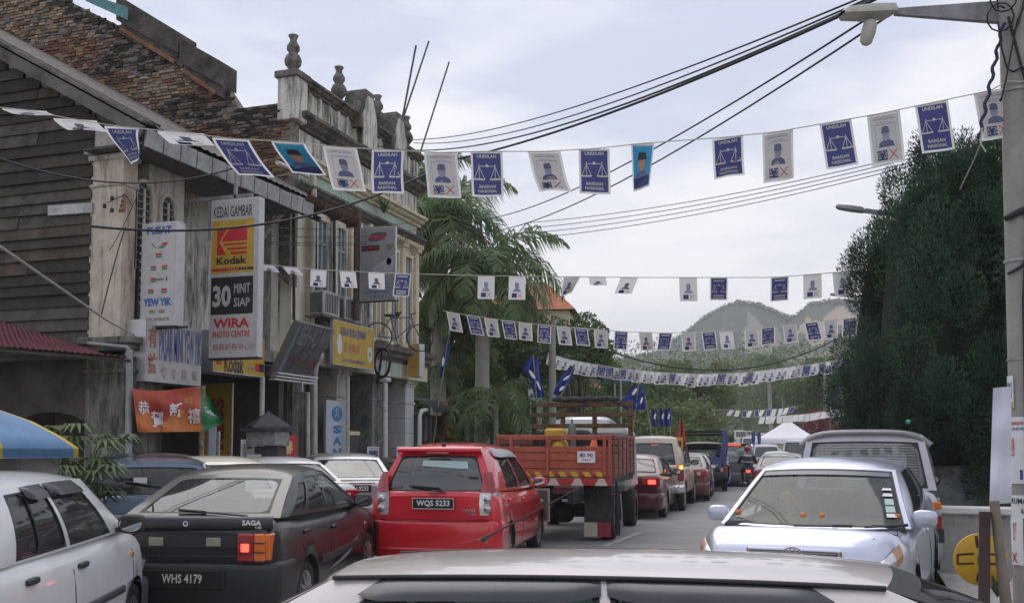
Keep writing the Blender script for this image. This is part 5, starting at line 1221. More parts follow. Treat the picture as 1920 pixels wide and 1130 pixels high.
for (px, py, w_, h_, X_, lab) in ((467, 842, 30, 36, -11.0, 'pale portrait poster on the kiosk side'), (541, 838, 32, 44, -11.6, 'red festive poster beside the kiosk'), (700, 852, 22, 30, -11.9, 'blue portrait poster at the foot of the green grey column'), (755, 850, 22, 28, -11.9, 'blue portrait poster on the white tiled column')):
    a = at(px - w_ / 2, py + h_ / 2, X=X_); c = at(px + w_ / 2, py - h_ / 2, X=X_); w, h = c.y - a.y, c.z - a.z
    b = MB(); fn = frame((0, 0, 0), (0, 1, 0), (0, 0, 1)); b.box((-.01, w / 2, h / 2), (.012, w, h), SG_R if 'red' in lab else WHP)
    if 'red' in lab: b.text('春', lift(fn, .005), (w * .25, h * .2, w * .5, h * .6), mat('letter_gold', (.7, .55, .25), .5), .03)
    else: rect(b, lift(fn, .002), w * .1, h * .06, w * .8, h * .72, BLUEL if 'blue' in lab else SG_GR); disc(b, lift(fn, .006), w / 2, h * .45, w * .16, h * .17, mat('poster_skin_warm', (.40, .24, .17), .6), 14); b.add([fn(w * q, h * r_, .008) for q, r_ in ((.3, .52), (.7, .52), (.66, .66), (.34, .66))], [(0, 1, 2, 3)], SG_K); b.text('BARISAN', lift(fn, .005), (w * .12, h * .86, w * .76, h * .08), SG_R, .02)
    tag(b.build('poster', loc=a), lab, 'poster')
# goods and a man-high red object beneath the arcade
b = MB(); blob(b, (0, 0, .9), (.45, .45, 1.5), mat('tarp_red', (.35, .02, .03), .6), .6); blob(b, (0, 0, 1.75), (.42, .42, .4), mat('tarp_pink', (.45, .22, .22), .6), .8); tag(b.build('wrapped_parasol', loc=(-12.6, 25.0, .2)), 'folded red parasol with a pink top behind the white downpipe', 'parasol')
sh_ = thing('display_cabinet', 'dark display cabinet of small goods between the arcade columns', 'cabinet', (-12.5, 22.9, .14))
b = MB(); b.box((0, 0, 1.0), (.6, .8, 2.0), DARKW, bev=.02); b.box((.31, 0, 1.95), (.02, .9, .1), PLASC); b.build('carcass', sh_)
for i in range(10):
    b = MB(); b.box((.34, -.35 + .18 * (i % 5), .9 + .35 * (i // 5)), (.06, .13, .22), rnd.choice((WHP, SG_GR, SG_R, PLASC, SG_B)), bev=.01, ry=.1); b.build('package', sh_)
b = MB(); b.lathe([(.001, .9), (.05, .95), (.16, .85), (.17, .1), (.12, 0), (.001, 0)], mat('shop_white', (.5, .5, .5), .5), n=14); 
for (px_, lab) in ((496, 'narrow white leaflet board standing in the dark arcade'),):
    b = MB(); b.box((0, 0, 1.0), (.05, .25, 2.0), mat('board_blue_grey', (.32, .36, .42), .5), bev=.01); b.box((.0, .22, .95), (.04, .05, 1.9), PIPE); tag(b.build('leaflet_board', loc=(-11.9, 16.6, .14)), lab, 'board')
# white post beside the dark tilted sign
b = MB(); b.tube([(0, 0, 0), (0, 0, 3.0)], .055, PIPE, 10); tag(b.build('awning_post', loc=(-11.25, at(491, 760, X=-11.25).y, .14)), 'cream post standing under the yellow fascia sign', 'post')
# aerials on the roof
for i, (p0_, p1_) in enumerate((((752, 235), (780, 86)), ((750, 240), (804, 78)), ((790, 280), (842, 117)))):
    b = MB(); a, c = at(*p0_, X=-12.4), at(*p1_, X=-12.4); a2 = a + (a - c) * .5; b.tube([Vector((0, 0, 0)), c - a2], .03, mat('mast_dark', (.035, .035, .04), .6), 6)
    tag(b.build('mast', loc=a2), ('upright leftmost mast above the parapet', 'leaning mast crossing the upright one above the parapet', 'leaning mast farthest to the right of the parapet')[i], 'mast', 'thin masts above the plaster shophouse')
# stall parasol at the far left
um = thing('parasol', 'blue and yellow stall parasol at the left edge beside the timber house', 'parasol', (-6.55, 5.95, 0)); um.location.z = ground_z(6)
PB, PY_ = mat('parasol_blue', (.09, .20, .36), .7, var=.15), mat('parasol_yellow', (.48, .36, .03), .7, var=.1)
for k in range(8):
    b = MB(); P = []
    for i in range(5):
        a = math.pi * 2 * (k + i / 4) / 8 + .35
        P.append([Vector((r_ * math.cos(a) * (1 - .04 * math.sin(i / 4 * math.pi) * r_), r_ * math.sin(a) * (1 - .04 * math.sin(i / 4 * math.pi) * r_), 2.06 - .44 * r_ ** 1.8)) for r_ in (.02, .25, .5, .72, .86)] )
        P[-1].append(P[-1][-1] + Vector((0, 0, -.07)))
    m_ = PB if k % 2 else PY_; b.grid(P, m_); b.grid([[p - Vector((0, 0, .006)) for p in r] for r in P], m_, flip=True); b.build('canopy_panel', um)
b = MB(); b.tube([(0, 0, 0), (0, 0, 2.05)], .02, ALU, 8); b.build('pole', um)
b = MB(); b.box((0, 0, .86), (.5, .42, 1.72), mat('stall_white', (.40, .40, .40), .6, var=.1), bev=.02); tag(b.build('stall_cabinet', loc=(-6.42, 6.35, ground_z(6))), 'pale stall cabinet beneath the blue and yellow parasol', 'cabinet')
b = MB(); b.tube([at(0, 462, D=9), at(200, 600, D=11.5), at(252, 628, X=-11.1)], .012, mat('rope_grey', (.30, .29, .27), .8), 5); tag(b.build('guy_rope'), 'slack grey rope crossing the timber wall to the column cap', 'rope')
b = MB(); b.tube([at(44, 797, D=8.6), at(118, 884, D=9.0), at(160, 920, D=9)], .008, mat('rope_grey', (.30, .29, .27), .8), 5); tag(b.build('guy_rope'), 'thin guy rope running down from the parasol to the white hatchback', 'rope')
# potted palms
FR = leafmat('leaf_palmlet', (.035, .065, .02), (.12, .17, .05))
def lady_palm(loc, n, h, label, seed=0):
    t = thing('potted_palm', label, 'potted plant', loc); rr = random.Random(seed)
    b = MB(); b.lathe([(.14, 0), (.19, .3), (.20, .32), (.17, .32), (.16, .28), (.001, .28)], mat('pot_clay', (.22, .12, .08), .8), n=16); b.build('pot', t)
    st_, lf = MB(), MB()
    for i in range(n):
        a = rr.uniform(0, 6.283); d = Vector((math.cos(a), math.sin(a), 0)); ht = h * rr.uniform(.45, 1.0); rad = rr.uniform(.1, .55) * h * .6; tip = Vector((0, 0, .28)) + d * rad + Vector((0, 0, ht)); st_.tube([(0, 0, .28), Vector((0, 0, .28)) + d * rad * .3 + Vector((0, 0, ht * .6)), tip], .008, LEAFD, 4)
        for k in range(8):
            ang = lerp(-1.3, 1.3, k / 7); f = (Matrix.Rotation(ang, 3, 'Z') @ d) ; l = rr.uniform(.22, .34); s_ = Vector((-f.y, f.x, 0)) * .022
            q = [tip, tip + f * l * .5 + Vector((0, 0, .06)), tip + f * l + Vector((0, 0, -.05))]
            lf.grid([[q[0] + s_ * .3, q[0] - s_ * .3], [q[1] + s_, q[1] - s_], [q[2] + s_ * .2, q[2] - s_ * .2]], FR)
    st_.build('stems', t); lf.build('leaves', t); return t
lady_palm((-8.45, 9.25, .1), 46, 1.55, 'bushy potted palm between the white and the blue cars', 3)
lady_palm((-10.9, 13.9, .12), 18, 1.0, 'small potted palm under the red cloth banner', 4)
# ================================================================ vegetation and terrain
NPR = np.random.RandomState(11)
def leaf_cloud(name, centers, radii, n, size, m, parent=None, up=.2, flat=1., seed=1, aspect=.5, shell=.55, loc=None, droop=0.):
    """n leaf faces spread through clumps"""
    rs = np.random.RandomState(seed); C = np.array(centers, float); Rd = np.array(radii, float)
    w = Rd ** 2; idx = rs.choice(len(C), n, p=w / w.sum())
    d = rs.normal(size=(n, 3)); d /= np.linalg.norm(d, axis=1)[:, None]; r = Rd[idx] * (shell + (1.05 - shell) * rs.rand(n) ** .7)
    p = C[idx] + d * r[:, None] * np.array([1, 1, flat]); p[:, 2] -= droop * rs.rand(n) * Rd[idx]
    a = rs.normal(size=(n, 3)) + d * .4; a[:, 2] += up; a /= np.linalg.norm(a, axis=1)[:, None]
    b = np.cross(a, rs.normal(size=(n, 3))); b /= np.linalg.norm(b, axis=1)[:, None]
    s = size * (.6 + .8 * rs.rand(n))[:, None]
    V = np.stack([p - a * s * .5, p + b * s * aspect * .5, p + a * s * .5, p - b * s * aspect * .5], 1).reshape(-1, 3)
    me = bpy.data.meshes.new(name); me.vertices.add(4 * n); me.vertices.foreach_set('co', V.ravel())
    me.loops.add(4 * n); me.loops.foreach_set('vertex_index', np.arange(4 * n)); me.polygons.add(n); me.polygons.foreach_set('loop_start', np.arange(0, 4 * n, 4))
    ms = m if isinstance(m, (list, tuple)) else [m]
    for q in ms: me.materials.append(q)
    mi = (rs.rand(len(C)) * len(ms)).astype(int)[idx]; mi = np.where(rs.rand(n) < .25, rs.randint(0, len(ms), n), mi)
    me.polygons.foreach_set('material_index', mi); me.update(calc_edges=True); me.validate()
    o = bpy.data.objects.new(name, me); COL.objects.link(o)
    if parent: o.parent = parent
    if loc is not None: o.location = loc
    return o
BARK = mat('bark', (.12, .10, .08), .95, var=.3, scale=6, bump=.6); BARKP = mat('bark_pale', (.26, .24, .21), .95, var=.25, scale=6, bump=.4)
LG = [leafmat('leaf_mid', (.07, .13, .035), (.15, .22, .06), .35), leafmat('leaf_olive', (.10, .13, .045), (.20, .23, .08), .35), leafmat('leaf_deep', (.045, .09, .03), (.10, .16, .05), .3)]
LY = [leafmat('leaf_yellow_green', (.14, .16, .03), (.30, .28, .05)), LG[1]]
LB_ = [leafmat('leaf_bright', (.07, .13, .03), (.13, .20, .05)), LG[0]]
def tree(label, x, y, h, w, th=.35, m=LG, n=9000, size=.30, seed=1, group=None, name='tree', dens=26, base=None, cat='tree', zsq=.8, bark=BARK, lean=0.):
    rr = random.Random(seed); gz = ground_z(y) - .2 if base is None else base; t = thing(name, label, cat, (x, y, gz), group=group)
    b = MB(); hb = h * th; top = Vector((lean, 0, hb)); b.tube([(0, 0, -.3), (rr.uniform(-.1, .1), 0, hb * .5), top], [w * .045 + .06, w * .035 + .05, w * .028 + .04], bark, 8); C, Rd = [], []
    for i in range(dens):
        a = rr.uniform(0, 6.283); e_ = rr.uniform(-.35, 1) ; q = rr.uniform(.45, .95); cz = hb + (h - hb) * .5
        c = Vector((math.cos(a) * math.cos(e_) * w * .5 * q, math.sin(a) * math.cos(e_) * w * .5 * q, cz + math.sin(e_) * (h - hb) * .5 * q)); r_ = w * rr.uniform(.10, .20); C.append(c); Rd.append(r_)
        if i < 9: b.tube([top * .8, top.lerp(c, .5) + Vector((0, 0, -.05 * h)), c], [w * .02 + .03, w * .012 + .02, .015], bark, 5)
    b.build('trunk', t); leaf_cloud('crown', C, Rd, n, size, m, t, seed=seed, flat=zsq); return t
tl = at(840, 800, D=38)
def P_(px, D): return at(px, 840, D=D)
rows = [  # px, D, top y px, width m, label, material, n, leaf, seed, trunkfrac
 (822, 36.5, 478, 4.6, 'olive green feathery tree immediately right of the plaster shophouse', [LG[1], LG[0], LB_[0]], 14000, .22, 3, .22),
 (935, 42, 545, 5.0, 'green tree behind the thick pale palm trunk', [LG[0], LG[1], LG[2]], 12000, .22, 4, .25),
 (1010, 45, 585, 4.6, 'green tree below the orange roof', [LG[0], LG[1]], 10000, .22, 5, .2),
 (1085, 38, 572, 3.4, 'open branched tree with spreading twigs beside the utility pole', [LG[0], LG[2]], 5200, .20, 6, .35),
 (1060, 60, 680, 5.5, 'dark tree behind the blue flags over the lorry', [LG[2], LG[0]], 9000, .28, 7, .2),
 (1150, 64, 672, 6.2, 'dense tree with pink blossom over the white van', [LG[0], LG[2], LG[1]], 10000, .3, 8, .2),
 (1255, 74, 668, 7.6, 'tall dark green tree over the queue of cars', [LG[2], LG[0]], 12000, .3, 9, .2),
 (1312, 84, 690, 5.6, 'dark green tree left of the climbing road', [LG[2], LG[1]], 11000, .3, 10, .3),
 (1300, 95, 660, 9.0, 'broad hazy tree behind the dark roadside trees', [LG[0], LG[1]], 9000, .4, 11, .2),
 (1400, 235, 712, 16, 'broad tree at the top of the climbing road', [LG[0], LG[1]], 9000, .5, 12, .2),
 (1500, 170, 690, 13, 'dark tree behind the white tent', [LG[2], LG[0]], 9000, .5, 13, .2),
 (1560, 100, 655, 9, 'bright green tree rising behind the two lamp posts', LB_, 10000, .36, 14, .25),
 (1625, 90, 690, 8, 'dark tree between the lamp posts and the big conifer', [LG[2], LG[0]], 9000, .36, 15, .2),
]
for (px, D, ty, w, lab, m_, n_, sz, sd, tf) in rows:
    p = P_(px, D); g = ground_z(p.y) - .2; top = at(px, ty, D=D).z
    tree(lab, p.x, p.y, top - g, w, tf, m_, n_, sz, sd, group='roadside trees')
# far wooded slopes either side as one mass each
def mass(name, label, pts, n, size, m_, seed):
    C, Rd = [], []
    for (px, py, D, r) in pts: p = at(px, py, D=D); C.append(tuple(p)); Rd.append(r)
    o = leaf_cloud(name, C, Rd, n, size, m_, seed=seed, shell=.3); return o
tag(mass('woodland', '', [(x, 735 + 10 * math.sin(x * .05), 190 + 20 * math.sin(x), 9) for x in range(1080, 1700, 18)] + [(x, 775, 175, 8) for x in range(1080, 1350, 18)] + [(x, 770, 180, 9) for x in range(1480, 1720, 18)], 60000, .55, [LG[0], LG[2], LG[1]], 21), kind='stuff')
tag(mass('undergrowth', '', [(x, 800 + 8 * math.sin(x * .1), 50 + (x - 1000) * .05, 1.6) for x in range(1000, 1330, 12)] + [(x, 800 + 12 * math.sin(x * .08), 36, 1.3) for x in range(790, 1010, 12)] + [(x, 835, 52, 1.3) for x in range(1180, 1300, 14)] + [(x, 720 + 14 * math.sin(x * .08), 44, 2.0) for x in range(800, 1000, 20)] + [(x, 760, 42, 1.8) for x in range(800, 1020, 18)], 52000, .26, [LG[0], LG[2], LG[1]], 22), kind='stuff')
for i, (px, py, D, w, h, m_, lab) in enumerate(((822, 790, 30, 1.5, 1.9, LY, 'yellow leaved shrub behind the lean-to'), (865, 805, 31, 1.4, 1.3, LY, 'low yellow green shrub beside the traffic cones'), (1570, 765, 78, 6.5, 3.6, [leafmat('leaf_red', (.20, .04, .05), (.34, .09, .10)), leafmat('leaf_maroon', (.12, .03, .035), (.24, .06, .07))], 'red leaved shrub behind the lamp posts'), (1312, 800, 62, 3.0, 3.2, [LG[2], LG[1]], 'dark shrub at the roadside left of the crowd'), (1345, 806, 92, 3.0, 3.8, [LG[2], LG[1]], 'dark shrub beside the climbing road'))):
    p = P_(px, D); g = ground_z(p.y) - .1; top = at(px, py, D=D).z; tree(lab, p.x, p.y, max(1.0, top - g), w, .1, m_, 3500, .16 if D < 40 else .3, 40 + i, name='shrub', cat='shrub', dens=16)
# pink flowers on one tree
p = at(1095, 705, D=57); leaf_cloud('blossom', [tuple(at(x, y, D=57)) for x, y in ((1078, 703), (1095, 708), (1105, 712), (1100, 698), (1118, 718), (1090, 716))], [.35] * 6, 260, .16, mat('blossom_pink', (.55, .22, .22), .7, var=.2), seed=5); tag(bpy.data.objects['blossom'], kind='stuff')
# palms
PF = [leafmat('frond_green', (.09, .16, .06), (.20, .27, .11), .4), leafmat('frond_dry', (.16, .12, .06), (.22, .18, .10), .1)]
def palm(label, base, crown, nf, L_, seed, tr=.26, name='palm_tree', dry=.12, shaft=True, curve=0., lw=.06, nl=52, group=None):
    rr = random.Random(seed); t = thing(name, label, 'palm', base, group=group); b = MB(); c = crown - base; n = 26; P = []
    for i in range(n + 1): s_ = i / n; P.append(Vector((c.x * s_ + curve * math.sin(s_ * math.pi), c.y * s_, c.z * s_)))
    b.tube(P, [tr * (1.12 - .25 * i / n + (.03 if i % 2 else 0)) for i in range(n + 1)], mat('palm_trunk', (.33, .31, .29), .9, var=.15, scale=5, bump=.4, stain=.2), 14); b.build('trunk', t)
    if shaft: b = MB(); b.tube([c - Vector((0, 0, 1.7)), c - Vector((0, 0, .9)), c], [tr * .92, tr * .85, tr * .45], mat('crownshaft', (.10, .16, .06), .6, var=.15), 14); b.build('crownshaft', t)
    for k in range(nf):
        a = 2 * math.pi * k / nf * 1.618 * 3 + rr.uniform(-.3, .3); el = lerp(1.25, -.45, (k / nf) ** .8); fl = L_ * rr.uniform(.85, 1.1); d = Vector((math.cos(a), math.sin(a), 0)); s_ = Vector((-d.y, d.x, 0)); pts = []; p = c.copy(); e_ = el
        for j in range(13): pts.append(p.copy()); e_ -= (.16 if el > 0 else .10); e_ = max(e_, -1.45); p = p + (d * math.cos(e_) + Vector((0, 0, math.sin(e_)))) * fl / 12
        m_ = PF[1] if rr.random() < dry and el < .2 else PF[0]; b = MB(); b.tube(pts, [.035 * (1 - .8 * j / 12) for j in range(13)], m_, 4)
        for q in range(nl):
            u = (q + .5) / nl * 12; j = min(int(u), 11); p0 = pts[j].lerp(pts[j + 1], u - j); tg = (pts[j + 1] - pts[j]).normalized(); ll = fl * .34 * math.sin(math.pi * min(1, .18 + .80 * q / nl)) + .12
            for sg in (-1, 1):
                dr = (s_ * sg * rr.uniform(.55, 1) + tg * .55 + Vector((0, 0, rr.uniform(-.5, .15)))).normalized(); p1 = p0 + dr * ll * .55; p2 = p1 + (dr + Vector((0, 0, -1.1))).normalized() * ll * .5; w_ = tg * lw
                b.add([p0 - w_ * .4, p0 + w_ * .4, p1 + w_ * .6, p1 - w_ * .6, p2], [(0, 1, 2, 3), (3, 2, 4)], m_)
        b.build('frond', t)
    return t
pb = P_(903, 32.5); palm('thick trunked royal palm left of the utility pole', Vector((pb.x, pb.y, ground_z(40) - .2)), at(905, 500, D=32.5), 22, 3.3, 5, tr=.235)
pb = P_(822, 34); palm('royal palm with drooping fronds touching the end of the plaster shophouse', Vector((pb.x, pb.y, ground_z(46) - .2)), at(822, 400, D=34), 22, 3.6, 9, tr=.26, dry=.35)
pb = P_(800, 46); palm('royal palm behind the others showing only its top fronds', Vector((pb.x, pb.y, ground_z(46) - .2)), at(806, 330, D=46), 12, 2.6, 19, tr=.22)
pb = P_(1448, 112); palm('slender coconut palm far up the road', Vector((pb.x, pb.y, ground_z(pb.y) - .2)), at(1440, 672, D=112), 16, 3.4, 12, tr=.22, shaft=False, lw=.10, nl=20)
for i, (px, py, D, L_, lab) in enumerate(((930, 745, 30, 1.9, 'low palm with arching fronds in front of the pale palm trunk'), (968, 770, 31, 1.6, 'low palm left of the lorry cage'), (875, 760, 31, 1.5, 'low palm above the red hatchback roof'), (818, 690, 34, 1.5, 'young palm beside the end of the shophouse'))):
    pb = P_(px, D); palm(lab, Vector((pb.x, pb.y, ground_z(D) - .1)), at(px, py, D=D), 11, L_, 30 + i, tr=.08, shaft=False, dry=.05, name='small_palm', nl=22, lw=.035, group='low palms')
# big dark conifers on the right
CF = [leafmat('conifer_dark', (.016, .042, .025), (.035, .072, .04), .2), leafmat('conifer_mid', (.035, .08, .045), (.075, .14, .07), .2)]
def conifer(label, x, y, base, h, w, n, seed, lobes, gz):
    rr = random.Random(seed); t = thing('conifer_tree', label, 'conifer', (x, y, gz), group='dark conifers at the right'); b = MB()
    for k in range(4): a = k * 1.6 + .4; b.tube([(.12 * math.cos(a), .12 * math.sin(a), 0), (.3 * math.cos(a), .3 * math.sin(a), h * .3), (.2 * math.cos(a), .2 * math.sin(a), h * .8)], [.10, .07, .03], BARK, 6)
    b.build('trunk', t); V = []; C = []
    rs = np.random.RandomState(seed); cs, rds, hs = [], [], []
    for i in range(lobes):
        zt = rr.uniform(0, 1) ** .9; a = rr.uniform(0, 6.283); prof = math.sin(math.pi * min(1, .30 + .66 * zt)) ** .45; rad = w / 2 * prof * rr.uniform(.70, 1.04)
        cs.append((math.cos(a) * rad, math.sin(a) * rad, base + zt * (h - base) * .93)); rds.append(rr.uniform(.24, .44)); hs.append(rr.uniform(1.1, 1.6))
    cs, rds, hs = np.array(cs), np.array(rds), np.array(hs); idx = rs.randint(0, lobes, n); d = rs.normal(size=(n, 3)); d /= np.linalg.norm(d, axis=1)[:, None]; rad = rds[idx] * (.45 + .55 * rs.rand(n) ** .5)
    p = cs[idx] + d * rad[:, None] * np.stack([np.ones(n), np.ones(n), hs[idx]], 1)
    out_ = d.copy(); out_[:, 2] += 1.0; out_ += rs.normal(size=(n, 3)) * .35; out_ /= np.linalg.norm(out_, axis=1)[:, None]; bb = np.cross(out_, rs.normal(size=(n, 3))); bb /= np.linalg.norm(bb, axis=1)[:, None]; s_ = (.026 + .032 * rs.rand(n))[:, None]
    V = np.stack([p, p + bb * s_ * .17 + out_ * s_ * .5, p + out_ * s_ * 1.3, p - bb * s_ * .17 + out_ * s_ * .5], 1).reshape(-1, 3)
    me = bpy.data.meshes.new('crown'); me.vertices.add(4 * n); me.vertices.foreach_set('co', V.ravel()); me.loops.add(4 * n); me.loops.foreach_set('vertex_index', np.arange(4 * n)); me.polygons.add(n); me.polygons.foreach_set('loop_start', np.arange(0, 4 * n, 4))
    for q in CF: me.materials.append(q)
    me.polygons.foreach_set('material_index', (rs.rand(lobes) > .5).astype(int)[idx]); me.update(calc_edges=True); o = bpy.data.objects.new('crown', me); COL.objects.link(o); o.parent = t
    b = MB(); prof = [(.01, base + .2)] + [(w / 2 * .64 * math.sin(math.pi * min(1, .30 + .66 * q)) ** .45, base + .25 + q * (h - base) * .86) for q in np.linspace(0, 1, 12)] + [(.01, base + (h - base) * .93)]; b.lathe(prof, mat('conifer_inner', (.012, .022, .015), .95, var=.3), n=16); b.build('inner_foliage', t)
    return t
for (px, D, py, w, lab, sd, bz_) in ((1830, 17.0, 228, 2.75, 'tallest dense dark conifer behind the concrete pole', 3, 1.0), (1668, 17.4, 440, 1.6, 'shorter dark conifer at the left edge of the dense group', 4, 1.1), (1742, 16.6, 305, 2.1, 'middle dark conifer between the shorter one and the tallest', 5, 1.0), (1960, 16.5, 300, 2.2, 'dark conifer right of the concrete pole at the picture edge', 6, 1.0)):
    p = P_(px, D); z_ = at(px, py, D=D).z; conifer(lab, p.x, p.y, bz_, z_ - .2, w, 150000 if sd == 3 else 75000, sd, 120 if sd == 3 else 60, .2)
pl = at(1660, 440, D=18.5); leaf_cloud('twigs', [tuple(at(x, y, D=18.5)) for x, y in ((1668, 405), (1662, 425), (1655, 440), (1672, 450), (1648, 432))], [.18] * 5, 260, .09, LB_, seed=8); tag(bpy.data.objects['twigs'], 'sparse bright leafy twigs showing beside the conifer top', 'twigs')
# ---------------------------------------------------------------- hills
HM = mat('hill_forest', (.022, .042, .02), .95, col2=(.010, .02, .012), scale=.09); HR = mat('hill_rock', (.16, .13, .10), .95, col2=(.13, .13, .09), scale=.03); HO = mat('hill_clay', (.25, .155, .11), .95, col2=(.30, .24, .18), scale=.02)
def hill(label_pts, D, name, depth, rock=None):
    b = MB(); pts = []; n = 280; xs = np.linspace(label_pts[0][0], label_pts[-1][0], n); P = []
    for i, x in enumerate(xs):
        y_ = interp(x, [q[0] for q in label_pts], [q[1] for q in label_pts]); tp = at(x, y_, D=D); tz = tp.z + 2.6 * noise.noise(Vector((x * .08, 0, D))) + 1.2 * noise.noise(Vector((x * .3, 1, D))); row = []
        for j in range(42):
            t = j / 41; d2 = D - depth * t; q = at(x, 840, D=d2); zz = -2 + (tz + 2) * (1 - t) ** 1.25 + 5 * noise.noise(Vector((q.x * .03, q.y * .03, 2))) * math.sin(math.pi * t); row.append(Vector((q.x, q.y, zz)))
        P.append(row)
    for k, r in enumerate(P): r.insert(0, Vector((r[0].x * 1.1, r[0].y * 1.1, -2)))
    def cm(i, j):
        x = xs[min(i, n - 1)]
        if rock:
            for (x0, x1, j0, j1, m_) in rock:
                jj = j + 7 * noise.noise(Vector((i * .12, j * .12, 5)))
                if x0 < x + 34 * noise.noise(Vector((i * .08, j * .2, 1))) < x1 and j0 < jj < j1: return m_
        return HM
    b.grid(P, HM, cellmat=cm, flip=False); return tag(b.build(name, fixn=False), kind='structure')
hill([(700, 700), (1000, 690), (1180, 668), (1240, 655), (1290, 622), (1320, 598), (1355, 578), (1385, 567), (1420, 571), (1450, 584), (1480, 597), (1497, 592), (1520, 572), (1550, 566), (1585, 568), (1600, 562), (1680, 560), (1800, 590), (2000, 600), (2300, 680)], 720, 'hill', 340, rock=[(1395, 1470, 5, 22, HR), (1505, 1620, 3, 10, HO), (1450, 1560, 14, 28, HR)])
hill([(900, 760), (1100, 705), (1230, 692), (1330, 690), (1400, 700), (1500, 690), (1600, 680), (1800, 690), (2100, 760)], 400, 'hill', 160)
# ridge trees as one canopy mass
C, Rd = [], []
for x in range(1240, 1700, 3):
    y_ = interp(x, [1240, 1290, 1320, 1355, 1385, 1420, 1450, 1480, 1497, 1520, 1550, 1700], [655, 622, 598, 578, 567, 571, 584, 597, 592, 572, 566, 560]); C.append(tuple(at(x, y_ + 3, D=716))); Rd.append(3.2 + 1.5 * noise.noise(Vector((x * .1, 0, 0))))
tag(leaf_cloud('ridge_forest', C, Rd, 9000, 1.8, [LG[2], LG[0]], seed=31, shell=.2), kind='stuff')
# pylon on the far ridge
b = MB(); c0 = Vector((0, 0, 0)); H_ = 24
for sx, sy in ((-1, -1), (1, -1), (1, 1), (-1, 1)): b.tube([(sx * 3, sy * 3, 0), (sx * .5, sy * .5, H_)], .22, mat('pylon_steel', (.45, .33, .33), .7), 4)
for z_, w_ in ((14, 6), (18, 7), (22, 5)): b.beam((-w_, 0, z_), (w_, 0, z_), .25, .25, mat('pylon_steel', (.45, .33, .33), .7)); b.beam((-w_, 0, z_), (0, 0, z_ + 2.2), .2, .2, mat('pylon_steel', (.45, .33, .33), .7)); b.beam((w_, 0, z_), (0, 0, z_ + 2.2), .2, .2, mat('pylon_steel', (.45, .33, .33), .7))
tp = at(1095, 588, D=520); tag(b.build('pylon', loc=(tp.x, tp.y, tp.z - H_)), 'faint red and white electricity pylon on the distant ridge', 'pylon')
# orange roofed house
hp = P_(1000, 58); hs = thing('orange_roofed_house', 'house with an orange tiled roof showing above the trees', 'house', (hp.x, hp.y, .1), R(10)); zt_, ze = at(1000, 530, D=58).z, at(1000, 592, D=58).z
RO = mat('roof_orange', (.42, .15, .07), .8, var=.2, scale=3); b = MB(); w_, d_ = 2.7, 2.6; z0_, z1_ = ze - .1, zt_ - .1
for r_ in range(9):   # stepped tile courses on a hipped roof
    a, c = r_ / 9, (r_ + 1) / 9; x0, x1, y0, y1 = w_ * (1 - .72 * a), w_ * (1 - .72 * c), d_ * (1 - a), d_ * (1 - c) ; za, zb_ = lerp(z0_, z1_, a), lerp(z0_, z1_, c) + .04
    b.add([(-x0, -y0, za), (x0, -y0, za), (x0, y0, za), (-x0, y0, za), (-x1, -y1, zb_), (x1, -y1, zb_), (x1, y1, zb_), (-x1, y1, zb_)], [(0, 1, 5, 4), (1, 2, 6, 5), (2, 3, 7, 6), (3, 0, 4, 7), (4, 5, 6, 7)], RO)
b.build('roof', hs); b = MB(); b.box((0, 0, z0_ / 2), (4.6, 4.2, z0_), PLASC); b.build('wall', hs)
b = MB(); b.box((0, -2.13, z0_ - 1.2), (1.2, .06, 1.1), WINB); b.build('window', hs)
# marquee tent
tp = P_(1478, 72); te = thing('marquee_tent', 'white pointed marquee tent beside the road', 'tent', (tp.x, tp.y, ground_z(72))); TW = mat('tent_white', (.78, .78, .80), .7, var=.03); b = MB(); g = ground_z(72); ze, zt_ = at(1478, 824, D=72).z - g, at(1478, 786, D=72).z - g
P = []
for i in range(33):
    a = 2 * math.pi * i / 32; s_ = 2.2 / max(abs(math.cos(a)), abs(math.sin(a))); P.append([Vector((math.cos(a) * s_ * r_, math.sin(a) * s_ * r_, ze + (zt_ - ze) * ((1 - r_) ** 1.25))) for r_ in (1, .8, .6, .4, .2, .02)]); P[-1].insert(0, P[-1][0] - Vector((0, 0, .28)))
b.grid(P, TW); b.build('canopy', te)
for sx in (-1, 1):
    for sy in (-1, 1): b = MB(); b.tube([(sx * 2.15, sy * 2.15, 0), (sx * 2.15, sy * 2.15, ze)], .04, ALU, 6); b.build('leg', te)
# ================================================================ poles, lamps, wires
CPOLE = mat('concrete_pole', (.31, .295, .27), .9, var=.15, scale=3, bump=.25, stain=.2, stain_col=(.15, .14, .13))
WIRE = mat('cable_black', (.012, .013, .02), .6, var=0); STRG = mat('string_cream', (.50, .46, .38), .8, var=0)
pp = P_(1912, 9.0); pole = thing('concrete_pole', 'tall concrete pole at the right edge with posters and tangled cables', 'pole', (pp.x + .06, pp.y, 0)); OPo = Vector((pp.x + .06, pp.y, 0))
b = MB(); b.tube([(0, 0, 0), (0, 0, 3), (0, 0, 7.5)], [.145, .125, .10], CPOLE, 20); b.build('shaft', pole)
b = MB()
for i in range(5):
    a = i * 1.1; b.tube([(.14 * math.cos(a + .4 * k), -.14 + .03 * math.sin(k * 1.7 + i), 5.15 + .12 * k * (-1) ** i + .15 * math.sin(k + i)) for k in range(7)], .008, WIRE, 5)
for q in range(6):
    c = Vector((-.12 + .03 * math.sin(q * 2), -.12, 5.2 + .16 * q)); b.tube([c + Vector((.10 * math.cos(t), -.03, .12 * math.sin(t))) for t in np.linspace(0, 6.28, 12)], .007, WIRE, 4)
b.build('cable_tangle', pole)
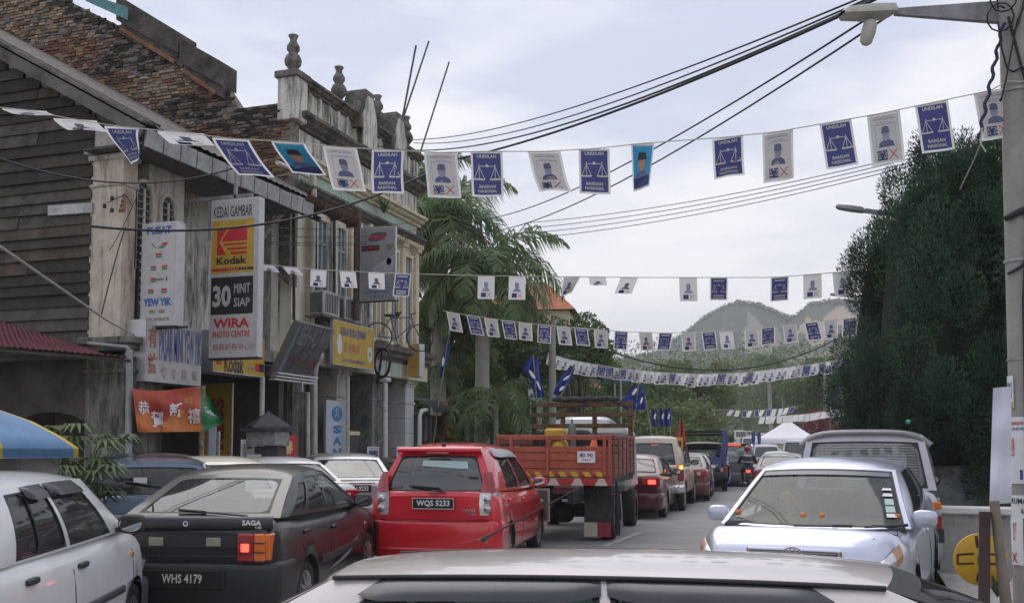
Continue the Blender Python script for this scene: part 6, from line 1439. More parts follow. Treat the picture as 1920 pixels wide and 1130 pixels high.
b = MB(); b.tube([Vector((-.10 - .17 * (k / 24), -.14, 5.15 - .55 * k / 24 * 1.4 + 0)) + Vector((.012 * math.cos(k * 1.4), 0, 0)) for k in range(30)], .015, mat('rope_navy', (.03, .03, .10), .8), 6); b.build('twisted_cable', pole)
b = MB(); b.tube([(-.06, -.13, 5.2), (.06, -.135, 4.6), (.10, -.135, 4.2), (.02, -.145, 3.4), (-.02, -.15, 2.9), (-.04, -.15, 1.2)], .012, WIRE, 5); b.tube([(-.13, -.1, 3.55), (0, -.15, 3.6), (.14, -.1, 3.5)], .03, WIRE, 5); b.tube([(-.12, -.1, 3.1), (-.02, -.15, 3.15), (.1, -.12, 3.35)], .014, WIRE, 5)
for z_ in (2.4, 3.2, 4.6): b.lathe([(.135, z_), (.137, z_ + .012), (.135, z_ + .024)], ZINC, n=20)
b.build('pole_cable', pole)
def wrap_poster(parent, z0, z1, a0, a1, r, paper, inks):
    b = MB(); fn = lambda u, v, off=0.: Vector(((r + .004 + off) * math.cos(lerp(a0, a1, u)), (r + .004 + off) * math.sin(lerp(a0, a1, u)), lerp(z0, z1, v)))
    b.grid([[fn(i / 8, j) for j in (0, 1)] for i in range(9)], paper, flip=False); b.grid([[fn(i / 8, j, -.002) for j in (0, 1)] for i in range(9)], paper, flip=True)
    for it in inks:
        f2 = lambda u, v: fn(u, v, .003)
        if it[0] == 't': b.text(it[1], f2, it[2], it[3], .02)
        elif it[0] == 'r': b.add([f2(lerp(it[1], it[1] + it[3], q), s_) for q, s_ in ((0, it[2]), (.5, it[2]), (1, it[2]), (1, it[2] + it[4]), (.5, it[2] + it[4]), (0, it[2] + it[4]))], [tuple(range(6))], it[5])
        elif it[0] == 'd': b.add([fn(it[1] + it[3] * math.cos(t), it[2] + it[4] * math.sin(t), .004) for t in np.linspace(0, 2 * math.pi, 14)[:-1]], [tuple(range(13))], it[5])
    return b.build('poster', parent)
A0, A1 = R(200), R(320); INKB = mat('ink_blue', (.05, .07, .24), .6); INKR = mat('ink_red', (.50, .05, .06), .6)
wrap_poster(pole, 1.42, 1.95, R(196), R(330), .14, WHP, [('t', 'BARISAN NASIONAL', (.1, .88, .8, .05), INKR), ('t', 'UNDILAH  N.30', (.1, .80, .8, .04), INKB), ('d', .62, .52, .14, .14, INKB), ('r', .42, .30, .4, .16, INKB), ('r', .3, .06, .4, .15, INKB), ('t', '吉打州', (.08, .4, .1, .3), INKR)])
wrap_poster(pole, 1.15, 1.33, R(196), R(330), .143, WHP, [('t', 'RUMAH SEWA', (.05, .62, .9, .25), SG_K), ('t', '& ALAT ALAT', (.3, .2, .6, .22), SG_K)])
wrap_poster(pole, .78, 1.16, R(192), R(240), .146, WHP, [('t', '宣 傳', (.3, .5, .3, .4), INKR), ('t', 'X', (.1, .05, .5, .2), INKR)])
wrap_poster(pole, .80, 1.06, R(246), R(330), .144, WHP, [('r', .1, .1, .8, .02, SG_GR), ('r', .1, .3, .8, .02, SG_GR), ('r', .1, .6, .8, .02, SG_GR)])
wrap_poster(pole, 2.02, 2.28, R(190), R(222), .138, WHP, [('t', 'BN', (.2, .3, .6, .5), INKB), ('r', .3, 0, .6, .2, SG_Y)])
def lamp_head(mb, a, b_, w, m):
    d = (b_ - a).normalized(); s_ = Vector((-d.y, d.x, 0)).normalized() * w / 2
    P = []
    for t, h, ww in ((0, .02, .5), (.08, .05, .85), (.5, .065, 1), (.92, .06, .95), (1, .03, .6)):
        c = a.lerp(b_, t); P.append([c + s_ * ww * q + Vector((0, 0, z_ * h)) for q, z_ in ((-1, -.5), (-.9, .6), (0, 1.1), (.9, .6), (1, -.5), (0, -.75), (-1, -.5))])
    mb.grid(P, m, flip=True)
lm = thing('street_lamp', 'street lamp with an open hinged cover on the concrete pole', 'street lamp', OPo + Vector((0, 0, 5.3)))
hA, hB, arm1 = at(1578, 26, D=8.6) - lm.location, at(1676, 22, D=8.85) - lm.location, Vector((-.10, 0, .12))
LMM = mat('lamp_housing', (.42, .41, .36), .6, var=.12, stain=.1); b = MB(); lamp_head(b, hA, hB, .22, LMM); b.build('lamp_housing', lm)
b = MB(); b.add([hB + Vector((0, 0, .03)), arm1 + Vector((0, 0, -.02)), arm1 + Vector((0, 0, -.20)), hB + Vector((0, 0, -.02)), hB + Vector((.0, .05, .03)), arm1 + Vector((0, .06, -.02)), arm1 + Vector((0, .06, -.20)), hB + Vector((0, .05, -.02))], [(0, 3, 2, 1), (4, 5, 6, 7), (0, 1, 5, 4), (3, 7, 6, 2)], mat('arm_steel', (.24, .23, .24), .6, .3, var=.3, stain=.3)); b.build('arm', lm)
b = MB(); c0, c1 = at(1634, 38, D=8.7) - lm.location, at(1622, 84, D=8.7) - lm.location; b.tube([c0, c0.lerp(c1, .12), c0.lerp(c1, .5), c0.lerp(c1, .9), c1], [.03, .055, .06, .05, .03], LMM, 12); b.build('hinged_cover', lm)
def far_lamp(label, a_px, h_px, D, X=None):
    a, h = at(*a_px, D=D), at(*h_px, D=D); t = thing('street_lamp', label, 'street lamp', a); b = MB(); lamp_head(b, h - a, (h - a) * .55, .25, mat('lamp_grey', (.2, .2, .21), .6)); b.build('lamp_housing', t); b = MB(); b.beam((h - a) * .55, (0, 0, 0), .05, .08, mat('lamp_grey', (.2, .2, .21), .6)); b.build('arm', t); return t
t = far_lamp('grey street lamp arm reaching out from the conifer top', (1690, 404), (1567, 388), 18.5); p = at(1690, 404, D=18.5) - t.location; b = MB(); b.tube([p, p - Vector((0, 0, 5.4))], .07, CPOLE, 10); b.build('post', t)
t = far_lamp('street lamp head half hidden by the conifer edge', (1640, 558), (1556, 552), 34); b = MB(); b.tube([(0, 0, 0), (0, 0, -6)], .07, CPOLE, 10); b.build('post', t)
# utility pole by the lorry
up_ = P_(1036, 33); ut = thing('utility_pole', 'slim concrete utility pole behind the lorry', 'pole', (up_.x, up_.y, .1)); tz = at(1036, 606, D=33).z; b = MB(); b.tube([(0, 0, 0), (0, 0, tz)], [.15, .11], CPOLE, 12); b.build('shaft', ut); b = MB(); b.tube([(-.02, 0, tz - .1), (0, 0, tz + .15), (.15, 0, tz + .1)], .03, RUB, 6); b.build('bracket', ut)
for (px, D, ty, lab) in ((1549, 78, 700, 'left of the two concrete posts behind the tent'), (1580, 70, 700, 'right of the two concrete posts behind the tent'), (1165, 50, 712, 'thin post with a small lamp behind the lorry cage'), (1470, 100, 740, 'thin far post above the tent')):
    q = P_(px, D); b = MB(); z_ = at(px, ty, D=D).z; g = ground_z(q.y); b.tube([(0, 0, 0), (0, 0, z_ - g)], [.14 if D > 60 else .06, .11 if D > 60 else .05], CPOLE, 8); tag(b.build('post', loc=(q.x, q.y, g)), lab, 'post')
def wire(a, b_, sag, r, label, m=WIRE, cat='cable', group=None, n=24, name='cable'):
    mb = MB(); a, b_ = Vector(a), Vector(b_); mb.tube([a.lerp(b_, i / n) - a - Vector((0, 0, 4 * sag * (i / n) * (1 - i / n))) for i in range(n + 1)], r, m, 5); return tag(mb.build(name, loc=a), label, cat, group)
G1 = 'overhead cables from the pole to the shophouse'
for i, (a, b_, s_, r_, lab) in enumerate((((1700, -40), (770, 262), .35, .014, 'uppermost cable sweeping from the top right to the parapet'), ((1690, -30), (775, 268), .42, .014, 'second cable below the uppermost one to the parapet'), ((1680, -22), (700, 272), .62, .018, 'third and lowest of the bundled cables to the parapet'))):
    wire(at(*a, D=9.0), at(*b_, D=27), s_, r_ * .75, lab, group=G1)
wire(at(1660, -10, D=9), at(850, 300, D=15.5), .16, .016, 'thick black cable passing behind the middle pennants'); 
wire(at(850, 300, D=15.5), at(170, 424, D=13), .42, .017, 'thick black cable crossing in front of the photo sign')
wire(at(1650, 20, D=9), at(870, 415, D=30), .45, .011, 'upper of two thin parallel cables behind the pennants', group='thin parallel cables'); wire(at(1672, 26, D=9), at(875, 438, D=30), .50, .011, 'lower of two thin parallel cables behind the pennants', group='thin parallel cables')
for i in range(4):
    wire(at(1735, 283 + 7 * i, D=23), at(985, 418 + 10 * i, D=30), .22, .010, '%s of four level cables ending at the conifer' % ('topmost', 'second', 'third', 'lowest')[i], group='four level cables')
b = MB()
for i in range(4): blob(b, (0, 0, -.10 * i), (.10, .08, .06), mat('insulator', (.05, .05, .07), .3), .8)
b.tube([(.12, .05, .1), (.12, .05, -8.2)], .09, CPOLE, 8); b.box((0, 0, -.15), (.03, .03, .5), RUB); tag(b.build('insulator_bracket', loc=at(1730, 285, D=23)), 'stack of insulators at the edge of the conifer', 'insulators')
for i, (y0_, y1_) in enumerate(((425, 430), (440, 446), (452, 455), (456, 460))): wire(at(490, y0_, D=19), at(800, y1_ - 20, D=29), .15, .007, 'thin wire running along the shophouse windows, %s from the top' % ORD[i], group='thin wires along the shophouse')
wire(at(-20, 290, D=13.5), at(480, 300, D=15), .35, .012, 'thin cable under the eaves in front of the pilaster')
wire(at(1050, 620, D=33), at(1610, 610, D=45), 1.6, .028, 'black cable sagging behind the long pennant string')
wire(at(205, 470, Y=13.0), at(255, 372, Y=13.2), .05, .006, 'loose wire slanting up the pilaster'); wire(at(190, 590, Y=13.0), at(235, 425, Y=13.0), -.06, .010, 'black wire running down the pilaster')
b = MB()
for (x, y) in ((196, 386), (210, 372), (210, 394)): c = at(x, y, Y=13.15) - at(200, 380, Y=13.15); blob(b, c, (.06, .06, .08), RUB, .8)
b.tube([Vector((0, 0, 0)), at(235, 365, Y=13.15) - at(200, 380, Y=13.15), at(248, 385, Y=13.15) - at(200, 380, Y=13.15)], .008, RUB, 5)
tag(b.build('wall_insulators', loc=at(200, 380, Y=13.15)), 'small black insulators on the beige pilaster', 'insulators')
b = MB(); pts = [at(1850, 240, D=9.2), at(1842, 262, D=9.6), at(1826, 300, D=10.5), at(1800, 355, D=12)]; b.tube([p - pts[0] for p in pts], .007, mat('chain_grey', (.35, .35, .33), .7), 6); tag(b.build('hanging_rope', loc=pts[0]), 'pale knotted rope hanging before the conifer', 'rope')
# ================================================================ right roadside
LWM = mat('low_wall', (.34, .33, .31), .9, var=.15, stain=.25); lw_ = thing('low_wall', 'low grey wall with a white coping behind the round yellow sign', 'wall', (2.2, 12.9, .1), R(-6)); b = MB(); b.box((0, 0, .42), (2.6, .18, .82), LWM); b.build('wall_body', lw_); b = MB(); b.box((0, -.02, .87), (2.7, .30, .085), mat('coping_white', (.62, .61, .58), .8, var=.08), bev=.015); b.build('coping', lw_)
b = MB()
for i in range(14): b.box((1.0 + .17 * (i % 7) - .1, 14.5 + .6 * (i // 7), .1), (.5, .4, .5), CONC, bev=.05, rz=i)
b.box((1.6, 16.2, .9), (2.6, .1, 1.9), mat('fence_sheet', (.22, .24, .23), .8, var=.3)); b.build('rubble'); tag(bpy.data.objects['rubble'], 'grey rubble and sheeting under the conifers', 'rubble')
sg = thing('round_sign', 'round yellow sign with black marks turned edgeways behind a dark post', 'road sign', at(1838, 1048, D=8.5)); b = MB(); b.lathe([(.001, .012), (.195, .012), (.2, 0), (.195, -.012), (.001, -.012)], mat('sign_ochre', (.58, .33, .02), .5, var=.15, scale=5), axis='y', n=36); b.build('disc', sg); fn = frame((0, -.014, 0), (1, 0, 0), (0, 0, 1)); b = MB()
SOOT = mat('sign_soot', (.05, .035, .02), .8, var=.4)
for sx in (-1, 1):
    for (a, c) in (((.05, .045), (.17, .035)), ((.17, .035), (.172, -.035)), ((.172, -.035), (.05, -.03))): line2(b, fn, (sx * a[0], a[1]), (sx * c[0], c[1]), .016, SOOT)
for (x0, y0, x1, y1) in ((-.03, .18, -.02, .09), (-.02, -.10, -.03, -.17), (-.01, .03, -.015, -.04)): line2(b, fn, (x0, y0), (x1, y1), .022, SOOT)
b.build('marking', sg); sg.rotation_euler = (0, 0, R(12))
b = MB(); b.beam((0, 0, 0), (.04, 0, 1.18), .075, .055, mat('post_maroon', (.06, .035, .035), .8, var=.3, stain=.2), up=(0, 1, 0)); q = at(1846, 1130, D=8.25); b_ = b.build('sign_post', loc=(q.x - .02, q.y, .05)); tag(b_, 'dark flat post standing in front of the round yellow sign', 'post')
b = MB(); b.tube([(0, 0, 0), (-.05, 0, .6), (-.10, 0, 1.25)], [.045, .04, .035], mat('pole_wood', (.20, .165, .13), .9, var=.25, scale=5, bump=.4), 8); q = at(1898, 1130, D=8.3); tag(b.build('wooden_pole', loc=(q.x, q.y, .06)), 'leaning wooden pole holding up the blank white banner', 'pole')
b = MB(); P = []; o_ = at(1878, 836, D=8.5)
for i in range(9):
    for_ = []
    for j in range(16):
        u, v = i / 8, j / 15; px = lerp(lerp(1862, 1855, v), lerp(1896, 1897, v), u); py = lerp(727, 945, v) - 3 * u
        for_.append(at(px, py, D=8.5 + .03 * math.sin(u * 5 + v * 4) + .02 * math.sin(v * 13)) - o_)
    P.append(for_)
b.grid(P, mat('banner_white', (.62, .64, .72), .7, var=.04), flip=False); tag(b.build('blank_banner', loc=o_), 'blank white vertical banner hanging before the concrete pole', 'banner')
plant_tuft(at(1870, 1118, D=8.6), 22, .34, LEAFD, 'weed', 'green weed growing at the foot of the wooden pole', 'weed', seed=9, wdt=.014)
b = MB(); blob(b, (0, 0, 0), (.07, .07, .07), mat('ball_teal', (.05, .35, .24), .4), 1); tag(b.build('ball', loc=at(1703, 790, D=15.2)), 'small teal ball on the conifer face', 'ball')
# orange sign board right and orange barrier
for (px, py, w_, h_, D, lab) in ((1614, 790, 1.2, 2.2, 75, 'orange upright board between the tent and the conifer'), (1612, 812, 1.5, .5, 60, 'orange red low barrier beside the people carrier roof')):
    b = MB(); b.box((0, 0, 0), (w_, .08, h_), mat('board_orange', (.52, .16, .05), .6, var=.2), bev=.02); b.box((0, .06, -2.2), (.1, .06, 4.4), ZINC); tag(b.build('notice_board', loc=at(px, py, D=D)), lab, 'board')
b = MB(); b.box((0, 0, 0), (2.3, .06, .85), mat('board_blue', (.03, .16, .42), .6), bev=.02); b.text('SELAMAT', frame((-1.0, -.035, -.2), (1, 0, 0), (0, 0, 1)), (0, 0, 2.0, .4), mat('board_orange', (.52, .16, .05), .6), .02); b.tube([(0, 0.05, 0), (0, .05, -3)], .06, ZINC, 6); tag(b.build('notice_board', loc=at(1152, 704, D=60)), 'blue board half hidden by the dense pennant string', 'board')
# pale notice sheets on pole left of lorry
b = MB()
for i in range(4): b.box((.03 * (i % 2), 0, -.42 * i), (.42, .02, .36), WHP, bev=.004); b.text('UNDI', frame((-.15, -.012, -.42 * i - .05), (1, 0, 0), (0, 0, 1)), (0, 0, .3, .1), INKB)
b.tube([(0, .05, .3), (0, .05, -4)], .03, WOOD[1], 6); tag(b.build('notice_stack', loc=at(1003, 740, D=31)), 'column of white notices under the big blue flags', 'notices')
def cone(loc, h, label, m2=True, mbx=1.):
    t = thing('traffic_cone', label, 'traffic cone', loc, group='traffic cones'); b = MB(); b.lathe([(h * .26, .02), (h * .045, h), (.001, h)], mat('cone_orange', (.65, .10, .03), .6, var=.1), n=16); b.box((0, 0, .015), (h * .7, h * .7, .03), mat('cone_orange', (.65, .10, .03), .6), bev=.01); b.build('cone_body', t)
    b = MB(); b.lathe([(h * .155, h * .48), (h * .115, h * .68)], mat('cone_white', (.6, .6, .6), .5), n=16); b.build('white_band', t)
cone(at(835, 838, D=31), 1.35, 'tall orange and white marker cone among the yellow shrubs'); cone(at(817, 832, D=32), .9, 'smaller orange marker left of the tall one in the shrubs')
# ================================================================ pennants
BLU = cloth('pennant_blue', (.055, .065, .21), .3); WCL = cloth('pennant_white', (.74, .73, .74), .5); PAPG = cloth('pennant_print_grey', (.52, .50, .49), .4); SC = mat('pennant_cream_print', (.60, .58, .52), .7, var=0)
PRB = mat('print_portrait_blue', (.11, .12, .22), .7, var=.1); CYA = mat('pennant_cyan', (.03, .28, .50), .7, var=.1); CLR = mat('portrait_face', (.30, .31, .42), .7, var=0); FWM = mat('portrait_face_warm', (.42, .22, .15), .7, var=.1)
def scales(fn, b, cx, cy, s, m, full=True):
    line2(b, fn, (cx - .42 * s, cy + .30 * s), (cx + .42 * s, cy + .30 * s), .035 * s, m); disc(b, fn, cx, cy + .33 * s, .075 * s, .075 * s, m, 10)
    for sg in (-1, 1):
        ax = cx + sg * .40 * s
        line2(b, fn, (ax, cy + .40 * s), (ax, cy + .26 * s), .03 * s, m)
        for q in (-.24, 0, .24): line2(b, fn, (ax, cy + .28 * s), (ax + q * s, cy - .28 * s), .028 * s, m)
        b.add([fn(ax + x * s, cy + y * s) for x, y in ((-.30, -.28), (-.24, -.36), (.24, -.36), (.30, -.28))], [(0, 1, 2, 3)], m)
def pennant(top, along, w, h, kind, label, group, lift_=0., curl=0., lean=0., wave=0., seed=0, detail=2, twist=0., name='pennant', facing=None):
    """cloth flag hanging from the string at 'top' (middle of its upper edge)"""
    along = Vector(along).normalized(); nrm = along.cross(Vector((0, 0, 1))).normalized()
    if nrm.dot(Vector(top) - Vector((0, 0, 1.7))) > 0: nrm = -nrm       # towards the camera side
    if along.cross(Vector((0, 0, 1))).dot(nrm) < 0: along = -along
    nv = 10; tab = [Vector((0, 0, 0))]; ds = h / 40
    for i in range(40):
        t = i / 40; th = lift_ * min(1, t * 4 + .4) + curl * t + .22 * math.sin(t * 7 + seed) * wave; tab.append(tab[-1] + (nrm * math.sin(th) * -1 - Vector((0, 0, 1)) * math.cos(th)) * ds)
    def P(u, v):    # u 0..1, v 0 bottom..1 top
        t = (1 - v) * 40; i = min(int(t), 39); q = tab[i].lerp(tab[i + 1], t - i)
        tt = 1 - v; return q + along * ((u - .5) * w * (1 - .10 * twist * tt) + lean * h * tt) + nrm * (.04 * w * math.sin(u * 5.5 + seed + tt * 3) * (.3 + wave) * tt * 1.6 + twist * (u - .5) * w * tt * .8)
    def fn(u, v, off=0.):
        p = P(u, v)
        if off: a = P(min(u + .02, 1.02), v) - P(u - .02, v); c = P(u, min(v + .02, 1)) - P(u, max(v - .02, 0)); n_ = a.cross(c); n_ = n_.normalized() if n_.length > 0 else nrm; p = p + n_ * off
        return p
    b = MB(); us = [0, .07] + [.07 + .86 * i / 6 for i in range(1, 6)] + [.93, 1]; vs = [0, .045] + [.045 + .91 * i / 8 for i in range(1, 8)] + [.955, 1]
    fm = BLU if kind == 's' else (CYA if kind == 'c' else (PAPG if kind == 'p' else WCL)); e_ = 1
    b.grid([[fn(u, v) for v in vs] for u in us], fm, cellmat=lambda i, j: fm if 0 < i < len(us) - 2 and 0 < j < len(vs) - 2 else WCL, flip=False)
    o1, o2 = (.0035 if detail > 1 else .012), (.006 if detail > 1 else .02)
    f2 = lambda u, v: fn(u, v, o1); f3 = lambda u, v: fn(u, v, o2); ar = h / w
    if detail:
        sq = lambda f: (lambda x, y: f(.5 + x, .5 + y / ar))
        if kind == 's':
            scales(sq(f2), b, 0, .04, .62, SC)
            if detail > 1: b.text('UNDILAH', f2, (.20, .85, .60, .075), SC, .02); b.text('BARISAN', f2, (.24, .19, .52, .07), SC, .02); b.text('NASIONAL', f2, (.20, .09, .60, .07), SC, .02)
            else:
                for y in (.84, .20, .10): b.add([f2(x, yy) for x, yy in ((.2, y), (.8, y), (.8, y + .05), (.2, y + .05))], [(0, 1, 2, 3)], SC)
        elif kind in ('p', 'w'):
            IK = PRB if kind == 'p' else mat('print_faded_blue', (.30, .31, .45), .7)
            b.add([f2(x, y) for x, y in ((.26, .33), (.74, .33), (.70, .42), (.58, .47), (.42, .47), (.30, .42))], [tuple(range(6))], IK)
            b.add([f2(.5 + .115 * math.cos(t), .55 + .085 * math.sin(t) * 1.25) for t in np.linspace(0, 6.283, 13)[:-1]], [tuple(range(12))], CLR)
            b.add([f3(x, y) for x, y in ((.375, .60), (.625, .60), (.60, .72), (.52, .735), (.40, .725))], [tuple(range(5))], IK)
            if detail > 1:
                for (x, y) in ((.455, .565), (.545, .565)): b.add([f3(x + a, y + c) for a, c in ((-.02, 0), (.02, 0), (.02, .008), (-.02, .008))], [(0, 1, 2, 3)], IK)
                b.add([f3(x, y) for x, y in ((.465, .51), (.535, .51), (.53, .518), (.47, .518))], [(0, 1, 2, 3)], IK)
                for (a, c) in (((.2, .33), (.2, .78)), ((.2, .78), (.8, .78)), ((.8, .78), (.8, .33))): line2(b, f2, a, c, .008, IK)
                b.text('UNDILAH CALON', f2, (.28, .915, .44, .022), INKR); b.text('BARISAN NASIONAL', f2, (.18, .87, .64, .032), INKB); b.text('N.30 ALOR STAR', f2, (.32, .80, .36, .022), INKB)
            b.add([f2(x, y) for x, y in ((.20, .08), (.50, .08), (.50, .27), (.20, .27))], [(0, 1, 2, 3)], BLU)
            if detail > 1: scales(lambda x, y: f3(.35 + x, .18 + y / ar), b, 0, 0, .28, SC)
            line2(b, f2, (.56, .09), (.80, .27), .022, INKR); line2(b, f2, (.56, .27), (.80, .09), .022, INKR)
        elif kind == 'c':
            b.add([f2(x, y) for x, y in ((.07, .05), (.93, .05), (.93, .26), (.07, .26))], [(0, 1, 2, 3)], BLU); b.add([f2(.5 + .17 * math.cos(t), .55 + .16 * math.sin(t)) for t in np.linspace(0, 6.283, 15)[:-1]], [tuple(range(14))], FWM)
            b.add([f3(x, y) for x, y in ((.30, .64), (.70, .64), (.66, .80), (.34, .80))], [(0, 1, 2, 3)], SG_K); b.add([f2(x, y) for x, y in ((.18, .26), (.82, .26), (.70, .38), (.30, .38))], [(0, 1, 2, 3)], PRB)
            if detail > 1: b.text('BARISAN NASIONAL', f2, (.15, .92, .7, .035), SC)
    o = b.build(name, loc=Vector(top)); return tag(o, label, 'pennant', group)
# nearest string
SL, SRp = Vector((-8.7, 8.6)), Vector((1.25, 8.85))
def on_line(px, py, A=SL, B=SRp):
    r = at(px, py, D=10); d = Vector((r.x, r.y)); # intersect ray from origin with plan line AB
    e_ = B - A; den = d.x * e_.y - d.y * e_.x; t = (A.x * e_.y - A.y * e_.x) / den; return at(px, py, D=10 * t)
row1 = [(45, 206, 84, .12, 'w', dict(lift_=1.5, lean=.1), 'white pennant blown level at the far left of the nearest string'), (140, 224, 82, .17, 'w', dict(lift_=1.25, wave=.5), 'white pennant blown up, second from left on the nearest string'), (228, 238, 66, .40, 's', dict(lift_=.95, lean=-.25, twist=1.1), 'half folded blue pennant, third from left on the nearest string'), (338, 248, 88, .19, 'w', dict(lift_=1.2, lean=.1, wave=.5), 'white pennant blown up, fourth from left on the nearest string'),
    (432, 260, 70, .41, 's', dict(lift_=.85, lean=.18), 'blue scales pennant tipped back, fifth from left on the nearest string'), (540, 266, 64, .36, 'c', dict(lift_=.85, lean=.22), 'bright cyan portrait pennant on the left of the nearest string'), (637, 276, 64, .40, 'p', dict(lift_=.25, lean=.12), 'grey portrait pennant left of the dark blue one at the pediments'), (727, 281, 60, .41, 's', dict(lean=-.03), 'blue scales pennant hanging straight in front of the pediments'),
    (826, 286, 62, .43, 'p', dict(lean=.08), 'grey portrait pennant hanging over the palm tops'), (912, 284, 60, .43, 's', dict(lean=.02), 'blue scales pennant hanging straight above the right palm crown'), (1020, 284, 62, .40, 'p', dict(lift_=.5, lean=.12, wave=1.2), 'wrinkled portrait pennant between two straight blue ones'), (1114, 279, 58, .43, 's', dict(), 'flat blue scales pennant near the middle of the nearest string'),
    (1205, 269, 44, .43, 'c', dict(twist=1.3, lean=-.05), 'folded cyan and navy portrait pennant in the middle of the sky'), (1364, 257, 58, .37, 's', dict(lift_=.3, wave=.8), 'short blue scales pennant with its bottom curled under'), (1458, 247, 58, .46, 'p', dict(lean=.0, wave=.9, twist=.2), 'crumpled white portrait pennant with a gathered top'), (1566, 228, 60, .42, 's', dict(lean=.13), 'tilted blue scales pennant right of the crumpled white one'),
    (1656, 212, 62, .46, 'p', dict(lean=.08), 'tilted portrait pennant third from the concrete pole'), (1746, 193, 62, .43, 's', dict(lean=.13, lift_=.1), 'pale lilac scales pennant second from the concrete pole'), (1857, 170, 64, .42, 'p', dict(lean=.14), 'portrait pennant beside the concrete pole')]
stp = []
for i, (px, py, wpx, hm, k, kw, lab) in enumerate(row1):
    p = on_line(px, py); D = math.hypot(p.x, p.y); w_ = wpx / F_PX * D * 1.0; ang = Vector((SRp.x - SL.x, SRp.y - SL.y, 0))
    q0 = on_line(px - wpx / 2, py); q1 = on_line(px + wpx / 2, py + (-(wpx) * .17 if px > 1300 else (wpx * .06 if px < 700 else 0)))
    hh = hm * (D / 9.3); pennant(p, q1 - q0, (q1 - q0).length, hh, k, lab, 'pennants on the nearest string', seed=i * 2.1, **{'wave': .35, 'curl': .15, **kw}); stp.append(p)
stp = [on_line(-60, 196)] + stp + [at(1890, 152, D=8.86), Vector((OPo.x, OPo.y - .14, at(1900, 150, D=8.8).z)), Vector((OPo.x + .6, OPo.y - .2, at(1990, 140, D=8.8).z))]
b = MB(); b.tube([p - stp[0] for p in stp], .005, STRG, 5); tag(b.build('bunting_string', loc=stp[0]), 'pale string carrying the nearest row of pennants', 'string')
b = MB(); b.tube([Vector((0, 0, 0)), Vector((-.02, 0, -.12)), Vector((.02, 0, -.2))], .007, STRG, 5); tag(b.build('loose_string', loc=at(1842, 240, D=8.8)), 'loose cream string end below the last pennant', 'string')
def bunting(pts, flags, A, B, w, h, rowname, sd, det=1, kinds='ps', rg=None, lk=None, ordn=True):
    rr = random.Random(sd); A, B = Vector(A), Vector(B); xs = [q[0] for q in pts]; ys = [q[1] for q in pts]; line = []
    for i, f in enumerate(flags):
        px = f[0]; py = interp(px, xs, ys); p = on_line(px, py, A, B); k = f[1] if len(f) > 1 else kinds[i % len(kinds)]; kw = dict(f[2]) if len(f) > 2 else dict(lift_=rr.uniform(-.1, .35), lean=rr.uniform(-.10, .25), wave=rr.uniform(.2, 1.1), curl=rr.uniform(-.2, .5), twist=rr.choice((0, 0, .4)))
        hh = kw.pop('h', h); D_ = {'s': 'blue scales', 'p': 'grey portrait', 'w': 'white', 'c': 'cyan'}
        q1 = on_line(px + 8, interp(px + 8, xs, ys), A, B)
        lab = '%s pennant, %s from the left on %s' % (D_[k], ordinal(i), rowname)
        pennant(p, q1 - p, w, hh, k, lab, 'pennants on ' + rowname, seed=rr.uniform(0, 6), detail=det, **kw)
    L_ = [on_line(x, interp(x, xs, ys), A, B) for x in np.linspace(xs[0], xs[-1], 40)]; b = MB(); b.tube([p - L_[0] for p in L_], .005 * (1 if det > 1 else 1.4), STRG, 4); tag(b.build('bunting_string', loc=L_[0]), 'string carrying ' + rowname, 'string')
up = dict
bunting([(480, 494), (600, 506), (760, 513), (910, 517), (1200, 520), (1450, 520), (1600, 508), (1720, 488)],
    [(500, 'w', up(lift_=1.35, h=.3)), (545, 'w', up(lift_=1.3, h=.3)), (598, 'w', up(lift_=.9, lean=-.3)), (652, 'w', up(lift_=.95, lean=-.15)), (706, 'w', up(lift_=.95, lean=-.2)), (756, 's', up(lean=-.1)), (912, 'w', up(lean=-.02)), (970, 'w', up(lean=-.05, lift_=.2)), (1072, 'p', up(twist=2.2, lift_=.9, lean=-.3)), (1120, 'w', up(lift_=1.45)), (1180, 'w', up(lift_=1.0, lean=-.3)), (1290, 'w', up(lean=.02)), (1348, 's', up(lift_=.5)), (1462, 's', up(lean=.0, lift_=.3)), (1523, 'w', up()), (1578, 'w', up(lean=.08))],
    (-12, 15.2), (3.0, 18.0), .30, .41, 'the second string', 5)
bunting([(830, 582), (860, 588), (920, 597), (1000, 607), (1090, 615), (1180, 622), (1260, 624), (1330, 622), (1420, 616), (1500, 606), (1560, 600), (1610, 594), (1700, 580)],
    [(849, 'p'), (887, 's'), (920, 'p'), (953, 's'), (985, 'p'), (1021, 's'), (1056, 'p'), (1089, 's'), (1126, 'p'), (1165, 's'), (1210, 'p'), (1248, 's'), (1290, 'p'), (1328, 's'), (1361, 'w'), (1409, 'p'), (1440, 's'), (1480, 'p'), (1521, 's'), (1557, 'p'), (1593, 's')],
    (-11.6, 19.5), (2.6, 23.5), .30, .41, 'the third string', 6)
rr = random.Random(4)
bunting([(1030, 662), (1060, 672), (1100, 680), (1160, 690), (1230, 697), (1310, 701), (1400, 698), (1480, 688), (1540, 680), (1620, 666), (1700, 652)],
    [(1036 + 13.3 * i, rr.choice('wwpws'), up(lean=rr.uniform(-.3, .1), lift_=rr.uniform(0, .5), wave=.5, h=rr.uniform(.36, .46))) for i in range(44)], (-11, 31), (2.5, 36), .31, .42, 'the crowded fourth string', 7)
bunting([(1335, 766), (1400, 770), (1460, 766), (1505, 760)], [(1338 + 11.5 * i, rr.choice('wwws'), up(lean=rr.uniform(-.4, .2), lift_=rr.uniform(0, .7), wave=.5)) for i in range(14)], (-22, 66), (-3, 75), .33, .50, 'the fifth string before the hill road', 8, det=0)
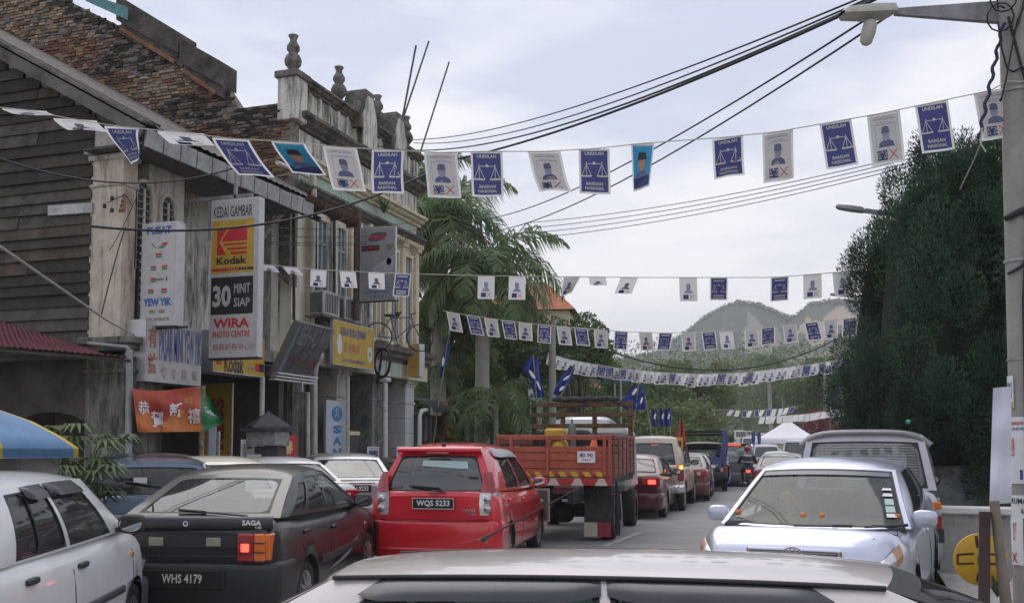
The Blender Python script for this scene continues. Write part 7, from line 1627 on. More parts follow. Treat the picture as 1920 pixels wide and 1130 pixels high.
bunting([(1400, 782), (1450, 780), (1510, 776), (1580, 766)], [(1430 + 10.5 * i, 'w', up(lean=rr.uniform(-.4, .1), lift_=rr.uniform(0, .5), wave=.5)) for i in range(15)], (-14, 60), (0, 64), .32, .46, 'the sixth string above the tent', 9, det=0)
# ---------------------------------------------------------------- blue party flags on bamboo poles
BFM = mat('flag_blue', (.02, .05, .30), .7, var=.15, scale=5); BAM = mat('bamboo', (.26, .25, .15), .7, var=.2)
def pole_flag(label, base, top, D, fpts, blobs, group='blue flags on poles', m=BFM, extra=None):
    """fpts: outline of the limp flag in photo pixels at distance D; built as folded cloth"""
    a, c = at(*base, D=D), at(*top, D=D); gz = ground_z(a.y) - .05; a = a if group is None else a + (a - c) * max(0, (a.z - gz) / (c.z - a.z)); t = thing('pole_flag', label, 'flag', a, group=group); b = MB(); b.tube([Vector((0, 0, 0)), c - a], .025 if D > 20 else .015, BAM, 6); b.build('pole', t)
    b = MB(); n = len(fpts[0]); rowsP = []
    for r_ in range(len(fpts)):
        Lp, Rp = [Vector((*q, 0)) for q in fpts[r_]]; rowsP.append([(Lp.lerp(Rp, u)) for u in np.linspace(0, 1, 7)])
    G = []
    for i in range(7): G.append([at(rowsP[r_][i].x, rowsP[r_][i].y, D=D + .12 * math.sin(i * 2.1 + r_) + .05) - a for r_ in range(len(fpts))])
    b.grid(G, m); b.build('cloth', t)
    if blobs:
        b = MB()
        for (x, y, rx, ry, rot) in blobs:
            pts = [(x + rx * math.cos(q) * math.cos(rot) - ry * math.sin(q) * math.sin(rot), y + rx * math.cos(q) * math.sin(rot) + ry * math.sin(q) * math.cos(rot)) for q in np.linspace(0, 6.283, 11)[:-1]]
            b.add([at(*p, D=D - .12) - a for p in pts], [tuple(range(10))], WHT if not extra else extra)
        b.build('emblem', t)
    return t
pole_flag('furled blue flag standing alone beyond the lean-to', (822, 760), (843, 615), 30, [((838, 628), (843, 628)), ((834, 650), (843, 655)), ((826, 680), (838, 684)), ((823, 708), (832, 706))], [(831, 678, 2.5, 9, .1)])
pole_flag('large blue flag left of the utility pole', (1010, 800), (1000, 668), 29, [((992, 668), (1010, 670)), ((980, 690), (1010, 688)), ((992, 705), (1012, 705)), ((998, 730), (1018, 728)), ((1004, 745), (1022, 744))], [(998, 702, 3, 10, -.6), (1010, 722, 2, 10, -.4)])
pole_flag('blue flag right of the utility pole slanting over the lorry', (1030, 790), (1078, 682), 29, [((1070, 684), (1077, 688)), ((1056, 702), (1074, 706)), ((1042, 724), (1060, 730)), ((1037, 738), (1045, 742))], [(1062, 708, 2, 8, .9), (1053, 728, 2.5, 6, .8)])
pole_flag('blue flag on a bamboo pole beside the lorry cage', (1180, 860), (1198, 716), 31, [((1186, 722), (1206, 722)), ((1172, 742), (1204, 744)), ((1160, 758), (1200, 762)), ((1178, 770), (1206, 768))], [(1190, 734, 3, 8, .6), (1198, 752, 3, 6, .3)])
pole_flag('blue flag on the tall bamboo pole right of the lorry', (1225, 838), (1209, 740), 30, [((1196, 738), (1210, 737)), ((1194, 752), (1212, 752)), ((1196, 768), (1213, 766))], [(1203, 750, 2, 7, .3)])
for i, (px, lab) in enumerate(((1228, 'left'), (1243, 'middle'), (1254, 'right'))): pole_flag('%s of three small blue flags above the dark pickup' % lab, (px + 4, 830), (px, 762 + 4 * i), 34, [((px - 6, 766), (px + 3, 765)), ((px - 7, 782), (px + 5, 783)), ((px - 5, 800), (px + 6, 798))], [(px, 780, 2, 6, .2)])
pole_flag('blue flag hanging on the lamp post behind the tent', (1570, 790), (1576, 712), 66, [((1566, 716), (1577, 718)), ((1560, 735), (1572, 738)), ((1557, 748), (1564, 752))], [(1569, 726, 2, 5, .4)]); pole_flag('blue flag at the edge of the conifer', (1616, 800), (1618, 735), 40, [((1610, 742), (1620, 742)), ((1608, 756), (1620, 758)), ((1612, 768), (1619, 768))], [])
pole_flag('small blue flag below the white notices on the lamp post', (1556, 800), (1558, 752), 64, [((1553, 754), (1560, 754)), ((1552, 768), (1561, 770)), ((1554, 782), (1560, 782))], [(1557, 766, 1.5, 4, 0)])
for i, (px, lab) in enumerate(((1413, 'left'), (1424, 'right'))): pole_flag('%s furled blue flag at the tent corner' % lab, (px, 835), (px - 1, 808), 66, [((px - 4, 810), (px + 2, 809)), ((px - 4, 822), (px + 3, 822)), ((px - 2, 834), (px + 2, 834))], [])
pf = pole_flag('red and yellow flag with a black emblem on the dark pickup', (1272, 860), (1276, 784), 26, [((1275, 784), (1279, 784)), ((1271, 800), (1283, 802)), ((1268, 818), (1285, 820)), ((1266, 842), (1284, 845))], [], m=mat('flag_red', (.50, .02, .02), .6, var=.15), group=None)
b = MB(); a = at(1272, 860, D=26); b.add([at(x, y, D=25.7) - a for x, y in ((1268, 820), (1280, 819), (1280, 842), (1266, 844))], [(0, 1, 2, 3)], mat('flag_yellow', (.62, .48, .02), .6)); b.add([at(x, y, D=25.6) - a for x, y in ((1276, 824), (1278, 830), (1276, 838), (1271, 840), (1272, 833), (1270, 829), (1273, 827))], [tuple(range(7))], SG_K); b.build('emblem', pf)
b = MB()
for i, (x, y) in enumerate(((1612, 690), (1606, 730), (1616, 745), (1622, 738), (1600, 722))): c = at(x, y, D=38) - at(1612, 700, D=38); b.box(c, (.26, .02, .18), WCL, rz=i, ry=.5 * i)
tag(b.build('torn_pennants', loc=at(1612, 700, D=38)), 'torn white pennants tangled at the conifer edge', 'pennants')
# ================================================================ lorry
OR1 = mat('lorry_orange', (.36, .085, .05), .65, var=.18, scale=5, stain=.2, stain_col=(.12, .05, .035)); OR2 = mat('lorry_side_red', (.24, .075, .06), .75, var=.25, scale=5, stain=.25); CAGE = mat('cage_brown', (.13, .075, .035), .8, var=.3, scale=6, stain=.2)
BLK = mat('chassis_black', (.02, .02, .02), .8, var=.3); MUD = mat('mudflap', (.05, .05, .048), .85, var=.4, scale=5, stain=.3, stain_col=(.12, .11, .1))
yw = R(5.7); lor = thing('lorry', 'open orange lorry with a brown cage and hazard stripes, seen from behind', 'lorry', (-3.76, 16.07, ground_z(16)), yw)
W_, LB2 = 1.95, 3.15
def LX(x): return x - W_     # local x from -W_ (left) to 0 (right)
zf0, zf1 = 1.06, 1.78
b = MB(); b.box((-W_ / 2, LB2 / 2, 1.02), (W_, LB2, .08), BLK); b.build('bed_floor', lor)
for i, (z_, h_) in enumerate(((1.16, .115), (1.29, .12), (1.42, .12), (1.545, .10))): b = MB(); b.box((-W_ / 2, 0, z_), (W_ - .04, .035, h_), OR1, bev=.006); b.build('tailboard_plank', lor)
b = MB(); b.box((-W_ / 2, 0, 1.745), (W_, .06, .085), OR1, bev=.01); b.build('top_rail', lor)
for x in (-W_ + .03, -W_ + .25, -W_ / 2 - .10, -.12, -.03): b = MB(); b.box((x, -.02, 1.44), (.055, .06, .68), OR1, bev=.008); b.build('stake', lor)
for sx, x in ((1, 0), (-1, -W_)):
    for i, (z_, h_) in enumerate(((1.16, .115), (1.29, .12), (1.42, .12), (1.545, .10), (1.67, .08))): b = MB(); b.box((x, LB2 / 2, z_), (.035, LB2 - .04, h_), OR2, bev=.006); b.build('side_plank', lor)
    b = MB(); b.box((x, LB2 / 2, 1.76), (.06, LB2, .07), OR2, bev=.01); b.build('side_rail', lor)
    for k in range(6): b = MB(); b.box((x + sx * .025, .1 + k * (LB2 - .2) / 5, 1.42), (.03, .045, .72), OR2, bev=.006); b.build('stake', lor)
HY, HR_, HW = mat('hazard_yellow', (.60, .38, .03), .6, var=.15), mat('hazard_red', (.42, .03, .03), .6, var=.15), mat('hazard_white', (.50, .48, .40), .6, var=.15)
b = MB(); fn = frame((-W_ + .02, -.022, 1.095), (1, 0, 0), (0, 0, 1)); n_ = 9
for i in range(n_):
    x = i * (W_ - .1) / n_; 
    b.add([fn(x + q, z_, .004) for q, z_ in ((.05, 0), (.16, 0), (.10, .085), (-.0, .085))], [(0, 1, 2, 3)], HY)
b.build('hazard_stripe', lor)
b = MB(); b.box((-W_ / 2, -.03, 1.01), (W_, .05, .12), HR_, bev=.005); fn = frame((-W_, -.058, .95), (1, 0, 0), (0, 0, 1))
for i in range(5): x = .12 + i * .40; b.add([fn(x + q, z_, .002) for q, z_ in ((-.05, 0), (.17, 0), (.10, .12), (.02, .12))], [(0, 1, 2, 3)], HW)
b.build('tail_beam', lor)
b = MB(); b.box((-.42, -.045, 1.42), (.30, .012, .19), WHP, bev=.004); fn = frame((-.57, -.053, 1.325), (1, 0, 0), (0, 0, 1)); b.text('80 90', fn, (.04, .09, .22, .07), SG_K, .02); b.text('KM/J', fn, (.08, .03, .14, .03), SG_K, .01); b.build('speed_plate', lor)
# chassis, wheels
b = MB()
for x in (-W_ + .55, -.55): b.box((x, 1.9, .78), (.09, 5.4, .18), BLK)
for y in (.3, 1.4, 2.6): b.box((-W_ / 2, y, .78), (1.1, .1, .14), BLK)
b.box((-W_ / 2, .9, .45), (1.2, .14, .14), BLK); blob(b, (-W_ / 2, .9, .45), (.4, .4, .36), BLK, .8); b.tube([(-.3, .2, .9), (-.28, .9, .5), (-.3, 1.6, .85)], .05, MUD, 6); b.box((-.75, .15, .93), (.5, .04, .09), ALU); b.box((-.75, .12, .86), (.52, .05, .10), mat('lamp_bar_maroon', (.20, .04, .05), .5)); b.build('chassis', lor)
for x, yy in ((-.20, .95), (-W_ + .20, .95), (-.18, 4.1), (-W_ + .18, 4.1)):
    r = .37; t_ = MB(); t_.lathe([(.2, -.13), (r * .93, -.13), (r, -.09), (r, .09), (r * .93, .13), (.2, .13)], TYR, axis='x', n=26); w = t_.build('wheel', lor, loc=(x, yy, r)); k = MB(); k.lathe([(.2, .10), (.12, .03), (.001, .03)], mat('hub_dusty', (.2, .19, .17), .8), axis='x', n=18); k.lathe([(.2, -.10), (.12, -.03), (.001, -.03)], mat('hub_dusty', (.2, .19, .17), .8), axis='x', n=18); k.build('rim', w)
b = MB(); b.box((-.30, .42, .62), (.46, .02, .60), MUD, ry=0); b.box((-.42, .40, .20), (.22, .025, .24), HW); b.box((-.19, .40, .20), (.22, .025, .24), mat('flap_red', (.32, .04, .06), .7, var=.2)); b.build('mudflap', lor)
b = MB(); b.box((-W_ + .25, .42, .62), (.42, .02, .5), MUD); b.build('mudflap', lor)
b = MB(); b.box((-1.36 + .02, -.0, .62), (.60, .03, .56), mat('board_frame', (.36, .34, .29), .7, var=.2), bev=.03); fn = frame((-1.64, -.02, .34), (1, 0, 0), (0, 0, 1)); rect(b, lift(fn, .002), .035, .035, .53, .49, mat('board_dark', (.07, .075, .075), .6, var=.25))
for q, m_ in ((.05, HR_), ): 
    for (a, c) in (((.06, .06), (.54, .06)), ((.54, .06), (.54, .50)), ((.54, .50), (.06, .50)), ((.06, .50), (.06, .06))): line2(b, lift(fn, .004), a, c, .007, HR_)
b.add([fn(x, y, .005) for x, y in ((.09, .36), (.30, .26), (.51, .36), (.30, .47))], [(0, 1, 2, 3)], HW); disc(b, lift(fn, .008), .30, .365, .075, .075, mat('dot_maroon', (.22, .03, .04), .6), 20); b.text('ทางโอตานิ', lift(fn, .006), (.09, .09, .42, .10), HW, .02); b.text('MACHINERY', lift(fn, .006), (.14, .215, .32, .03), HR_, .0); b.build('rear_board', lor)
b = MB(); b.tube([(.03, .3, 1.0), (.06, .3, .5), (.05, .3, .12)], [.02, .05, .04], mat('strap_navy', (.03, .03, .05), .8), 6); b.tube([(.10, .3, .8), (.13, .3, .4), (.09, .3, .1)], .012, PIPEG, 5); b.build('hanging_strap', lor)
# cage at the front of the bed
cy = 2.95
for x in (-1.93, -1.35, -.72, -.02): b = MB(); b.box((x, cy, 1.78), (.09, .07, 1.44), CAGE if x > -1.9 else WOOD[2], bev=.008); b.build('cage_post', lor)
for z_ in (2.42, 2.22, 2.0, 1.78): b = MB(); b.box((-W_ / 2, cy - .05, z_), (W_ + .04, .035, .085), CAGE, bev=.006); b.build('cage_slat', lor)
tp = MB(); tp.tube([(-1.55 + .12 * i, cy - .05, 2.52 + .018 * math.sin(i * 2.3)) for i in range(12)], [.04 + .02 * abs(math.sin(i * 1.7)) for i in range(12)], mat('tarp_grey', (.055, .055, .055), .9, var=.4, scale=12, bump=.8), 9)
for i, x in enumerate((-1.3, -.95, -.5, -.3)): tp.tube([(x, cy - .1, 2.5), (x + .06, cy - .12, 2.38 - .04 * (i % 2)), (x + .12, cy - .1, 2.5)], .01, RUB, 4)
tag(tp.build('tarpaulin_roll', loc=None), None); tr_ = bpy.data.objects['tarpaulin_roll']; tr_.parent = lor
# cab
cm_ = MB(); cm_.box((-W_ / 2, 4.35, 1.35), (1.75, 1.5, 1.3), mat('cab_paint', (.36, .35, .33), .4, var=.1), bev=.12, taper=.94); cm_.box((-W_ / 2, 3.59, 1.62), (1.3, .02, .45), mat('cab_glass', (.03, .03, .03), .1), bev=.01); cm_.build('cab', lor)
def on_lorry(x, y, z): return lor.matrix_world @ Vector((x, y, z))
bpy.context.view_layer.update()
# load: engine pump, gas bottle, bundle, cone
en = thing('engine_pump', 'yellow and black engine pump standing in the lorry bed', 'engine pump', on_lorry(-1.22, 1.2, 1.06), yw)
YE = mat('engine_yellow', (.55, .33, .03), .5, var=.15); b = MB(); b.box((.05, 0, .78), (.36, .3, .16), YE, bev=.04); b.lathe([(.17, -.16), (.19, -.14), (.19, -.10), (.11, -.10), (.10, -.14), (.04, -.15), (.001, -.15)], YE, c=(.12, 0, .52), axis='y', n=22); b.lathe([(.10, -.11), (.001, -.11)], BLK, c=(.12, 0, .52), axis='y', n=18); b.build('cowling', en)
b = MB(); b.box((0, .05, .45), (.42, .3, .75), BLK, bev=.05); b.box((-.2, 0, .66), (.16, .26, .3), BLK, bev=.04); b.box((0, 0, .05), (.5, .4, .08), ZINC); b.build('crankcase', en)
b = MB(); b.lathe([(.001, 0), (.07, .01), (.075, .05), (.075, .85), (.05, .93), (.02, .96), (.02, 1.03)], mat('bottle_green', (.12, .17, .12), .5, var=.2), n=16); tag(b.build('gas_cylinder', loc=on_lorry(-.92, 1.5, 1.06)), 'slim grey green gas cylinder beside the engine pump', 'gas cylinder')
b = MB(); blob(b, (0, 0, .3), (.42, .4, .5), mat('sack_green', (.13, .15, .10), .9, var=.4, scale=10), .8); blob(b, (-.25, .3, .45), (.5, .4, .8), BLK, .6); tag(b.build('sack', loc=on_lorry(-.60, 1.5, 1.06)), 'green sack and dark bundle in front of the traffic cone', 'sack')
cone(on_lorry(-.35, .35, 1.08), .68, 'orange traffic cone standing in the lorry bed')
# ================================================================ queue of traffic ahead
def simple(spec, label, name, group, local, world, yaw, **kw):
    c = Car(spec, name, label, 'car', group); 
    dress(c, **kw); c.place(local, world, yaw); return c
GQ = 'cars queueing up the road'
DG = glass('glass_queue', (.16, .18, .18), .16)
bs = sedan_spec(4.25, 1.69, 1.40, P_BURG, boot=.55, wr=.29, gside=GLD, grear=glass('rear_glass_pale', (.35, .38, .40), .22))
c = simple(bs, 'burgundy saloon with a lit brake lamp beside the lorry', 'saloon_car', GQ, (.84, -2.12), (-3.98, 21.9), R(4), brake=True, lz=(.74, .93), lw=.40, mir=DKP); c.decal('badge', 'GTi', -.02, -2.16, .97, .16, .04, WHT); b = MB(); b.tube([(-.62, -1.62, 1.03), (0, -1.72, 1.05), (.62, -1.62, 1.03)], .018, P_BURG, 6); b.build('spoiler', c.root)
# tan pickup with canopy
ps = hatch_spec(4.8, 1.75, 1.86, P_TAN, zb=1.12, zr=1.16, hood=1.2, rake=.28, wr=.37, gside=GLD, grear=DG, res=48, ghx=dict(wrr=[(.10, .90, .04, .80)]))
for r_ in ps['st']: pass
ps['st'] = [(a[0], a[1] + .22, a[2], a[3]) for a in ps['st']]
c = simple(ps, 'tan pickup with a canopy and a glowing indicator', 'pickup_truck', GQ, (.87, -2.4), (-3.98, 24.8), R(4.5), tail=False, bz=(.50, .68), bump=CHR, mir=DKP)
for sx in (1, -1):
    b = MB(); b.box((sx * .79, -2.38, .97), (.15, .10, .42), REDL, bev=.02); b.box((sx * .80, -2.44, 1.10), (.10, .02, .10), INDL if sx > 0 else ORL, bev=.01); b.build('tail_light', c.root)
b = MB(); b.box((.1, -2.0, 1.66), (.18, .03, .03), BRK, bev=.005); b.build('brake_lamp', c.root)
c = simple(sedan_spec(4.3, 1.68, 1.40, paint('car_paint_maroon', (.12, .02, .02)), gside=GLD, grear=DG, res=40), 'maroon saloon half hidden beyond the tan pickup', 'saloon_car', GQ, (.84, -2.15), (-4.0, 29.6), R(6), brake=False, lz=(.74, .92), lw=.3, mir=DKP)
c = simple(sedan_spec(4.3, 1.68, 1.40, P_DGREY, gside=GLD, grear=DG, res=40), 'dark grey saloon beyond the maroon one', 'saloon_car', GQ, (.84, -2.15), (-4.35, 33.2), R(7), lz=(.74, .92), lw=.3, mir=DKP)
# dark pickup with roll bars wrapped in blue banners
dp = hatch_spec(4.9, 1.8, 1.80, mat('pickup_black', (.03, .032, .035), .4, var=.2), zb=1.12, zr=1.12, hood=1.2, rake=.1, wr=.38, gside=GLD, grear=DG, res=40)
dp['st'] = [(a[0], a[1] + .24, a[2], a[3]) for a in dp['st']]; dp['gh'].update(br=-.9, tr=-.75, wrr=[(.08, .92, .15, .85)])
c = simple(dp, 'dark pickup with tall roll bars wrapped in blue banners', 'pickup_truck', GQ, (.9, -2.45), (-4.35, 37.2), R(8), tail=True, bz=(.50, .70), mir=DKP)
b = MB(); BNM = mat('banner_indigo', (.09, .10, .24), .7, var=.25, scale=6)
for x in (-.80, .80): b.tube([(x, -2.2, 1.1), (x * .98, -2.0, 2.0), (x * .9, -1.2, 2.25), (x * .9, -.5, 2.2)], .05, BLK, 8)
for y in (-2.0, -1.4, -.8): b.tube([(-.78, y, 2.1), (.78, y, 2.1)], .04, BLK, 8)
b.box((0, -1.3, 2.2), (1.5, 1.2, .06), BLK); b.build('roll_bars', c.root)
b = MB()
for sx in (1, -1): b.grid([[Vector((sx * (.86 + .05 * math.sin(i + j)), -2.3 + .35 * j + .05 * math.sin(i * 2), 2.25 - .30 * i)) for j in range(4)] for i in range(6)], BNM); b.grid([[Vector((sx * (.66 + .07 * j + .05 * math.sin(i * 1.3)), -2.33 + .03 * math.sin(i * 2 + j), 2.2 - .28 * i)) for j in range(4)] for i in range(6)], BNM)
b.box((-.1, -2.5, 1.15), (.6, .02, .45), WHP, rx=.1); b.box((.4, -2.5, 1.05), (.5, .02, .4), BNM); b.build('blue_banner', c.root)
b = MB(); b.grid([[Vector((.9 + .06 * math.sin(i + j * 2), -2.3 + .25 * j, .95 - .17 * i)) for j in range(3)] for i in range(5)], BFM); b.build('blue_cloth', c.root)
c = simple(hatch_spec(3.7, 1.6, 1.42, P_SILV2, gside=GLD, grear=DG, res=40), 'silver hatchback ahead of the dark pickup', 'hatchback_car', GQ, (.8, -1.85), (-4.75, 41.5), R(9), lz=(.72, .92), lw=.22, mir=DKP)
cw = simple(hatch_spec(3.6, 1.58, 1.40, P_WHITE, gside=GLD, grear=DG, res=40, rake=.45), 'white hatchback next to the motorcyclist', 'hatchback_car', GQ, (.8, -1.8), (-4.78, 46.0), R(10), lz=(.68, .84), lw=.26, mir=DKP)
c = simple(hatch_spec(3.8, 1.6, 1.42, P_DGREY, gside=GLD, grear=DG, res=40, rake=.4), 'dark grey hatchback beyond the white one', 'hatchback_car', GQ, (.8, -1.9), (-4.95, 50.4), R(10), lz=(.68, .84), lw=.26, mir=DKP)
sv = hatch_spec(4.5, 1.82, 1.78, paint('car_paint_green_grey', (.13, .15, .15), .4), zb=1.05, zr=1.1, wr=.35, gside=GLD, grear=glass('rear_glass_pale', (.35, .38, .40), .22), res=40)
c = simple(sv, 'grey green off-roader with a glowing high brake lamp', 'off_roader_car', GQ, (0, -2.25), (at(1377, 860, D=42).x, at(1377, 860, D=42).y, ), R(9), lz=(.9, 1.15), lw=.2, mir=DKP); b = MB(); b.box((0, -1.98, 1.74), (.55, .05, .07), BRK, bev=.01); b.build('brake_lamp', c.root); b = MB(); b.box((0, -1.98, 1.76), (1.4, .18, .04), DKP, bev=.01); b.build('spoiler', c.root)
def far(px, D, spec, label, name='saloon_car', yaw=10, **kw): q = P_(px, D); return simple(spec, label, name, GQ, (0, -spec['L'] / 2), (q.x, q.y), R(yaw), mir=kw.pop('mir', DKP), **kw)
far(1462, 31, sedan_spec(4.4, 1.7, 1.40, P_DGREY, gside=DG, grear=glass('rear_glass_pale', (.35, .38, .40), .22), res=40), 'grey green saloon just beyond the pale blue one', yaw=2)
vs_ = hatch_spec(4.5, 1.75, 2.0, P_WHITE, zb=1.15, zr=1.15, hood=.45, rake=.12, wr=.32, gside=DG, grear=DG, res=40); far(1495, 55, vs_, 'white van with windows beneath the tent', 'van_car', yaw=2, lz=(.8, 1.1), lw=.14)
far(1437, 58, hatch_spec(4.2, 1.7, 1.75, P_WHITE, gside=DG, grear=DG, res=36), 'white and dark estate left of the van with windows', 'hatchback_car', yaw=6); far(1398, 66, sedan_spec(4.4, 1.7, 1.5, P_CREAM, gside=DG, grear=DG, res=36), 'cream taxi saloon beyond the off-roader', yaw=9)
far(1457, 47, hatch_spec(3.6, 1.55, 1.4, P_WHITE, gside=DG, grear=DG, res=36), 'small white car right of the rider', 'hatchback_car', yaw=4)
GH = 'vehicles on the climbing road'
def hillcar(px, py, D, spec, label, name, yaw):
    q = P_(px, D); c = Car(spec, name, label, 'car', GH); dress(c, mir=DKP); c.place((0, 0), (q.x, q.y), R(yaw)); return c
hillcar(1403, 0, 128, hatch_spec(4.5, 1.85, 1.85, P_WHITE, zb=1.1, zr=1.1, gside=DG, grear=DG, gfront=DG, res=30), 'white off-roader facing downhill on the climbing road', 'off_roader_car', 190)
hillcar(1428, 0, 158, sedan_spec(4.5, 1.8, 1.5, P_WHITE, gside=DG, grear=DG, gfront=DG, res=30), 'white saloon coming down highest on the road', 'saloon_car', 200); hillcar(1415, 0, 144, sedan_spec(4.5, 1.8, 1.5, P_SILV2, gside=DG, grear=DG, gfront=DG, res=30), 'silver saloon on the climbing road behind the off-roader', 'saloon_car', 195)
hillcar(1385, 0, 150, hatch_spec(4.6, 1.9, 2.2, P_CREAM, zb=1.2, zr=1.2, gside=DG, grear=DG, res=30), 'cream van at the left kerb of the climbing road', 'van_car', 15); hillcar(1402, 0, 168, hatch_spec(4.2, 1.75, 1.6, P_SILV, gside=DG, grear=DG, res=30), 'pale blue hatchback far up the climbing road', 'hatchback_car', 15)
hillcar(1392, 0, 105, sedan_spec(4.4, 1.75, 1.45, P_DGREY, gside=DG, grear=DG, res=30), 'dark saloon at the foot of the climbing road', 'saloon_car', 15); hillcar(1366, 0, 88, hatch_spec(4.0, 1.7, 1.6, P_SILV2, gside=DG, grear=DG, res=30), 'silver hatchback behind the crowd at the roadside', 'hatchback_car', 12)
# white van ahead of the lorry
wv = hatch_spec(4.4, 1.75, 2.35, P_WHITE, zb=1.35, zr=1.35, hood=.4, rake=.18, wr=.33, gside=DG, grear=DG, res=40, ghx=dict(crown=.12, wrr=[(.12, .88, .10, .62)]))
c = simple(wv, 'tall white van ahead of the lorry seen through its cage', 'van_car', GQ, (0, -2.2), (at(1088, 840, D=25.5).x, at(1088, 840, D=25.5).y), R(8), lz=(.9, 1.2), lw=.12)
# ================================================================ parked row before the shophouses
GP = 'cars parked before the shophouses'
es = hatch_spec(4.1, 1.66, 1.43, P_BLUE, zb=.98, zr=1.02, rake=.14, wr=.29, gside=GLA, grear=glass('rear_glass_blue', (.28, .32, .34), .10), res=48, ghx=dict(wrr=[(.06, .94, .06, .90)]))
c = Car(es, 'estate_car', 'slate blue estate with a rear wiper parked behind the white mini', 'car', GP); dress(c, mir=DKP, lz=(.70, .94), lw=.16); c.wiper(c.rear, (.92, .02), (.52, .34), (.30, .46)); c.decal('window_sticker', 'Car-i-Bahn', -.45, -1.92, 1.38, .30, .04, WHT); b = MB(); b.box((-.1, -1.96, 1.20), (.16, .01, .07), WHP); b.build('window_sticker', c.root); c.place((0, -2.05), (at(278, 900, D=13.2).x, at(278, 900, D=13.2).y), R(34))
c = Car(sedan_spec(4.5, 1.76, 1.44, P_SILV2, boot=.6, res=48, grear=glass('rear_glass_white', (.45, .48, .50), .26), gside=GLD), 'saloon_car', 'silver saloon with plate WHH 9233 parked at an angle behind the red hatchback', 'car', GP)
dress(c, lz=(.76, .98), lw=.30, plate=None, mir=None); c.plate('WHH 9233', -2.29, .86, .52, .12); b = MB(); b.box((0, -2.28, .955), (.66, .03, .03), CHR, bev=.01); b.build('boot_strip', c.root); c.place((0, -2.25), (at(668, 900, D=17.8).x, at(668, 900, D=17.8).y), R(36))
for (px, D, sp_, lab, yw_) in ((262, 17, sedan_spec(4.4, 1.7, 1.46, P_NAVY, res=36), 'dark blue saloon whose roof shows behind the slate blue estate', 60), (395, 15.4, sedan_spec(4.4, 1.7, 1.42, P_CREAM, res=40, grear=glass('rear_glass_white', (.45, .48, .50), .26)), 'cream saloon behind the black hatchback roof', 42), (505, 18.2, sedan_spec(4.3, 1.66, 1.38, P_WHITE, res=36), 'white saloon between the cream and the silver ones', 52), (735, 24.5, sedan_spec(4.3, 1.66, 1.32, P_DGREY, res=36), 'dark car just showing behind the silver saloon', 30)):
    c = Car(sp_, 'saloon_car', lab, 'car', GP); dress(c, mir=False); q = at(px, 880, D=D); c.place((0, 0), (q.x, q.y), R(yw_))
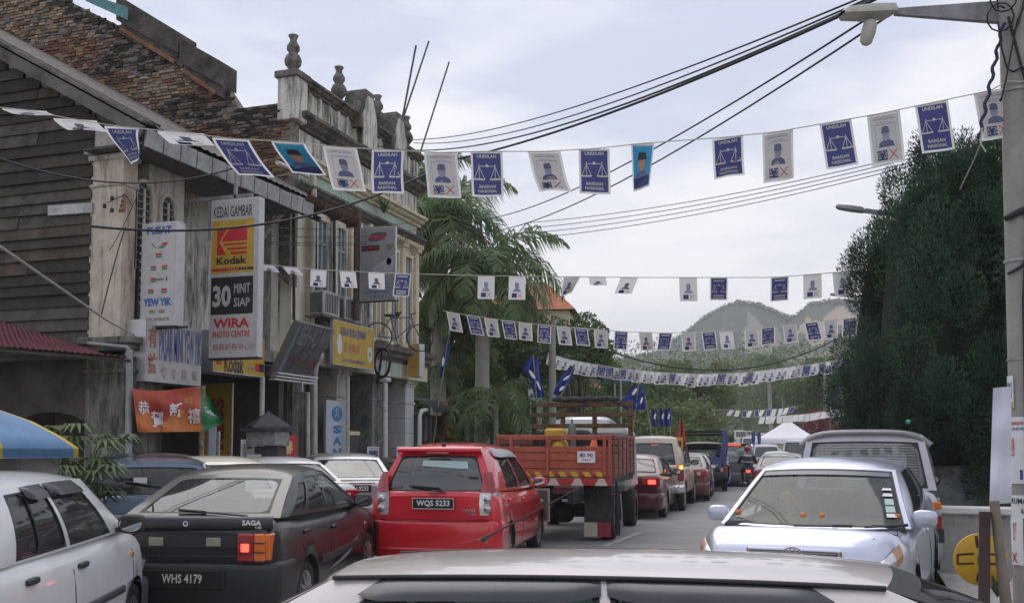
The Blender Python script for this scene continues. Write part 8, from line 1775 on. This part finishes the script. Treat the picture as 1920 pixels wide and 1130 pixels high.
# ================================================================ people
def skin_mesh(J, E, Rr_, m, parent, name, sub=2, root=0):
    me = bpy.data.meshes.new(name); me.from_pydata(J, E, []); o = bpy.data.objects.new(name, me); COL.objects.link(o)
    o.modifiers.new('s', 'SKIN'); sv_ = me.skin_vertices[0].data
    for i, r in enumerate(Rr_): sv_[i].radius = (r, r) if not isinstance(r, tuple) else r
    sv_[root].use_root = True; md = o.modifiers.new('u', 'SUBSURF'); md.levels = sub; md.render_levels = sub
    dg = bpy.context.evaluated_depsgraph_get(); dg.update(); m2 = bpy.data.meshes.new_from_object(o.evaluated_get(dg)); o.modifiers.clear(); o.data = m2; m2.materials.clear(); m2.materials.append(m)
    for p in m2.polygons: p.use_smooth = True
    if parent: o.parent = parent
    return o
def person(label, loc, rz, shirt, trousers, pose='stand', hair=(.02, .018, .015), h=1.65, group=None, helmet=None, seed=0):
    rr = random.Random(seed); t = thing('person', label, 'person', loc, rz, group); s_ = h / 1.7; SH, TR = mat('shirt_%d_%d_%d' % tuple(int(c * 99) for c in shirt), shirt, .8, var=.15), mat('trousers_%d_%d_%d' % tuple(int(c * 99) for c in trousers), trousers, .85, var=.15)
    if pose == 'stand':
        k = rr.uniform(-.06, .10); J = dict(pel=(0, 0, .95), ch=(0, .02, 1.28), nk=(0, 0, 1.47), hd=(0, .02, 1.58), sl=(-.18, 0, 1.40), sr=(.18, 0, 1.40), el=(-.25, k, 1.13), er=(.25, -k, 1.13), wl=(-.24, .10 + k, .90), wr=(.24, .12, .90), hl=(-.09, 0, .90), hr=(.09, 0, .90), kl=(-.10, .04 + k, .49), kr=(.11, .04 - k, .49), al=(-.10, k - .02, .08), ar=(.12, -k, .08), fl=(-.11, .14 + k, .04), fr=(.13, .14 - k, .04))
    else:       # riding
        J = dict(pel=(0, 0, .82), ch=(0, .14, 1.12), nk=(0, .22, 1.33), hd=(0, .27, 1.47), sl=(-.21, .2, 1.27), sr=(.21, .2, 1.27), el=(-.33, .36, 1.03), er=(.33, .36, 1.03), wl=(-.30, .62, .98), wr=(.30, .62, .98), hl=(-.10, .02, .80), hr=(.10, .02, .80), kl=(-.22, .42, .70), kr=(.22, .42, .70), al=(-.19, .18, .30), ar=(.19, .18, .30), fl=(-.20, .34, .24), fr=(.20, .34, .24))
    J = {a: Vector(v) * s_ for a, v in J.items()}
    def chain(ks, rs, m, nm, extra=()):
        names = []; E = []
        for ch in ks:
            for a, c in zip(ch[:-1], ch[1:]):
                for q in (a, c):
                    if q not in names: names.append(q)
                E.append((names.index(a), names.index(c)))
        return skin_mesh([J[q] for q in names], E, [rs[q] * s_ for q in names], m, t, nm)
    body = chain([['pel', 'ch', 'nk', 'hd'], ['ch', 'sl', 'el', 'wl'], ['ch', 'sr', 'er', 'wr'], ['pel', 'hl', 'kl', 'al', 'fl'], ['pel', 'hr', 'kr', 'ar', 'fr']], dict(pel=.11, ch=.13, nk=.05, hd=.07, sl=.06, sr=.06, el=.036, er=.036, wl=.026, wr=.026, hl=.08, hr=.08, kl=.05, kr=.05, al=.035, ar=.035, fl=.035, fr=.035), SKINM, 'body')
    b = MB(); hc = J['hd'] + Vector((0, .02, .05)) * s_; blob(b, hc, (.15 * s_, .18 * s_, .22 * s_), SKINM, 1, 14, 10); blob(b, hc + Vector((0, .10, -.01)) * s_, (.03 * s_, .04 * s_, .05 * s_), SKINM, 1, 8, 6)
    for sg in (-1, 1): blob(b, hc + Vector((sg * .075, 0, 0)) * s_, (.02 * s_, .04 * s_, .06 * s_), SKINM, 1, 6, 6); blob(b, hc + Vector((sg * .032, .083, .02)) * s_, (.022 * s_, .012 * s_, .012 * s_), RUB, 1, 6, 4)
    b.build('head', t)
    b = MB()      # hands: palm, four fingers and a thumb
    for a, e_, sg in (('wl', 'el', -1), ('wr', 'er', 1)):
        w = J[a]; d = (w - J[e_]).normalized(); sd = Vector((0, 1, 0)) if pose == 'stand' else Vector((1, 0, 0)); dn = Vector((0, 0, -1)) if pose != 'stand' else d
        b.tube([w, w + d * .09 * s_], [.026 * s_, .034 * s_], SKINM, 8)
        for f in range(4): o0 = w + d * .08 * s_ + sd * (f - 1.5) * .018 * s_; L_ = (.065, .078, .074, .055)[f] * s_; b.tube([o0, o0 + d * L_ * .6, o0 + (d * .8 + dn * .6 + Vector((0, .2, 0))) * L_], [.009 * s_, .0085 * s_, .007 * s_], SKINM, 6)
        b.tube([w + d * .03 * s_, w + d * .06 * s_ + sd * .045 * s_, w + d * .095 * s_ + sd * .05 * s_], [.011 * s_, .010 * s_, .008 * s_], SKINM, 6)
    b.build('hands', t)
    J['mid'] = J['pel'].lerp(J['ch'], .5)
    chain([['pel', 'mid', 'ch'], ['ch', 'sl', 'el'], ['ch', 'sr', 'er']] if pose == 'stand' else [['pel', 'mid', 'ch'], ['ch', 'sl', 'el', 'wl'], ['ch', 'sr', 'er', 'wr']], dict(pel=.135, mid=.145, ch=.165, sl=.08, sr=.08, el=.058, er=.058, wl=.042, wr=.042), SH, 'shirt')
    chain([['pel', 'hl', 'kl', 'al'], ['pel', 'hr', 'kr', 'ar']], dict(pel=.125, hl=.10, hr=.10, kl=.07, kr=.07, al=.055, ar=.055), TR, 'trousers')
    b = MB()
    if helmet: blob(b, hc + Vector((0, -.01, .03)) * s_, (.25 * s_, .28 * s_, .25 * s_), helmet, .9, 18, 12); b.box(hc + Vector((0, .10, .0)) * s_, (.16, .08, .08), RUB, bev=.03); b.build('helmet', t)
    else: blob(b, hc + Vector((0, -.02, .04)) * s_, (.165 * s_, .18 * s_, .17 * s_), mat('hair', (.02, .018, .015), .8) if hair[0] < .1 else mat('cap_%d' % int(hair[0] * 99 + hair[1] * 9), hair, .8), 1, 12, 8); b.build('hair', t)
    b = MB()
    for a in ('fl', 'fr'): blob(b, J[a] + Vector((0, -.04, .0)) * s_, (.09 * s_, .25 * s_, .08 * s_), RUB, .7)
    b.build('shoes', t); return t
mp_ = at(1403, 905, D=40); mz = ground_z(mp_.y); yr = R(6)
mo = thing('motorcycle', 'motorcycle with a red tail lamp under the rider in the dark jacket', 'motorcycle', (mp_.x, mp_.y, mz), yr)
for y in (-.62, .66): b = MB(); b.lathe([(.24, -.05), (.29, -.04), (.31, 0), (.29, .04), (.24, .05)], TYR, axis='x', n=24); w = b.build('wheel', mo, loc=(0, y, .31)); b = MB(); b.lathe([(.24, .02), (.05, .04), (.001, .04)], ALU, axis='x', n=18); b.lathe([(.24, -.02), (.05, -.04), (.001, -.04)], ALU, axis='x', n=18); b.build('rim', w)
b = MB(); blob(b, (0, -.15, .74), (.26, .75, .12), RUB, .6); b.build('seat', mo); b = MB(); blob(b, (0, .28, .66), (.26, .5, .26), P_NAVY, .7); b.box((0, -.1, .5), (.16, .7, .28), BLK, bev=.04); b.tube([(0, .45, .85), (0, .66, .31)], .03, ALU, 8); b.tube([(0, -.1, .4), (0, -.62, .31)], .025, BLK, 6); b.tube([(.14, .1, .3), (.14, -.7, .32)], .04, CHR, 8); b.build('body', mo)
b = MB(); b.tube([(-.34, .52, 1.0), (-.12, .5, .96), (.12, .5, .96), (.34, .52, 1.0)], .015, BLK, 6); b.build('handlebar', mo); b = MB(); b.box((0, -.60, .70), (.16, .06, .09), BRK, bev=.02); b.build('tail_light', mo); b = MB(); b.box((0, -.68, .50), (.2, .015, .14), PLT, bev=.01); b.build('number_plate', mo)
rd = person('motorcycle rider in a red helmet and dark navy jacket seen from behind', (mp_.x, mp_.y - .12, mz), yr, (.018, .022, .045), (.03, .035, .06), 'ride', h=1.72, helmet=mat('helmet_red', (.25, .02, .025), .3, var=.1, coat=.6))
b = MB(); f = frame((-.15, .02, 1.26), (1, 0, 0), (0, .25, 1)); b.text('POLIS', lift(f, .045), (0, 0, .30, .075), WHT, .05); b.grid([[Vector((.19 * math.sin(a), .10 - .175 * math.cos(a), z_)) for z_ in (1.04, 1.07)] for a in np.linspace(-1.3, 1.3, 9)], mat('reflective_strip', (.62, .62, .50), .5)); b.build('jacket_print', rd)
crowd = [(1352, 58, (.45, .20, .15), 'person in a rust shirt at the left of the roadside crowd'), (1362, 57, (.55, .55, .52), 'person in white standing tallest in the roadside crowd'), (1371, 60, (.25, .06, .07), 'person in a dark red shirt behind the one in white'), (1344, 60, (.5, .5, .5), 'person in pale grey at the edge of the shrubs'), (1380, 63, (.30, .27, .2), 'person in a khaki shirt near the cream taxi'), (1337, 62, (.06, .07, .12), 'person in navy beside the dark pickup'), (1448, 60, (.45, .03, .03), 'person in bright red left of the van with windows'), (1442, 64, (.1, .1, .1), 'person in black beside the one in bright red'), (1408, 78, (.3, .3, .22), 'person in olive standing in the road beyond the taxi'), (1430, 70, (.07, .08, .2), 'person in blue near the tent corner'), (1355, 64, (.42, .38, .3), 'person in beige behind the rust shirt'), (1387, 70, (.5, .48, .45), 'person in cream beyond the off-roader')]
for i, (px, D, sh_c, lab) in enumerate(crowd): q = P_(px, D); person(lab, (q.x, q.y, ground_z(q.y)), R(37 * i), sh_c, (.05, .055, .08) if i % 2 else (.15, .13, .1), seed=i, h=1.62 + .03 * (i % 4), group='people at the roadside', hair=(.45, .42, .35) if i == 1 else (.02, .018, .015))
# drivers
def driver(car, x, label, col=(.10, .10, .12)):
    bpy.context.view_layer.update(); g = car.sp['gh']; t = thing('person', label, 'person', (0, 0, 0)); t.matrix_world = car.root.matrix_world @ Matrix.Translation((x, g['bf'] - .82, g['zf'] - .62)); SH = mat('driver_shirt', col, .85, var=.2)
    J = [(0, 0, 0), (0, -.02, .35), (0, 0, .56), (0, .02, .70), (-.2, 0, .46), (-.25, .2, .30), (-.10, .40, .42), (.2, 0, .46), (.25, .2, .30), (.10, .40, .42)]
    skin_mesh(J, [(0, 1), (1, 2), (2, 3), (1, 4), (4, 5), (5, 6), (1, 7), (7, 8), (8, 9)], [.15, .17, .06, .075, .08, .05, .035, .08, .05, .035], SH, t, 'body')
    b = MB(); blob(b, (0, .03, .78), (.17, .20, .25), SKINM, 1); blob(b, (0, .0, .83), (.19, .21, .19), mat('hair', (.02, .018, .015), .8), 1); b.build('head', t)
driver(c_alt, .36, 'driver of the pale blue saloon behind the steering wheel'); driver(c_saga, .34, 'driver inside the black hatchback', (.4, .4, .38))
# ---------------------------------------------------------------- air
hz = MB(); hz.box((0, 600, 70), (2400, 1560, 150), mat('haze_shell', (1, 1, 1), 1, var=0)); hm = bpy.data.materials.new('haze_air'); hm.use_nodes = True; n = hm.node_tree.nodes; n.clear(); o_ = n.new('ShaderNodeOutputMaterial'); pv = n.new('ShaderNodeVolumePrincipled'); pv.inputs['Color'].default_value = (.96, .97, .99, 1); pv.inputs['Density'].default_value = .0005; pv.inputs['Anisotropy'].default_value = .2; hm.node_tree.links.new(pv.outputs[0], o_.inputs['Volume'])
ho = hz.build('haze'); ho.data.materials.clear(); ho.data.materials.append(hm); tag(ho, kind='stuff')
